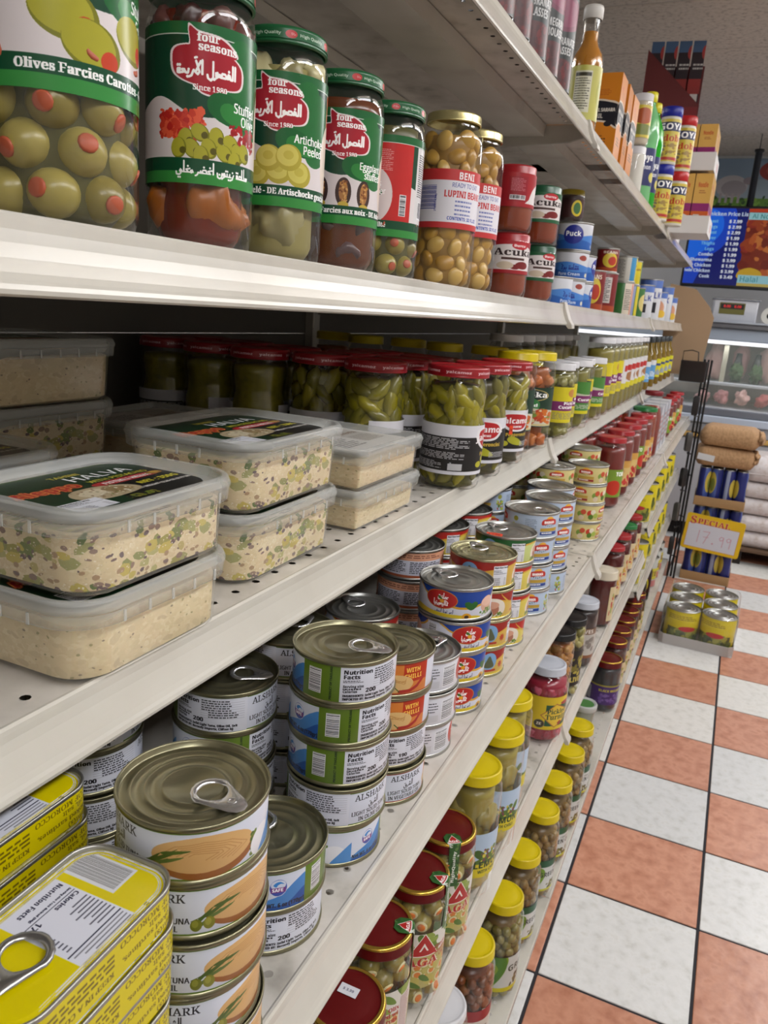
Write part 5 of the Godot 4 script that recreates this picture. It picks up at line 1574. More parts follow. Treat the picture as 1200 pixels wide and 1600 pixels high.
func tuna_shelf() -> void:
	var y: float = LEVELS.second[1]
	var olive := tin_metal("tin_olive")
	var silver := tin_metal("tin_silver")
	var gold_ := tin_metal("tin_gold")
	# sardine tins
	for st in [[-0.066, 1.182, 0.03, 7, "front"], [-0.162, 1.142, 0.03, 7, "rear"]]:
		for k in st[3]:
			sardine_tin("yellow sardine tin, %s of the %s stack at the near end" % [ORD[k], st[4]], Vector3(st[0] + 0.0012 * sin(k * 2.1), y + (6 - k) * 0.0236, st[1] + 0.0015 * cos(k * 1.7)), st[2] + 0.02 * sin(k * 3.0), "yellow sardine tins", k == 0)
	var sh := tuna_wrap("tuna_olive")
	var hot := tuna_wrap("tuna_chilli", true)
	var cal := garden_wrap("garden_blue", rgb(30, 66, 150))
	var cal_red := garden_wrap("garden_red", rgb(150, 34, 28), true)
	var wht := white_wrap()
	var red_y := scenic_wrap("scenic_red", rgb(150, 36, 28), rgb(206, 170, 80))
	var grn := scenic_wrap("scenic_green", rgb(34, 90, 44), rgb(196, 206, 130))
	var red_g := scenic_wrap("scenic_yellow", rgb(176, 40, 34), rgb(214, 196, 90))
	var bar := pale_wrap("pale_blue", rgb(176, 192, 214))
	var barv := pale_wrap("pale_blue_veg", rgb(176, 192, 214), true)
	var vy := pale_wrap("pale_yellow_veg", rgb(206, 192, 130), true)
	var pea := peach_wrap()
	var R := 0.0432
	# x, z, can height, count, [wraps], [u0], metal, tab angle of the top can, phrase, kind
	var stacks := [
		[-0.0675, 1.083, 0.0362, 5, [sh], [0.775, 0.67, 0.67, 0.63, 0.66], olive, 0.75, "the wide front stack beside the sardine tins", "tuna_can"],
		[-0.082, 0.976, 0.0368, 2, [sh], [0.03, 0.30], olive, 3.6, "the low stack of two between taller ones", "tuna_can"],
		[-0.081, 0.871, 0.0368, 5, [sh], [0.27, 0.20, 0.24, 0.46, 0.93], olive, 1.25, "the green labelled stack of five", "tuna_can"],
		[-0.172, 0.905, 0.0368, 4, [sh], [0.44, 0.18, 0.16, 0.14], olive, 1.35, "the shaded stack behind the green labelled one", "tuna_can"],
		[-0.246, 0.985, 0.0368, 4, [sh], [0.40, 0.35, 0.4, 0.3], olive, 9.0, "the shaded stack behind the sardine tins", "tuna_can"],
		[-0.081, 0.776, 0.0368, 4, [hot], [0.72, 0.71, 0.27, 0.48], olive, 9.0, "the chilli stack", "tuna_can"],
		[-0.081, 0.689, 0.0368, 3, [wht], [0.995, 0.99, 0.0], silver, 2.4, "the white barcode stack", "tuna_can"],
		[-0.176, 0.797, 0.0368, 4, [sh], [0.55, 0.5, 0.5, 0.5], olive, 2.6, "the shaded stack behind the chilli cans", "tuna_can"],
		[-0.081, 0.584, 0.0385, 4, [cal], [0.25, 0.12, 0.13, 0.125], silver, -2.3, "the blue and white stack with red ovals", "tuna_can"],
		[-0.172, 0.640, 0.0385, 3, [cal_red], [0.2, 0.2, 0.2], silver, -2.5, "the shaded red stack behind the white barcode cans", "tuna_can"],
		[-0.172, 0.500, 0.0395, 4, [pea], [0.2, 0.22, 0.18, 0.2], silver, 9.0, "the peach labelled stack under the tub shelf", "tuna_can"],
		[-0.083, 0.476, 0.0395, 4, [red_y], [0.15, 0.34, 0.02, 0.0], gold_, -2.7, "the red and cream stack", "tuna_can"],
		[-0.085, 0.368, 0.0400, 4, [grn, red_g, red_g, red_g], [0.17, 0.16, 0.16, 0.33], silver, -2.4, "the stack with a green can on top", "tuna_can"],
		[-0.178, 0.385, 0.0395, 4, [red_g], [0.16, 0.2, 0.2, 0.2], silver, 9.0, "the stack behind the green topped one", "tuna_can"],
		[-0.178, 0.275, 0.0395, 4, [red_g], [0.7, 0.6, 0.6, 0.6], silver, 9.0, "the second stack behind the green topped one", "tuna_can"],
		[-0.084, 0.228, 0.0412, 4, [bar], [0.04, 0.06, 0.07, 0.10], silver, 1.2, "the pale blue stack", "tuna_can"],
		[-0.081, 0.112, 0.0405, 4, [bar], [0.03, 0.03, 0.03, 0.16], silver, 9.0, "the second pale blue stack", "tuna_can"],
		[-0.100, 0.018, 0.0405, 4, [barv], [0.92, 0.92, 0.93, 0.92], silver, 9.0, "the pale blue stack with vegetable pictures", "tuna_can"],
		[-0.190, 0.12, 0.0412, 4, [bar], [0.19, 0.1, 0.1, 0.1], silver, 9.0, "the pale blue stack in the shade", "tuna_can"],
		[-0.122, -0.090, 0.0357, 5, [vy], [0.12, 0.16, 0.18, 0.2, 0.4], silver, 1.2, "the yellow stack at the near joint", "vegetable_can"],
		[-0.082, -0.262, 0.0405, 4, [vy], [0.17, 0.2, 0.3, 0.28], silver, 9.0, "the yellow stack just past the near joint", "vegetable_can"],
		[-0.118, -0.360, 0.0357, 5, [vy], [0.20, 0.05, 0.05, 0.0, 0.1], silver, 9.0, "the taller yellow stack past the near joint", "vegetable_can"],
		[-0.205, -0.135, 0.0405, 4, [vy], [0.2, 0.2, 0.2, 0.2], silver, 9.0, "the yellow stack in the shade", "vegetable_can"]]
	for s in stacks:
		for k in s[3]:
			var o := can(s[9], "%s can of %s" % [ORD[k], s[8]], Vector3(s[0] + 0.0014 * sin(k * 2.3 + s[1] * 9), y + (s[3] - 1 - k) * s[2], s[1] + 0.0014 * cos(k * 1.9 + s[1] * 7)), R, s[2] - 0.0001, s[4][mini(k, s[4].size() - 1)], s[6], s[5][k], s[7] if k == 0 else 9.0, s[8].trim_prefix("the "))
			if s[4][0] == grn and k == 0: part("price_sticker", block(0.022, 0.0006, 0.014, 0.0002), mats["sticker"] if mats.has("sticker") else olive, o, Vector3(0.012, 0.0362, 0.024)).rotation.y = 1.0
	# tomato jars with red and green lids
	var red := mat("lid_red", rgb(158, 24, 34), 0.3)
	var grn_lid := mat("lid_bright_green", rgb(22, 110, 50), 0.3)
	var sauce := mat("tomato", rgb(112, 20, 14), 0.3)
	var tom := simple_label("tomato_label", 500, 260, rgb(206, 176, 110), [["r", 0, 0, 500, 70, rgb(200, 150, 70)], ["s", 30, [rgb(170, 34, 34), rgb(196, 60, 50)], 18, 34, Rect2(40, 150, 420, 90)], ["p", 60, 80, 160, 40, 3, rgb(150, 30, 40)], ["b", 380, 90, 70, 90]])
	var tom2 := simple_label("tomato_label_green", 500, 260, rgb(120, 150, 50), [["o", 120, 170, 80, 70, rgb(190, 50, 30)], ["o", 370, 170, 80, 70, rgb(190, 50, 30)], ["t", "TOMATO", 240, 60, 54, Color.WHITE]])
	var w2 := ["first", "second", "third", "fourth", "fifth", "sixth"]
	for i in 5:
		jar("sauce_jar", "red lidded tomato jar, %s of the front row past the yellow cans" % w2[i], Vector3(-0.086, y, -0.60 - i * 0.155), {"r": 0.037, "h": 0.178, "neck": 0.032, "shoulder": 0.14, "lid": red, "lid_r": 0.035, "core": sauce, "inset": 0.0015, "label": [tom2, tom, tom, tom2, tom][i], "y0": 0.03, "y1": 0.10, "arc": 3.6, "turn": [1.5, 0.9, 0.6, 0.3, 0.2][i]}, "red lidded tomato jars")
		jar("sauce_jar", "red lidded tomato jar, %s of the rear row past the yellow cans" % w2[i], Vector3(-0.178, y, -0.56 - i * 0.155), {"r": 0.037, "h": 0.178, "neck": 0.032, "shoulder": 0.14, "lid": red, "lid_r": 0.035, "core": sauce, "inset": 0.0015, "label": tom, "y0": 0.03, "y1": 0.10, "arc": 3.6, "turn": 0.9}, "red lidded tomato jars")
	for i in 2: jar("sauce_jar", "green lidded jar of red sauce, %s one" % ["front", "rear"][i], Vector3(-0.094 - i * 0.095, y, -1.38 - i * 0.02), {"r": 0.041, "h": 0.186, "neck": 0.036, "shoulder": 0.15, "lid": grn_lid, "lid_r": 0.040, "core": mat("orange_sauce", rgb(140, 52, 20), 0.3), "inset": 0.0015, "label": tom, "y0": 0.02, "y1": 0.09, "arc": 3.0, "turn": 0.4}, "green lidded sauce jars")
	bottle("passata_bottle", "bulging glass bottle of tomato passata with a red cap", Vector3(-0.087, y, -1.52), [0, 0.001, 0.034, 0, 0.037, 0.006, 0.037, 0.14, 0.031, 0.17, 0.026, 0.185, 0.026, 0.20, 0.029, 0.205, 0.029, 0.214, 0.026, 0.22], glassy("clear_glass", Color(0.8, 0.9, 0.86, 0.012)), [0.029, 0.216, 0.031, 0.217, 0.031, 0.23, 0.029, 0.232, 0, 0.232], mat("cap_maroon", rgb(120, 20, 34), 0.35), null, 0.037, 0.03, 0.1, 3.0, 0.0, [0, 0.004, 0.033, 0.004, 0.0355, 0.01, 0.0355, 0.14, 0.0295, 0.17, 0.025, 0.18, 0, 0.181], mat("passata", rgb(130, 38, 20), 0.3))
	var box_print := simple_label("carton_print", 600, 100, rgb(190, 192, 200), [["p", 10, 20, 80, 70, 6, rgb(150, 60, 60)], ["p", 110, 20, 80, 70, 6, rgb(150, 60, 60)]])
	for i in 3: box_of("small_carton", "grey white carton on the tuna shelf, %s beyond the passata bottle" % w2[i], Vector3(-0.095, y, -1.66 - i * 0.14), Vector3(0.075, 0.17, 0.10), 0.0, box_print, "grey cartons")
	for i in 4: jar("sauce_jar", "small red jar at the far end of the tuna shelf, %s one" % w2[i], Vector3(-0.088, y, -2.12 - i * 0.2), {"r": 0.036, "h": 0.15, "lid": red, "core": sauce, "inset": 0.0015, "label": tom if i % 2 else tom2, "y0": 0.02, "y1": 0.09, "turn": 0.4}, "far red jars")

func lowest_shelf() -> void:
	var y: float = LEVELS.first[1]
	var maroon := mat("lid_maroon", rgb(92, 12, 14), 0.3)
	var aga := {"r": 0.0405, "h": 0.168, "neck": 0.0365, "shoulder": 0.142, "lid": maroon, "lid_r": 0.0392, "lid_h": 0.015, "rim": gold(), "label": triangle_label(), "y0": 0.034, "y1": 0.112, "arc": 5.2, "core": mat("brine_olive", rgb(110, 100, 52), 0.4), "inset": 0.014, "fill": [["stuffed", 0.004, 0.036, 0.0118, 61, "carrot", rgb(206, 116, 50)], ["stuffed", 0.108, 0.152, 0.0118, 62, "carrot", rgb(206, 116, 50)]]}
	var spots := [[-0.070, 0.838, 0.9, "nearest, with a white price sticker on its lid"], [-0.083, 0.735, 1.2, "second, with a date stamped on its lid"], [-0.076, 0.638, -0.5, "third, with a green paper seal over its lid"], [-0.074, 0.541, -0.25, "fourth, beside the lemon jars"]]
	for k in 4:
		var s := aga.duplicate()
		s.turn = spots[k][2]
		var j := jar("stuffed_olive_jar", "maroon lidded jar of carrot stuffed olives, " + spots[k][3], Vector3(spots[k][0], y, spots[k][1]), s, "carrot stuffed olive jars")
		if k >= 1:
			# the paper seal runs from the lid down to the label
			var a: float = [0, 1.5, 1.05, 0.35][k] - spots[k][2] + (0.2 if k == 2 else 0.0)
			var strip := seal_strip()
			var o := part("paper_seal", strip, seal_label(), j)
			o.rotation.y = a
		else: part("price_sticker", block(0.020, 0.0005, 0.012, 0.0002), simple_label("white_sticker", 160, 96, rgb(206, 206, 212), [["t", "$ 3.99", 80, 60, 34, rgb(110, 110, 130)]], 0.7), j, Vector3(0.008, 0.1678, -0.004)).rotation.y = -1.3
	var yellow := mat("lid_yellow", rgb(206, 184, 12), 0.3)
	var lem := {"r": 0.041, "h": 0.2, "neck": 0.035, "shoulder": 0.158, "lid": yellow, "lid_r": 0.0372, "lid_h": 0.016, "label": lemon_label(), "y0": 0.040, "y1": 0.112, "arc": 4.4, "core": mat("brine_lemon", rgb(150, 136, 62), 0.3), "inset": 0.011, "fill": [["chunk", 0.012, 0.06, 0.0195, 71, "lemon", rgb(176, 160, 78), "lemon"], ["chunk", 0.108, 0.168, 0.0195, 72, "lemon", rgb(176, 160, 78), "lemon"]]}
	var lt := [[-0.072, 0.430, 0.95, "nearest the maroon lidded jars"], [-0.070, 0.312, 0.6, "in the middle of the three"], [-0.086, 0.196, 0.3, "hindmost of the three"]]
	for k in 3:
		var s := lem.duplicate()
		s.turn = lt[k][2]
		jar("lemon_jar", "yellow lidded jar of pickled lemons, " + lt[k][3], Vector3(lt[k][0], y, lt[k][1]), s, "pickled lemon jars")
	var grey := mat("lid_grey", rgb(186, 190, 200), 0.3)
	jar("turnip_jar", "jar of pink pickled turnips with a yellow label and pale grey lid", Vector3(-0.074, y, -0.056), {"r": 0.0445, "h": 0.160, "neck": 0.034, "shoulder": 0.118, "lid": grey, "lid_r": 0.0365, "lid_h": 0.017, "label": turnip_label(), "y0": 0.034, "y1": 0.104, "arc": 4.2, "core": mat("pink_brine", rgb(148, 26, 52), 0.2), "inset": 0.004, "turn": 0.42, "fill": [["chunk", 0.004, 0.038, 0.0125, 81, "turnip", rgb(172, 50, 76), "turnip_stick"], ["chunk", 0.1, 0.126, 0.0125, 82, "turnip", rgb(172, 50, 76), "turnip_stick"]]}, "", "jar")
	var black := mat("lid_black", rgb(22, 22, 24), 0.25)
	jar("pickle_jar", "black rimmed jar of orange pickles right behind the pink turnips", Vector3(-0.080, y, -0.168), {"r": 0.0365, "h": 0.188, "neck": 0.034, "shoulder": 0.15, "lid": black, "lid_r": 0.036, "lid_h": 0.014, "core": mat("orange_brine", rgb(150, 84, 24), 0.3), "inset": 0.010, "fill": [["chunk", 0.004, 0.16, 0.0105, 84, "orange_pickle", rgb(170, 116, 44), "pickle_piece"]], "turn": 0.0}, "black lidded jars")
	jar("olive_jar", "black lidded jar of sliced green olives with a black label", Vector3(-0.075, y, -0.272), {"r": 0.0365, "h": 0.185, "neck": 0.034, "shoulder": 0.148, "lid": black, "lid_r": 0.036, "lid_h": 0.014, "core": mat("brine_green", rgb(84, 80, 36), 0.4), "inset": 0.010, "label": simple_label("black_label", 600, 300, rgb(26, 24, 24), [["b", 60, 60, 70, 180, 0], ["s", 30, [rgb(170, 156, 60), rgb(120, 110, 40)], 20, 34, Rect2(200, 60, 360, 140)], ["t", "OLIVES", 380, 270, 60, rgb(206, 190, 90)]]), "y0": 0.03, "y1": 0.115, "arc": 4.0, "fill": [["olive", 0.116, 0.16, 0.0085, 85, "sliced_olive", rgb(150, 142, 66)], ["olive", 0.004, 0.03, 0.0085, 86, "sliced_olive", rgb(150, 142, 66)]], "turn": 0.3}, "black lidded jars")
	jar("olive_jar", "pale lidded jar of dark olives with a faded label", Vector3(-0.074, y, -0.445), {"r": 0.0365, "h": 0.168, "neck": 0.033, "shoulder": 0.135, "lid": grey, "lid_r": 0.0355, "lid_h": 0.016, "core": mat("dark_olive", rgb(46, 30, 30), 0.3), "inset": 0.0015, "label": simple_label("faded_label", 500, 300, rgb(186, 182, 176), [["r", 0, 0, 500, 60, rgb(120, 90, 70)], ["t", "OLIVES", 250, 48, 50, rgb(220, 214, 206)], ["s", 20, [rgb(130, 122, 116), rgb(160, 154, 146)], 20, 40, Rect2(90, 110, 320, 120)], ["r", 0, 270, 500, 30, rgb(130, 80, 50)]]), "y0": 0.028, "y1": 0.105, "arc": 4.2, "turn": 0.3}, "", "jar")
	jar("honey_jar", "faceted jar of dark red syrup with a cream lid", Vector3(-0.072, y, -0.745), {"r": 0.0365, "h": 0.162, "neck": 0.034, "shoulder": 0.132, "lid": mat("lid_cream", rgb(206, 196, 176), 0.4), "lid_r": 0.0365, "lid_h": 0.024, "core": mat("red_syrup", rgb(84, 12, 12), 0.2), "inset": 0.0015, "label": simple_label("syrup_label", 400, 260, rgb(206, 190, 150), [["s", 30, [rgb(170, 40, 40), rgb(120, 150, 60), rgb(200, 150, 60)], 16, 30, Rect2(40, 60, 320, 140)]]), "y0": 0.02, "y1": 0.12, "arc": 1.7, "turn": 1.5}, "", "jar")
	var red := mat("lid_red", rgb(158, 24, 34), 0.3)
	for i in 4: jar("jam_jar", "red lidded jar on the lowest raised shelf, %s past the cream lid" % ["first", "second", "third", "fourth"][i], Vector3(-0.084, y, -0.98 - i * 0.15), {"r": 0.037, "h": 0.17, "lid": [red, red, mat("lid_bright_green", rgb(22, 110, 50), 0.3), red][i], "core": mat("red_syrup", rgb(84, 12, 12), 0.2), "inset": 0.0015, "label": mats["syrup_label"], "y0": 0.02, "y1": 0.11, "arc": 2.6, "turn": 0.9}, "red lidded jars on the lowest raised shelf")
	# far section: yellow tins on two low shelves
	var yt := simple_label("yellow_tin", 700, 260, rgb(206, 190, 20), [["r", 60, 130, 250, 120, rgb(60, 70, 30)], ["s", 40, [rgb(110, 120, 44), rgb(80, 96, 40), rgb(150, 150, 60)], 14, 30, Rect2(60, 140, 250, 100)], ["o", 200, 130, 60, 20, rgb(180, 40, 50)], ["p", 60, 30, 200, 40, 3, rgb(120, 90, 20)], ["r", 400, 130, 250, 120, rgb(60, 70, 30)], ["s", 40, [rgb(110, 120, 44), rgb(80, 96, 40)], 14, 30, Rect2(400, 140, 250, 100)], ["p", 400, 30, 200, 40, 3, rgb(120, 90, 20)]])
	var silver := tin_metal("tin_silver")
	for i in 6:
		for k in 2: can("vegetable_tin", "yellow vegetable tin of the %s low shelf in the far section, %s along" % [["upper", "lower"][k], ["first", "second", "third", "fourth", "fifth", "sixth"][i]], Vector3(-0.098, [0.60, 0.345][k], -1.72 - i * 0.22), 0.05, 0.115, yt, silver, 0.28, 9.0, "yellow tins in the far section")

func seal_strip() -> ArrayMesh:
	# a paper strip that lies on the lid, folds over its edge and runs down the glass
	var path := [[0.018, 0.1688], [0.026, 0.1688], [0.036, 0.1690], [0.0394, 0.1688], [0.0405, 0.167], [0.0405, 0.154], [0.0412, 0.140], [0.0412, 0.108]]
	var v := PackedVector3Array()
	var n := PackedVector3Array()
	var uv := PackedVector2Array()
	var total := 0.0
	var run := [0.0]
	for i in range(1, path.size()):
		total += Vector2(path[i][0], path[i][1]).distance_to(Vector2(path[i - 1][0], path[i - 1][1]))
		run.append(total)
	for i in path.size():
		var half: float = [0.006, 0.0115, 0.011, 0.008, 0.0075, 0.007, 0.007, 0.0085][i]
		for j in 5:
			var w := (j / 2.0 - 1.0) * half
			var r: float = path[i][0]
			var a := w / maxf(r, 0.02)
			v.append(Vector3(sin(a) * r, path[i][1], cos(a) * r))
			n.append(Vector3.UP if i < 3 else Vector3(sin(a), 0.2 if i == 3 else 0.0, cos(a)).normalized())
			uv.append(Vector2(j / 4.0, run[i] / total))
	var ix := PackedInt32Array()
	for i in path.size() - 1:
		for j in 4:
			var a := i * 5 + j
			ix.append_array([a, a + 1, a + 6, a, a + 6, a + 5])
	return packed(v, n, uv, ix)

func base_shelf() -> void:
	var y := 0.0854
	var yellow := mat("lid_yellow", rgb(206, 184, 12), 0.3)
	var lab := olive_jar_label("cracked_label", rgb(30, 84, 52))
	var lime := simple_label("lime_label", 1000, 420, rgb(196, 200, 196), [["c", [-20, -20, 420, -20, 460, 120, 380, 300, 260, 430, -20, 430], rgb(130, 160, 40)], ["c", [240, -20, 420, -20, 460, 120, 360, 320, 280, 330, 380, 140], rgb(76, 124, 40)], ["r", 0, 370, 1000, 50, rgb(200, 190, 30)], ["t", "GREEN", 640, 180, 100, rgb(50, 60, 40)], ["s", 30, [rgb(110, 100, 44), rgb(80, 70, 40)], 20, 34, Rect2(520, 240, 380, 110)], ["b", 60, 300, 90, 60]])
	var brown := simple_label("brown_label", 1000, 420, rgb(206, 200, 190), [["r", 0, 0, 1000, 120, rgb(150, 34, 40)], ["r", 250, 60, 180, 110, rgb(206, 190, 170)], ["t", "TARLA", 340, 110, 44, rgb(150, 34, 40)], ["r", 260, 130, 160, 30, rgb(90, 130, 60)], ["t", "GREEN OLIVES", 500, 270, 92, rgb(30, 30, 30), 0.86], ["r", 80, 210, 150, 90, rgb(236, 90, 40)], ["s", 40, [rgb(130, 80, 40), rgb(110, 60, 30)], 18, 30, Rect2(300, 310, 400, 90)]])
	var big := {"r": 0.0435, "h": 0.206, "neck": 0.036, "shoulder": 0.150, "lid": yellow, "lid_r": 0.0385, "lid_h": 0.0185, "label": lab, "y0": 0.022, "y1": 0.100, "arc": 4.6, "core": mat("brine_brown", rgb(110, 86, 44), 0.3), "inset": 0.013}
	var rows := [[-0.076, 0.293, brown, "brown", rgb(120, 60, 22), -0.1, "brown olives with a red and white label"], [-0.061, 0.155, lime, "lime", rgb(122, 112, 50), 0.75, "green olives with a lime swirl label"], [-0.062, 0.014, lab, "crack", rgb(128, 100, 46), 1.25, "cracked olives, first with a dark green band"], [-0.058, -0.145, lab, "crack", rgb(128, 100, 46), 1.2, "cracked olives, second with a dark green band"], [-0.055, -0.273, lab, "crack", rgb(128, 100, 46), 0.8, "cracked olives, third with a dark green band"], [-0.053, -0.418, lab, "crack", rgb(128, 100, 46), 1.1, "cracked olives, fourth with a dark green band"], [-0.055, -0.561, lab, "crack", rgb(128, 100, 46), 0.9, "cracked olives, hindmost with a dark green band"]]
	for k in rows.size():
		var q: Array = rows[k]
		var s := big.duplicate()
		s.label = q[2]
		s.turn = q[5]
		s.fill = [["olive", 0.094, 0.168, 0.0094, 90 + k, "olive_" + q[3], q[4]], ["olive", 0.004, 0.026, 0.0094, 190 + k, "olive_" + q[3], q[4]]]
		if q[3] == "brown": s.core = mat("brine_red", rgb(96, 44, 16), 0.3)
		jar("olive_jar", "big yellow lidded jar of " + q[6], Vector3(q[0], y, q[1]), s, "yellow lidded olive jars")
	jar("cucumber_jar", "jar of long pickled cucumbers at the bottom edge of the picture", Vector3(-0.085, y, 0.43), {"r": 0.047, "h": 0.20, "neck": 0.04, "shoulder": 0.16, "lid": mat("lid_white", rgb(206, 206, 210), 0.3), "core": mat("brine_green", rgb(84, 80, 36), 0.4), "inset": 0.018, "fill": [["pepper", 0.01, 0.16, 0.0125, 99]]}, "", "jar")
	var sauce_label := simple_label("bottle_yellow", 400, 260, rgb(206, 190, 40), [["g", [0, -90, 90, 0, 0, 90, -90, 0], rgb(60, 60, 50), 200, 140, 1.0], ["t", "GINGER", 200, 40, 40, rgb(120, 30, 30)]])
	jar("relish_jar", "small jar with a yellow diamond label behind the yellow lids", Vector3(-0.13, y, -0.78), {"r": 0.036, "h": 0.15, "lid": mat("lid_white", rgb(206, 206, 210), 0.3), "core": mat("brine_green", rgb(84, 80, 36), 0.4), "inset": 0.002, "label": sauce_label, "y0": 0.02, "y1": 0.11, "turn": 0.5}, "", "jar")
	var t := thing("plastic_pot", "small clear plastic pot with a green lid insert", "pot", Vector3(-0.088, y, -0.905), 0.0)
	part("body", lathe([0, 0.001, 0.028, 0, 0.03, 0.003, 0.034, 0.09, 0.035, 0.094], 36), glassy("pot_plastic", Color(0.86, 0.88, 0.86, 0.3), 0.2), t)
	part("contents", lathe([0, 0.003, 0.028, 0.003, 0.0325, 0.085, 0, 0.086], 32), mat("herb_paste", rgb(110, 112, 76), 0.6), t)
	part("lid", lathe([0.0355, 0.082, 0.0375, 0.083, 0.0378, 0.099, 0.036, 0.102, 0.033, 0.102, 0.031, 0.099, 0.028, 0.0985], 36), mat("pot_lid", rgb(186, 188, 186), 0.4), t)
	part("lid_insert", lathe([0.031, 0.0985, 0, 0.0987], 32), mat("pot_green", rgb(70, 120, 60), 0.4), t)
	var maroon := mat("lid_maroon", rgb(92, 12, 14), 0.3)
	jar("jam_jar", "wide jar of black fruit with a purple label at the deck edge", Vector3(-0.062, y, -1.115), {"r": 0.05, "h": 0.178, "neck": 0.043, "shoulder": 0.14, "lid": maroon, "lid_r": 0.0475, "lid_h": 0.022, "rim": gold(), "core": mat("black_fruit", rgb(34, 30, 38), 0.3), "inset": 0.002, "label": simple_label("purple_label", 700, 300, rgb(66, 36, 104), [["r", 0, 0, 700, 24, rgb(150, 140, 60)], ["r", 60, 60, 110, 200, rgb(150, 150, 160)], ["s", 30, [rgb(96, 66, 140), rgb(110, 84, 150)], 16, 34, Rect2(240, 140, 400, 130)], ["t", "BLACK MULBERRY", 440, 100, 50, rgb(190, 180, 60), 0.8]]), "y0": 0.028, "y1": 0.098, "arc": 4.0, "turn": 0.2}, "", "jar")
	for i in 6: jar("jam_jar", "dark jam jar with a gold rimmed maroon lid, %s along the deck edge" % ["first", "second", "third", "fourth", "fifth", "sixth"][i], Vector3(-0.062, y, -1.30 - i * 0.115), {"r": 0.043, "h": 0.172, "neck": 0.037, "shoulder": 0.138, "lid": maroon, "lid_r": 0.0405, "lid_h": 0.018, "rim": gold(), "core": mat("jam", rgb(60, 14, 12), 0.25), "inset": 0.0015, "label": mats["syrup_label"], "y0": 0.02, "y1": 0.1, "arc": 2.4, "turn": 1.4}, "gold rimmed jam jars")
	for i in 3: bottle("sauce_bottle", "dark sauce bottle at the far end of the base deck, %s one" % ["first", "second", "third"][i], Vector3(-0.07 - 0.03 * (i % 2), y, -2.08 - i * 0.12), [0, 0.001, 0.03, 0, 0.033, 0.005, 0.033, 0.14, 0.02, 0.18, 0.013, 0.2, 0.013, 0.24], mat("dark_bottle", rgb(34, 22, 20), 0.12), [0.014, 0.232, 0.015, 0.233, 0.015, 0.256, 0.013, 0.258, 0, 0.258], mat("cap_%d" % i, [rgb(20, 120, 60), rgb(24, 24, 26), rgb(214, 80, 40)][i], 0.4), mats["round_label"], 0.033, 0.04, 0.12, 2.8, 0.2, [], null, "dark sauce bottles")
	var tinned := simple_label("grey_yellow", 500, 260, rgb(190, 192, 186), [["r", 0, 90, 500, 100, rgb(206, 194, 50)], ["r", 0, 200, 500, 60, rgb(200, 120, 120)], ["t", "GHEE", 130, 160, 60, rgb(120, 60, 30)]])
	for i in 3: can("ghee_tin", "pale tin with a yellow band at the end of the base deck, %s one" % ["first", "second", "third"][i], Vector3(-0.085, y, -2.55 - i * 0.16), 0.055, 0.15, tinned, tin_metal("tin_silver"), 0.2, 9.0, "pale tins")

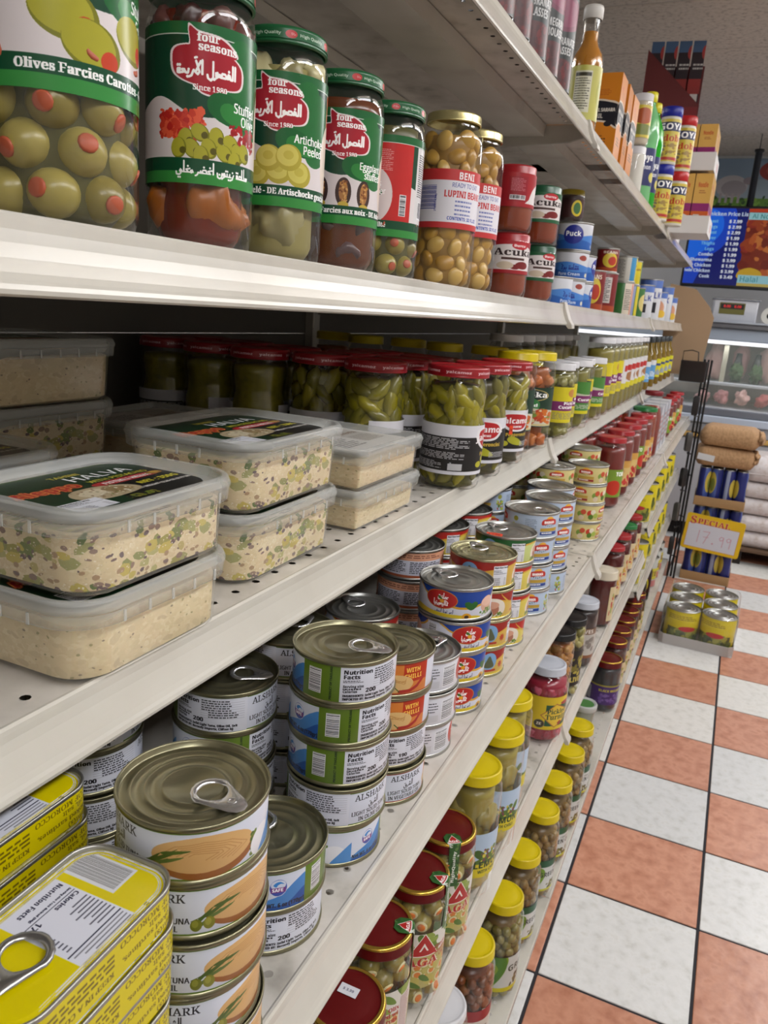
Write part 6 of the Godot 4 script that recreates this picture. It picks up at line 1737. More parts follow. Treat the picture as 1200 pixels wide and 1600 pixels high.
func top_shelf() -> void:
	var y: float = LEVELS.top[1]
	var dark := mat("molasses_glass", rgb(20, 12, 12), 0.06)
	var pom := simple_label("pomegranate_label", 500, 420, rgb(26, 30, 28), [["c", [120, 20, 250, 0, 400, 30, 420, 120, 260, 160, 100, 110], rgb(110, 26, 62)], ["c", [150, 30, 250, 16, 370, 40, 380, 110, 260, 140, 130, 100], rgb(128, 40, 76)], ["t", "POMEGRANATE", 250, 220, 46, rgb(190, 190, 190), 0.85], ["t", "MOLASSES", 250, 262, 46, rgb(190, 190, 190), 0.85], ["c", [140, 300, 250, 280, 380, 300, 390, 390, 250, 420, 130, 390], rgb(78, 18, 20)], ["s", 40, [rgb(104, 22, 24), rgb(66, 12, 14)], 10, 22, Rect2(150, 300, 220, 100)]])
	var names := ["first", "second", "third", "fourth", "fifth"]
	for i in 5:
		bottle("molasses_bottle", "tall dark bottle of pomegranate molasses, %s from the camera" % names[i], Vector3(-0.196, y, [0.34, 0.258, 0.166, 0.086, -0.004][i]), [0, 0.001, 0.032, 0, 0.0345, 0.005, 0.0345, 0.17, 0.030, 0.19, 0.016, 0.215, 0.0145, 0.24, 0.0145, 0.26], dark, [0.0155, 0.25, 0.0165, 0.251, 0.0165, 0.275, 0.0145, 0.277, 0, 0.277], mat("cap_black", rgb(20, 20, 22), 0.35), pom, 0.0345, 0.02, 0.155, 3.4, [0.5, 0.7, 0.4, 0.9, 0.35][i], [], null, "dark molasses bottles")
	var gl := glassy("clear_glass", Color(0.8, 0.9, 0.86, 0.012))
	bottle("vinegar_bottle", "clear bottle of amber vinegar with a white cap and yellow label", Vector3(-0.178, y, -0.195), [0, 0.001, 0.027, 0, 0.029, 0.004, 0.029, 0.115, 0.027, 0.13, 0.018, 0.145, 0.0145, 0.155, 0.0145, 0.196], gl, [0.0165, 0.188, 0.0175, 0.189, 0.0178, 0.206, 0.0165, 0.21, 0, 0.21], mat("cap_white", rgb(206, 204, 200), 0.4), simple_label("vinegar_label", 400, 300, rgb(190, 186, 92), [["r", 60, 30, 130, 230, rgb(206, 204, 180)], ["r", 66, 40, 118, 20, rgb(50, 46, 30)], ["p", 70, 70, 110, 180, 13, rgb(70, 66, 50)], ["o", 300, 150, 60, 90, rgb(170, 170, 70)]]), 0.029, 0.018, 0.108, 3.4, 0.5, [0, 0.004, 0.026, 0.004, 0.0275, 0.008, 0.0275, 0.115, 0.025, 0.13, 0.0165, 0.144, 0.013, 0.154, 0.013, 0.168, 0, 0.168], mat("vinegar", rgb(176, 116, 36), 0.08))
	# oil cartons: six faces side by side
	var c := paper(1200, 400, rgb(206, 126, 28))
	for f in 4:
		var o := f * 200
		c.blob([o - 4, 130, o + 60, 112, o + 140, 116, o + 204, 140, o + 204, 240, o + 140, 216, o + 60, 212, o - 4, 232], rgb(220, 206, 190))
		c.blob([o - 4, 138, o + 60, 120, o + 140, 124, o + 204, 148, o + 204, 232, o + 140, 208, o + 60, 204, o - 4, 224], rgb(24, 26, 36))
		c.text("SWEET EL SARARA", o + 100, 168, 21, rgb(206, 200, 190), "sansb", 1, 0.95)
		c.text("OIL", o + 100, 196, 26, rgb(206, 200, 190), "sansb", 1)
		c.para(o + 60, 70, 90, 30, 4, rgb(170, 80, 20))
		c.oval(o + 70, 60, 14, 14, rgb(196, 80, 40))
		c.para(o + 50, 270, 100, 40, 3, rgb(90, 50, 20))
		c.oval(o + 150, 220, 20, 12, rgb(24, 26, 36))
	c.rect(800, 0, 400, 400, rgb(214, 136, 36))
	var oil := print_mat("oil_carton_print", c, 0.3)
	for k in [[-0.205, -0.535, 0.0, "nearest"], [-0.203, -0.625, 0.03, "second"], [-0.202, -0.715, -0.02, "third"]]: box_of("oil_carton", "orange oil carton with a black band, %s one by the vinegar bottle" % k[3], Vector3(k[0], y, k[1]), Vector3(0.082, 0.185, 0.075), k[2], oil, "orange oil cartons")
	box_of("oil_carton", "orange oil carton standing taller behind the nearest one", Vector3(-0.305, y, -0.545), Vector3(0.085, 0.215, 0.09), 0.05, oil, "orange oil cartons")
	var white := mat("lid_white", rgb(206, 206, 210), 0.3)
	for k in 2: jar("spice_jar", "white capped spice jar next to the green bottles, %s of two" % ["lower", "upper"][k], Vector3(-0.186, y + k * 0.1305, -0.98), {"r": 0.026, "h": 0.13, "neck": 0.023, "shoulder": 0.105, "lid": white, "lid_h": 0.02, "core": mat("spice", rgb(200, 190, 170), 0.7), "inset": 0.0012, "label": simple_label("spice_label", 300, 240, rgb(206, 186, 60), [["o", 150, 80, 50, 60, rgb(170, 80, 34)], ["o", 150, 180, 80, 40, rgb(120, 130, 60)]]), "y0": 0.02, "y1": 0.1, "turn": 0.3} if k else {"r": 0.026, "h": 0.13, "neck": 0.023, "shoulder": 0.105, "lid": white, "lid_h": 0.02, "core": mat("salt", rgb(216, 214, 206), 0.7), "inset": 0.0012}, "white capped spice jars")
	var green := mat("green_plastic", rgb(40, 170, 40), 0.15)
	green.backlight_enabled = true
	green.backlight = Color(0.2, 0.6, 0.15)
	var lime := simple_label("juice_label", 400, 300, rgb(26, 34, 96), [["t", "Goya", 200, 100, 70, Color.WHITE], ["t", "limon", 200, 170, 50, rgb(220, 220, 230)], ["o", 120, 230, 50, 44, rgb(206, 196, 90)], ["o", 300, 230, 44, 40, rgb(206, 196, 90)], ["r", 0, 0, 12, 300, rgb(190, 160, 60)]])
	for k in 2: bottle("lemon_juice_bottle", ["bright green lemon juice bottle with a pale shoulder, nearer one", "bright green lemon juice bottle with a yellow cap, farther one"][k], Vector3(-0.186, y, [-1.115, -1.235][k]), [0, 0.001, 0.03, 0, 0.034, 0.006, 0.034, 0.15, 0.036, 0.18, 0.033, 0.22, 0.022, 0.25, 0.0145, 0.265, 0.0145, 0.28], [mat("green_pale", rgb(120, 190, 130), 0.12), green][k], [0.0165, 0.272, 0.0175, 0.273, 0.0175, 0.296, 0.0155, 0.299, 0, 0.299], mat("cap_yellow", rgb(214, 206, 20), 0.35), lime, 0.0342, 0.05, 0.15, 3.2, [0.3, 0.5][k], [], null, "green lemon juice bottles")
	var adobo := simple_label("adobo_label", 500, 420, rgb(206, 186, 70), [["r", 0, 30, 500, 90, rgb(26, 34, 80)], ["t", "GOYA", 130, 104, 84, Color.WHITE], ["t", "GOYA", 380, 104, 84, Color.WHITE], ["e", "Adobo", 130, 220, 86, rgb(186, 50, 30), 0.85], ["e", "Adobo", 380, 220, 86, rgb(186, 50, 30), 0.85], ["s", 70, [rgb(214, 190, 60), rgb(160, 130, 60), rgb(120, 110, 90), rgb(222, 210, 120)], 12, 26, Rect2(0, 240, 500, 130)], ["r", 0, 376, 500, 30, rgb(180, 50, 40)]])
	for k in 4:
		var blue := k < 2
		bottle("seasoning_shaker", "%s capped seasoning shaker, %s of two" % ["blue" if blue else "red", "lower" if k % 2 == 0 else "upper"], Vector3(-0.165 if blue else -0.128, y + (k % 2) * 0.172, -1.475 if blue else -1.60), [0, 0.001, 0.031, 0, 0.032, 0.003, 0.032, 0.135, 0.030, 0.142, 0.030, 0.148], mat("shaker_white", rgb(210, 206, 196), 0.4), [0.0315, 0.142, 0.0325, 0.143, 0.0325, 0.169, 0.031, 0.1715, 0, 0.1715], mat("cap_blue", rgb(24, 34, 150), 0.35) if blue else mat("cap_red", rgb(190, 32, 36), 0.35), adobo, 0.032, 0.008, 0.134, TAU, 1.75, [], null, "seasoning shakers", "shaker")
	# display trays of cartons, one on the other
	var mash := paper(1200, 300, rgb(214, 170, 90))
	for f in 4:
		mash.rect(f * 200, 150, 200, 40, rgb(140, 40, 110))
		mash.rect(f * 200, 190, 200, 110, rgb(206, 96, 40))
		mash.rect(f * 200 + 30, 206, 70, 80, rgb(206, 190, 180))
		mash.para(f * 200 + 34, 212, 60, 70, 8, INK)
		mash.text("Noodle", f * 200 + 100, 70, 34, rgb(190, 80, 40), "sansb", 1)
		mash.para(f * 200 + 60, 84, 80, 20, 2, rgb(160, 90, 50))
	var carton_print := print_mat("noodle_carton", mash, 0.3)
	var card := mat("white_card", rgb(214, 212, 212), 0.6)
	for k in 2:
		var base := y + k * 0.212
		var tray := thing("display_tray", "%s white cardboard tray of orange cartons overhanging the top shelf" % ["lower", "upper"][k], "tray", Vector3(-0.118 - 0.012 * k, base, -1.90), 0.0, "white display trays")
		part("bottom", block(0.196, 0.003, 0.236, 0.0005), card, tray)
		for s in [-1, 1]:
			part("side_wall", extrude([-0.098, 0.0, 0.098, 0.0, 0.098, 0.06, 0.02, 0.06, -0.098, 0.11], s * 0.118 - 0.0015, s * 0.118 + 0.0015, true), card, tray)
			part("end_wall", block(0.003, 0.062 if s > 0 else 0.11, 0.233, 0.0005), card, tray, Vector3(s * 0.0965, 0, 0))
		var mark := part("printed_mark", block(0.0006, 0.026, 0.04, 0.0002), mat("tray_mark", rgb(196, 150, 156), 0.6), tray, Vector3(0.0984, 0.018, -0.03))
		for i in 2:
			for j in 3: box_of("noodle_carton", "orange and purple carton in the %s tray, %s pair, %s of three" % [["lower", "upper"][k], ["near", "far"][i], ["front", "middle", "rear"][j]], Vector3(-0.058 - 0.012 * k - j * 0.061, base + 0.0032, -1.845 - i * 0.11), Vector3(0.058, 0.2 if k == 0 else 0.15, 0.105), 0.0, carton_print, "cartons in the display trays")
	# chilli display with four upright packets
	solo("plain_carton", "plain white carton under the chilli display box", "box", block(0.3, 0.18, 0.2, 0.003), mat("white_card", rgb(214, 212, 212), 0.6), Vector3(-0.305, y + 0.0012, -2.20), 0.0)
	var d := thing("spice_display_box", "dark red display box with a chilli picture on the top shelf", "display box", Vector3(-0.275, y + 0.181, -2.20), 0.1)
	var dp := simple_label("chilli_display", 500, 400, rgb(110, 30, 36), [["r", 0, 0, 500, 400, rgb(118, 34, 40)], ["o", 300, 150, 90, 46, rgb(206, 196, 190)], ["t", "Saray", 300, 166, 50, rgb(150, 60, 70)], ["o", 110, 190, 44, 40, rgb(190, 30, 40)], ["c", [100, 160, 112, 150, 140, 100, 150, 104, 124, 156, 116, 166], rgb(170, 160, 60)], ["r", 0, 270, 500, 130, rgb(60, 20, 22)], ["c", [150, 390, 250, 360, 340, 290, 420, 280, 330, 350, 240, 396], rgb(196, 70, 50)], ["p", 40, 290, 90, 100, 8, rgb(206, 200, 200)]])
	part("front", extrude([-0.10, 0.0, 0.12, 0.0, 0.12, 0.33, -0.10, 0.53], 0.062, 0.064, true), mat("display_card", rgb(96, 28, 32), 0.5), d)
	part("picture", block(0.21, 0.17, 0.001, 0.0003), dp, d, Vector3(0.01, 0.155, 0.0646))
	part("rear", block(0.22, 0.50, 0.004, 0.001), mat("display_card", rgb(96, 28, 32), 0.5), d, Vector3(0.01, 0, -0.05))
	for s in [-1, 1]: part("side", block(0.004, 0.33, 0.116, 0.001), mat("display_card", rgb(96, 28, 32), 0.5), d, Vector3(0.01 + s * 0.108, 0, 0.005))
	var packet := simple_label("packet_print", 600, 200, rgb(44, 34, 44), [["r", 0, 0, 600, 30, rgb(70, 100, 140)], ["r", 0, 100, 600, 40, rgb(150, 50, 50)], ["r", 30, 140, 60, 50, rgb(206, 204, 204)], ["r", 230, 140, 60, 50, rgb(206, 204, 204)], ["p", 20, 60, 160, 20, 2, rgb(200, 200, 200)], ["o", 100, 30, 24, 18, rgb(170, 60, 60)]])
	part("ledge", block(0.21, 0.004, 0.10, 0.001), mat("display_card", rgb(96, 28, 32), 0.5), d, Vector3(0.01, 0.295, 0.004))
	for i in 4: box_of("spice_packet", "slim dark spice packet in the display box, %s from the left" % names[i], Vector3(-0.3415 + i * 0.0515, y + 0.181 + 0.2992, -2.192 - i * 0.005), Vector3(0.046, 0.27, 0.05), 0.1, packet, "spice packets")
# ---------------------------------------------------------------- the far end of the aisle
func pillow(sx: float, h: float, sz: float) -> ArrayMesh:
	return loft([-0.055, 0.0, -0.018, 0.004, -0.004, h * 0.22, 0.0, h * 0.45, -0.002, h * 0.62, -0.014, h * 0.84, -0.04, h * 0.97, -0.09, h], sx / 2, sz / 2, 0.05, 8)

func far_end() -> void:
	floor_goods()
	counter()
	overhead()

func floor_goods() -> void:
	# a shrink-wrapped tray of six yellow tins on the floor
	var tray := thing("cardboard_tray", "low grey cardboard tray on the tiles holding six yellow tins", "tray", Vector3(0.203, 0, -2.255), -0.02)
	var card := mat("grey_card", rgb(176, 172, 170), 0.7)
	part("bottom", block(0.30, 0.003, 0.45, 0.001), card, tray)
	for s in [-1, 1]:
		part("side_wall", block(0.003, 0.046, 0.41, 0.001), card, tray, Vector3(s * 0.1515, 0, 0))
		part("end_wall", block(0.262, 0.046, 0.003, 0.001), card, tray, Vector3(0, 0, s * 0.2265))
		for k in [-1, 1]:
			var q := part("corner_flap", block(0.003, 0.046, 0.029, 0.001), card, tray, Vector3(s * 0.1415, 0, k * 0.216))
			q.rotation.y = -s * k * PI / 4
	var film := glassy("shrink_film", Color(0.95, 0.96, 0.97, 0.015), 0.06)
	part("shrink_film", loft([0.0, 0.05, 0.001, 0.09, 0.001, 0.15, -0.004, 0.168, -0.012, 0.1705], 0.1525, 0.2275, 0.05, 6, false, false), film, tray)
	var yt: Material = mats["yellow_tin"]
	for i in 3:
		for k in 2: can("large_tin", "large yellow tin in the floor tray, %s row, %s" % [["near", "middle", "far"][i], ["left", "right"][k]], Vector3(0.203 + (k - 0.5) * 0.147, 0.0032, -2.105 - i * 0.149), 0.072, 0.155, yt, tin_metal("tin_silver"), [0.22, 0.30][k], 9.0, "yellow tins in the floor tray")
	# packs of canned drinks
	var drink := simple_label("drink_print", 400, 260, rgb(34, 42, 110), [["c", [60, 40, 160, 30, 180, 200, 80, 230], rgb(70, 90, 160)], ["o", 120, 110, 50, 60, rgb(190, 170, 70)], ["o", 130, 120, 30, 36, rgb(120, 130, 60)], ["r", 250, 0, 40, 260, rgb(150, 160, 190)], ["o", 340, 130, 40, 50, rgb(190, 170, 70)], ["r", 0, 0, 400, 24, rgb(170, 176, 190)]])
	var brown := mat("brown_card", rgb(150, 116, 76), 0.8)
	for k in 3:
		var p := thing("drink_pack", "pack of blue drink cans by the sale sign, %s of three" % ["lowest", "middle", "topmost"][k], "drink pack", Vector3(0.19 + 0.006 * (k % 2), k * 0.212, -3.175), 0.02 * (k - 1), "packs of drink cans")
		part("cardboard_tray", loft([0, 0, 0, 0.05, -0.002, 0.05, -0.002, 0.003], 0.127, 0.112, 0.004, 2, true, false), brown, p)
		for i in 4:
			for j in 3:
				var b := part("drink_can", lathe([0, 0.001, 0.022, 0.0, 0.0295, 0.008, 0.0305, 0.012, 0.0305, 0.176, 0.028, 0.19, 0.0255, 0.196, 0.0262, 0.2, 0.0245, 0.2, 0.024, 0.197, 0, 0.197], 24), drink, p, Vector3((i - 1.5) * 0.0615, 0.004, (j - 1) * 0.0615))
				b.rotation.y = (i * 5 + j * 3) * 0.9
				part("can_end", lathe([0.0262, 0.1965, 0.0264, 0.2005, 0.0245, 0.2012, 0.0236, 0.199, 0, 0.1985], 20), tin_metal("tin_silver"), b)
	# sale sign
	var sp := paper(640, 440, rgb(222, 182, 20))
	sp.rect(34, 110, 560, 296, rgb(206, 208, 220))
	for e in [[34, 108, 562, 5], [34, 404, 562, 5], [30, 108, 5, 300], [594, 108, 5, 300]]: sp.rect(e[0], e[1], e[2], e[3], rgb(196, 120, 30))
	for o in [[-2, 0], [2, 0], [0, -2], [0, 2]]:
		sp.text("S", 40 + o[0], 122 + o[1], 130, rgb(236, 224, 210), "serifb")
		sp.text("PECIAL", 122 + o[0], 112 + o[1], 92, rgb(236, 224, 210), "serifb", 0, 1.05)
	sp.text("S", 40, 122, 130, rgb(186, 40, 36), "serifb")
	sp.text("PECIAL", 122, 112, 92, rgb(180, 30, 30), "serifb", 0, 1.05)
	var pen := rgb(196, 130, 150)
	sp.line([170, 190, 166, 340], 6, pen)
	sp.line([214, 196, 286, 190, 262, 260, 240, 344], 6, pen)
	sp.line([226, 262, 280, 258], 6, pen)
	sp.oval(336, 322, 9, 9, pen)
	for o in [400, 480]:
		sp.line([o + 46, 230, o + 20, 216, o, 240, o + 14, 266, o + 42, 250, o + 46, 222, o + 44, 340], 6, pen)
	var s := thing("sale_sign", "yellow sale sign with a white panel in front of the drink cans", "sign", Vector3(0.186, 0.172, -3.052), 0.0)
	part("board", loft([0, 0, 0, 0.005], 0.148, 0.1, 0.014, 5), mat("sign_yellow", rgb(214, 176, 20), 0.4), s, Vector3(0, 0.1, -0.003)).rotation = Vector3(PI / 2, 0, 0)
	part("printed_face", plate(0.147, 0.099, 0.013), print_mat("sale_print", sp, 0.4), s, Vector3(0, 0.1, 0.0024)).rotation = Vector3(PI / 2, 0, 0)
	s.rotation.z = -0.06
	# sacks
	var burlap := mat("burlap", rgb(255, 250, 245), 0.85, 0.0, noise_tex(61, 0.05, [rgb(150, 118, 86), rgb(176, 142, 106), rgb(190, 156, 118)], 256, 4))
	burlap.uv1_triplanar = true
	burlap.uv1_scale = Vector3.ONE * 5
	for k in 2:
		var b := thing("brown_sack", "brown paper sack lying on the drink cans, %s one" % ["lower", "upper"][k], "sack", Vector3(0.178 + 0.012 * k, 0.638 + k * 0.108, -3.20), 0.06 - 0.1 * k, "brown sacks")
		part("bag", pillow(0.30, 0.107, 0.27), burlap, b)
		part("gathered_end", lump(3 + k, 0.6, 1.4), burlap, b, Vector3(0.148, 0.06, 0.03)).scale = Vector3(0.022, 0.035, 0.10)
		if k == 0: part("paper_tag", block(0.085, 0.034, 0.0015, 0.0004), mat("tag_paper", rgb(206, 208, 212), 0.6), b, Vector3(-0.10, 0.03, 0.1355)).rotation.z = -0.12
	var pallet := thing("wooden_pallet", "dark pallet under the white rice sacks", "pallet", Vector3(0.72, 0, -3.80), 0.0)
	for i in 5: part("plank", block(0.86, 0.018, 0.075, 0.002), mat("pallet_wood", rgb(96, 72, 52), 0.8), pallet, Vector3(0, 0.082, (i - 2) * 0.098))
	for i in 3: part("runner", block(0.06, 0.082, 0.45, 0.002), mat("pallet_dark", rgb(40, 32, 28), 0.9), pallet, Vector3((i - 1) * 0.38, 0, 0))
	var rice := mat("rice_plastic", Color.WHITE, 0.3, 0.0, noise_tex(67, 0.02, [rgb(176, 160, 152), rgb(206, 198, 196), rgb(216, 212, 214), rgb(190, 172, 164)], 256, 4))
	rice.uv1_triplanar = true
	rice.uv1_scale = Vector3.ONE * 3
	for k in 5:
		var b := thing("rice_sack", "white plastic rice sack beside the drink cans, %s of five" % ["lowest", "second up", "middle", "fourth up", "topmost"][k], "sack", Vector3(0.56 + 0.012 * sin(k * 2.2), 0.1002 + k * 0.0995, -3.80), 0.04 * sin(k * 1.7), "white rice sacks")
		part("bag", pillow(0.52, 0.099 if k < 4 else 0.15, 0.38), rice, b)
		part("seam", block(0.5, 0.006, 0.006, 0.002), rice, b, Vector3(0, 0.045, 0.187))
	# wire rack with clips and a basket
	var wire := mat("black_wire", rgb(18, 18, 20), 0.4)
	var r := thing("wire_rack", "black wire display rack at the end of the shelving", "rack", Vector3(0.0, 0, -3.03), 0.0)
	for q in [[0.035, 0.0], [0.018, -0.03], [0.0, -0.03]]: part("post", tube([Vector3(q[0], 0, q[1]), Vector3(q[0], 1.19, q[1])], 0.0055, 8), wire, r)
	for k in 5: part("crossbar", tube([Vector3(0.0, 0.12 + k * 0.23, -0.03), Vector3(0.018, 0.12 + k * 0.23, -0.03), Vector3(0.035, 0.12 + k * 0.23, 0.0)], 0.0035, 6), wire, r)
	for k in 4:
		part("hook", tube([Vector3(0.02, 0.30 + k * 0.2, 0.0), Vector3(0.0, 0.30 + k * 0.2, 0.06), Vector3(-0.004, 0.315 + k * 0.2, 0.09)], 0.003, 6), wire, r)
	for k in 5: solo("hanging_packet", "small black packet hanging on the wire rack, %s from the top" % ["first", "second", "third", "fourth", "fifth"][k], "packet", loft([-0.004, 0, 0, 0.006, 0, 0.09, -0.006, 0.1], 0.016, 0.014, 0.005, 3), mat("packet_%d" % (k % 2), [rgb(30, 28, 30), rgb(70, 68, 66)][k % 2], 0.4), Vector3(-0.004 - 0.004 * (k % 2), 0.905 - k * 0.19, -2.985), 0.4 * k, "packets on the wire rack")
	var basket := thing("wire_basket", "black open basket on top of the wire rack", "basket", Vector3(-0.045, 1.075, -2.98), 0.0)
	var dark := mat("basket_plastic", rgb(34, 28, 28), 0.35)
	part("tray", loft([-0.012, 0, 0, 0.004, 0.002, 0.10, 0.004, 0.104, 0.001, 0.104, -0.002, 0.006], 0.062, 0.04, 0.008, 3, true, true), dark, basket)
	part("handle", tube([Vector3(-0.06, 0.10, 0), Vector3(-0.06, 0.15, 0), Vector3(-0.02, 0.158, 0), Vector3(0.012, 0.15, 0), Vector3(0.018, 0.10, 0)], 0.003, 6), wire, basket)
	solo("cardboard_sheet", "plain brown cardboard sheet standing at the end of the shelves", "cardboard", extrude([-0.11, 0.0, 0.105, 0.0, 0.13, 0.30, 0.10, 0.355, 0.02, 0.44, -0.11, 0.46], -0.002, 0.002, true), mat("cardboard", rgb(170, 142, 112), 0.8), Vector3(-0.125, 1.10, -3.125), 0.08)

func counter() -> void:
	var z := -4.03
	var steel := mat("counter_steel", rgb(176, 184, 196), 0.35, 0.3)
	var enamel := mat("counter_white", rgb(196, 198, 204), 0.4)
	var cx := 0.45
	var L := 3.5
	var t := thing("meat_counter", "butcher's glass display counter across the end of the aisle", "counter", Vector3(cx, 0, z))
	part("toe_kick", block(L, 0.10, 0.7, 0.002), mat("kick_dark", rgb(34, 30, 30), 0.7), t, Vector3(0, 0, -0.42))
	part("front_panel", block(L, 0.56, 0.03, 0.003), enamel, t, Vector3(0, 0.1, -0.02))
	part("wood_rail", block(L, 0.03, 0.05, 0.004), mat("rail_wood", rgb(196, 156, 84), 0.5), t, Vector3(0, 0.668, -0.01))
	part("grey_band", block(L, 0.06, 0.03, 0.003), mat("band_grey", rgb(150, 152, 158), 0.5), t, Vector3(0, 0.70, -0.02))
	part("white_ledge", block(L, 0.05, 0.06, 0.006), mat("ledge_white", rgb(186, 196, 212), 0.35), t, Vector3(0, 0.765, -0.02))
	part("dark_ledge", block(L, 0.045, 0.05, 0.004), mat("ledge_dark", rgb(110, 114, 124), 0.4), t, Vector3(0, 0.816, -0.03))
	part("meat_deck", block(L, 0.015, 0.6, 0.002), enamel, t, Vector3(0, 0.85, -0.34))
	part("rear_wall", block(L, 0.45, 0.02, 0.002), mat("case_rear", rgb(176, 160, 150), 0.6), t, Vector3(0, 0.86, -0.63))
	part("middle_rail", block(L, 0.02, 0.03, 0.003), enamel, t, Vector3(0, 1.005, -0.08))
	part("middle_shelf", block(L, 0.008, 0.3, 0.002), mat("shelf_glassy", rgb(170, 176, 170), 0.2), t, Vector3(0, 1.01, -0.30))
	for s in [-1, 1]: part("end_panel", block(0.03, 0.55, 0.62, 0.003), enamel, t, Vector3(s * (L / 2 - 0.015), 0.85, -0.34))
	part("divider", block(0.03, 0.24, 0.03, 0.003), mat("divider_cream", rgb(176, 170, 150), 0.5), t, Vector3(-0.375, 1.018, -0.12))
	var glass := glassy("case_glass", Color(0.85, 0.92, 0.9, 0.08), 0.02)
	part("front_glass", block(L - 0.04, 0.40, 0.006, 0.001), glass, t, Vector3(0, 0.862, -0.035))
	part("upper_panel", block(L, 0.075, 0.66, 0.006), mat("panel_blue", rgb(168, 182, 200), 0.35), t, Vector3(0, 1.285, -0.34))
	part("top_slab", block(L, 0.03, 0.72, 0.005), mat("slab_dark", rgb(104, 106, 112), 0.4), t, Vector3(0, 1.36, -0.34))
	part("top_edge", block(L, 0.012, 0.74, 0.003), steel, t, Vector3(0, 1.39, -0.34))
	# the case's own light
	var lamp := thing("case_light", "white strip light inside the top of the meat counter", "strip light", Vector3(cx, 1.262, z - 0.075))
	var glow := mat("case_light_glow", rgb(240, 240, 240), 0.5)
	glow.emission_enabled = true
	glow.emission = rgb(250, 250, 255)
	glow.emission_energy_multiplier = 1.6
	part("diffuser", block(L - 0.1, 0.022, 0.03, 0.004), glow, lamp)
	var l := AreaLight3D.new()
	l.name = "strip_glow"
	l.area_size = Vector2(L - 0.1, 0.03)
	l.light_energy = 0.55
	l.light_color = Color(0.96, 0.97, 1.0)
	l.shadow_enabled = true
	lamp.add_child(l, true)
	l.position = Vector3(0, -0.004, 0)
	l.rotation.x = -PI / 2
	# meat on the deck, and what hangs and stands behind it
	var flesh := [mat("flesh_a", rgb(206, 150, 146), 0.4), mat("flesh_b", rgb(190, 124, 124), 0.4), mat("flesh_c", rgb(214, 170, 160), 0.4), mat("flesh_d", rgb(178, 84, 76), 0.4)]
	var names := ["first", "second", "third", "fourth", "fifth", "sixth", "seventh"]
	for k in 7:
		var m := solo("meat_cut", "pale pink cut of meat on the counter deck, %s from the left" % names[k], "meat", lump(40 + k, 0.7, 0.9, 28, 18), flesh[k % 4], Vector3(-0.02 + k * 0.118, 0.922 + 0.005 * (k % 3), z - 0.15), k * 0.8, "cuts of meat")
		m.scale = Vector3(0.041, 0.039 + 0.004 * (k % 3), 0.041)
	for k in 4:
		var m := solo("hanging_meat", "pinkish side of meat at the back of the counter, %s from the left" % names[k], "meat", lump(60 + k, 0.5, 0.8, 22, 14), flesh[(k * 2 + 2) % 4], Vector3(0.02 + k * 0.15, 1.145, z - 0.42), k, "sides of meat")
		m.scale = Vector3(0.06, 0.12, 0.05)
	for k in 3:
		var m := solo("herb_bunch", "bunch of green herbs on the counter shelf, %s from the left" % names[k], "herbs", lump(70 + k, 1.2, 2.2, 26, 18), mat("herb_green", rgb(64, 88, 44), 0.7), Vector3(0.155 + k * 0.12, 1.09, z - 0.2), k, "herb bunches")
		m.scale = Vector3(0.036, 0.045, 0.032)
	for k in 2:
		solo("dark_bottle", "dark bottle standing in the counter window, %s one" % ["left", "right"][k], "bottle", lathe([0, 0, 0.03, 0.001, 0.033, 0.01, 0.033, 0.1, 0.02, 0.15, 0.018, 0.19, 0, 0.192], 24), mat("dark_bottle_glass", rgb(36, 38, 40), 0.2), Vector3(0.155 + k * 0.115, 1.0185, z - 0.30), 0.0, "bottles in the counter window")
	# scale and paper roll on top
	var sc := thing("weighing_scale", "white weighing scale with red digits on the meat counter", "scale", Vector3(0.075, 1.402, z - 0.2), 0.08)
	part("body", loft([-0.004, 0, 0, 0.004, 0, 0.125, -0.006, 0.132], 0.13, 0.09, 0.01, 3), mat("scale_white", rgb(186, 188, 194), 0.4), sc)
	part("display", block(0.15, 0.07, 0.004, 0.001), mat("display_olive", rgb(96, 92, 30), 0.4), sc, Vector3(-0.02, 0.045, 0.0905))
	part("display_window", block(0.135, 0.03, 0.002, 0.0005), mat("display_black", rgb(20, 12, 12), 0.3), sc, Vector3(-0.02, 0.078, 0.0935))
	var digit := mat("digit_light", rgb(160, 20, 20), 0.5)
	digit.emission_enabled = true
	digit.emission = rgb(230, 40, 40)
	digit.emission_energy_multiplier = 0.8
	for k in 2:
		var tm := TextMesh.new()
		tm.text = "0.00"
		tm.font = font("sansb")
		tm.font_size = 24
		tm.pixel_size = 0.0009
		tm.depth = 0.001
		part("digit_light", tm, digit, sc, Vector3(-0.05 + k * 0.062, 0.093, 0.0955))
	part("pan", block(0.28, 0.01, 0.2, 0.004), mat("pan_steel", rgb(170, 172, 176), 0.25, 0.8), sc, Vector3(0, 0.132, 0))
	var roll := thing("paper_roll", "white label roll with a dark core on the meat counter", "paper roll", Vector3(0.285, 1.402, z - 0.16), 0.0)
	var rm := merged([[lathe([0.018, -0.04, 0.05, -0.04, 0.05, -0.04, 0.05, 0.04, 0.05, 0.04, 0.018, 0.04], 32), Transform3D(Basis(Vector3.RIGHT, PI / 2), Vector3(0, 0.05, 0))]])
	part("paper", rm, mat("roll_paper", rgb(200, 198, 190), 0.6), roll)
	part("core", merged([[lathe([0, -0.041, 0.018, -0.041, 0.018, 0.0405, 0, 0.0405], 20), Transform3D(Basis(Vector3.RIGHT, PI / 2), Vector3(0, 0.05, 0))]]), mat("roll_core", rgb(30, 28, 28), 0.7), roll)

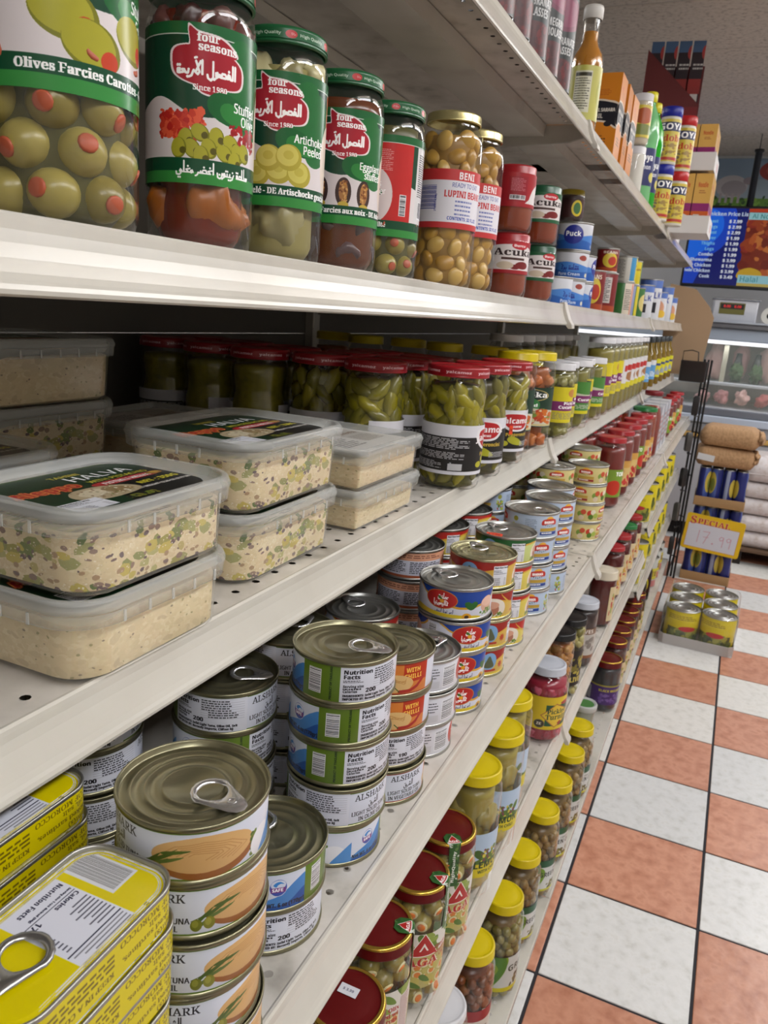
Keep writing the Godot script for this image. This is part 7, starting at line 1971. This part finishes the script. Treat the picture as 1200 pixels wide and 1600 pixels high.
func overhead() -> void:
	# price screen
	var W := 1200
	var H := 620
	var c := paper(W, H, rgb(16, 28, 110))
	c.blob([-40, -40, 260, -40, 330, 120, 260, 300, 150, 420, 60, 660, -40, 660], rgb(24, 70, 200))
	c.blob([-40, 40, 180, 20, 240, 160, 160, 300, 40, 420, -40, 400], rgb(30, 110, 240))
	c.text("Chicken Price List", 262, 60, 40, rgb(206, 220, 240), "sansb", 1, 0.92)
	var rows := [["Breast", "$ 2.99"], ["Wings", "$ 2.99"], ["Roast", "$ 2.99"], ["Liver", "$ 1.99"], ["Thighs", "$ 1.99"], ["Legs", "$ 1.99"], ["Combo", "$ 1.99"], ["Shawarma", "$ 3.99"], ["Popular Chicken", "$ 1.99"], ["Whole Chicken", "$ 3.99"], ["Cook", "$ 3.49"]]
	for k in rows.size():
		c.text(rows[k][0], 200, 118 + k * 45, 36, rgb(120, 190, 245) if k < 6 else rgb(206, 220, 240), "sansb", 2, 0.9)
		c.text(rows[k][1], 372, 118 + k * 45, 36, rgb(236, 240, 246), "sansb", 2, 0.95)
	c.rect(404, 0, 796, H, rgb(120, 40, 20))
	c.specks(160, [rgb(150, 60, 26), rgb(176, 84, 36), rgb(110, 30, 16), rgb(190, 110, 50), rgb(140, 44, 30)], 20, 60, 77, Rect2(410, 70, 780, 480))
	c.rect(404, 0, 796, 26, rgb(190, 60, 30))
	c.rect(408, 30, 260, 56, rgb(150, 200, 206))
	c.text("Al Noor", 430, 76, 50, rgb(60, 130, 130), "sans")
	c.blob([404, 500, 480, 470, 560, 500, 560, 560, 404, 560], rgb(200, 160, 40))
	c.rect(404, 530, 300, 66, rgb(150, 200, 210))
	c.text("Halal", 416, 584, 60, rgb(60, 140, 150), "sans")
	c.rect(404, 596, 796, 24, rgb(190, 170, 90))
	var t := thing("price_screen", "wide black television showing a blue price list above the counter", "television", Vector3(0.22, 1.625, -4.62), 0.0)
	part("housing", block(1.06, 0.53, 0.05, 0.006), mat("screen_housing", rgb(16, 16, 18), 0.35), t, Vector3(0, 0, -0.02))
	var sm := mat("screen_face", rgb(10, 10, 12), 0.2)
	sm.emission_enabled = true
	sm.emission = Color.BLACK
	sm.emission_texture = c.done()
	sm.emission_energy_multiplier = 0.85
	var face := part("screen", loft([0, 0, 0, 0.001], 0.516, 0.246, 0.002, 1, false, true), sm, t, Vector3(0, 0.267, 0.0058))
	face.rotation.x = PI / 2
	var l := AreaLight3D.new()
	l.name = "screen_glow"
	l.area_size = Vector2(1.0, 0.48)
	l.light_energy = 0.05
	l.light_color = Color(0.5, 0.6, 1.0)
	l.shadow_enabled = true
	t.add_child(l, true)
	l.position = Vector3(0, 0.267, 0.012)
	l.rotation.y = PI
	var pole := thing("mounting_pole", "black pole that hangs the television from the ceiling", "pole", Vector3(0.045, 2.15, -4.635), 0.0)
	part("tube", lathe([0, 0, 0.022, 0, 0.022, 0.34, 0.03, 0.34, 0.03, 0.355, 0, 0.355], 20), mat("pole_black", rgb(22, 22, 26), 0.4), pole)
	part("wire", tube([Vector3(0, 0.35, 0), Vector3(0, 0.45, 0)], 0.003, 6), mat("pole_black", rgb(22, 22, 26), 0.4), pole)
	# butcher's banner on the far wall
	var b := paper(1400, 280, rgb(150, 166, 180))
	b.rect(0, 0, 1400, 120, rgb(130, 150, 172))
	b.rect(0, 228, 1400, 52, rgb(96, 140, 50))
	b.specks(200, [rgb(70, 116, 40), rgb(120, 160, 60), rgb(50, 84, 40)], 8, 18, 5, Rect2(0, 220, 1400, 60))
	for o in [[300, 1.0], [760, 0.9], [1150, 1.0]]:
		b.oval(o[0], 160, 90 * o[1], 64 * o[1], rgb(186, 182, 186))
		b.oval(o[0] + 14, 172, 70 * o[1], 46 * o[1], rgb(160, 154, 160))
		for k in 4: b.rect(o[0] - 60 + k * 34, 200, 14, 56, rgb(170, 160, 164))
		b.oval(o[0] + 96, 128, 36, 22, rgb(150, 140, 146))
	for o in [[110, 140, 80, 76], [540, 70, 100, 60], [980, 80, 80, 60]]:
		b.oval(o[0], o[1], o[2], o[3], rgb(150, 60, 56))
		b.oval(o[0] + 6, o[1] - 4, o[2] * 0.7, o[3] * 0.66, rgb(176, 84, 76))
		b.oval(o[0] - 10, o[1] + 10, o[2] * 0.3, o[3] * 0.2, rgb(200, 160, 150))
	solo("butcher_banner", "printed banner of sheep and red meat on the far wall", "banner", carton_face(1.75, 0.34, 0.006), print_mat("banner_print", b, 0.5), Vector3(0.38, 2.25, -5.39), 0.0)

# a thin board whose front carries the whole print
func carton_face(w: float, h: float, d: float) -> ArrayMesh:
	return merged([[loft([0, 0, 0, d], w / 2, h / 2, 0.002, 1), Transform3D(Basis(Vector3.RIGHT, PI / 2), Vector3(0, h / 2, 0))]])
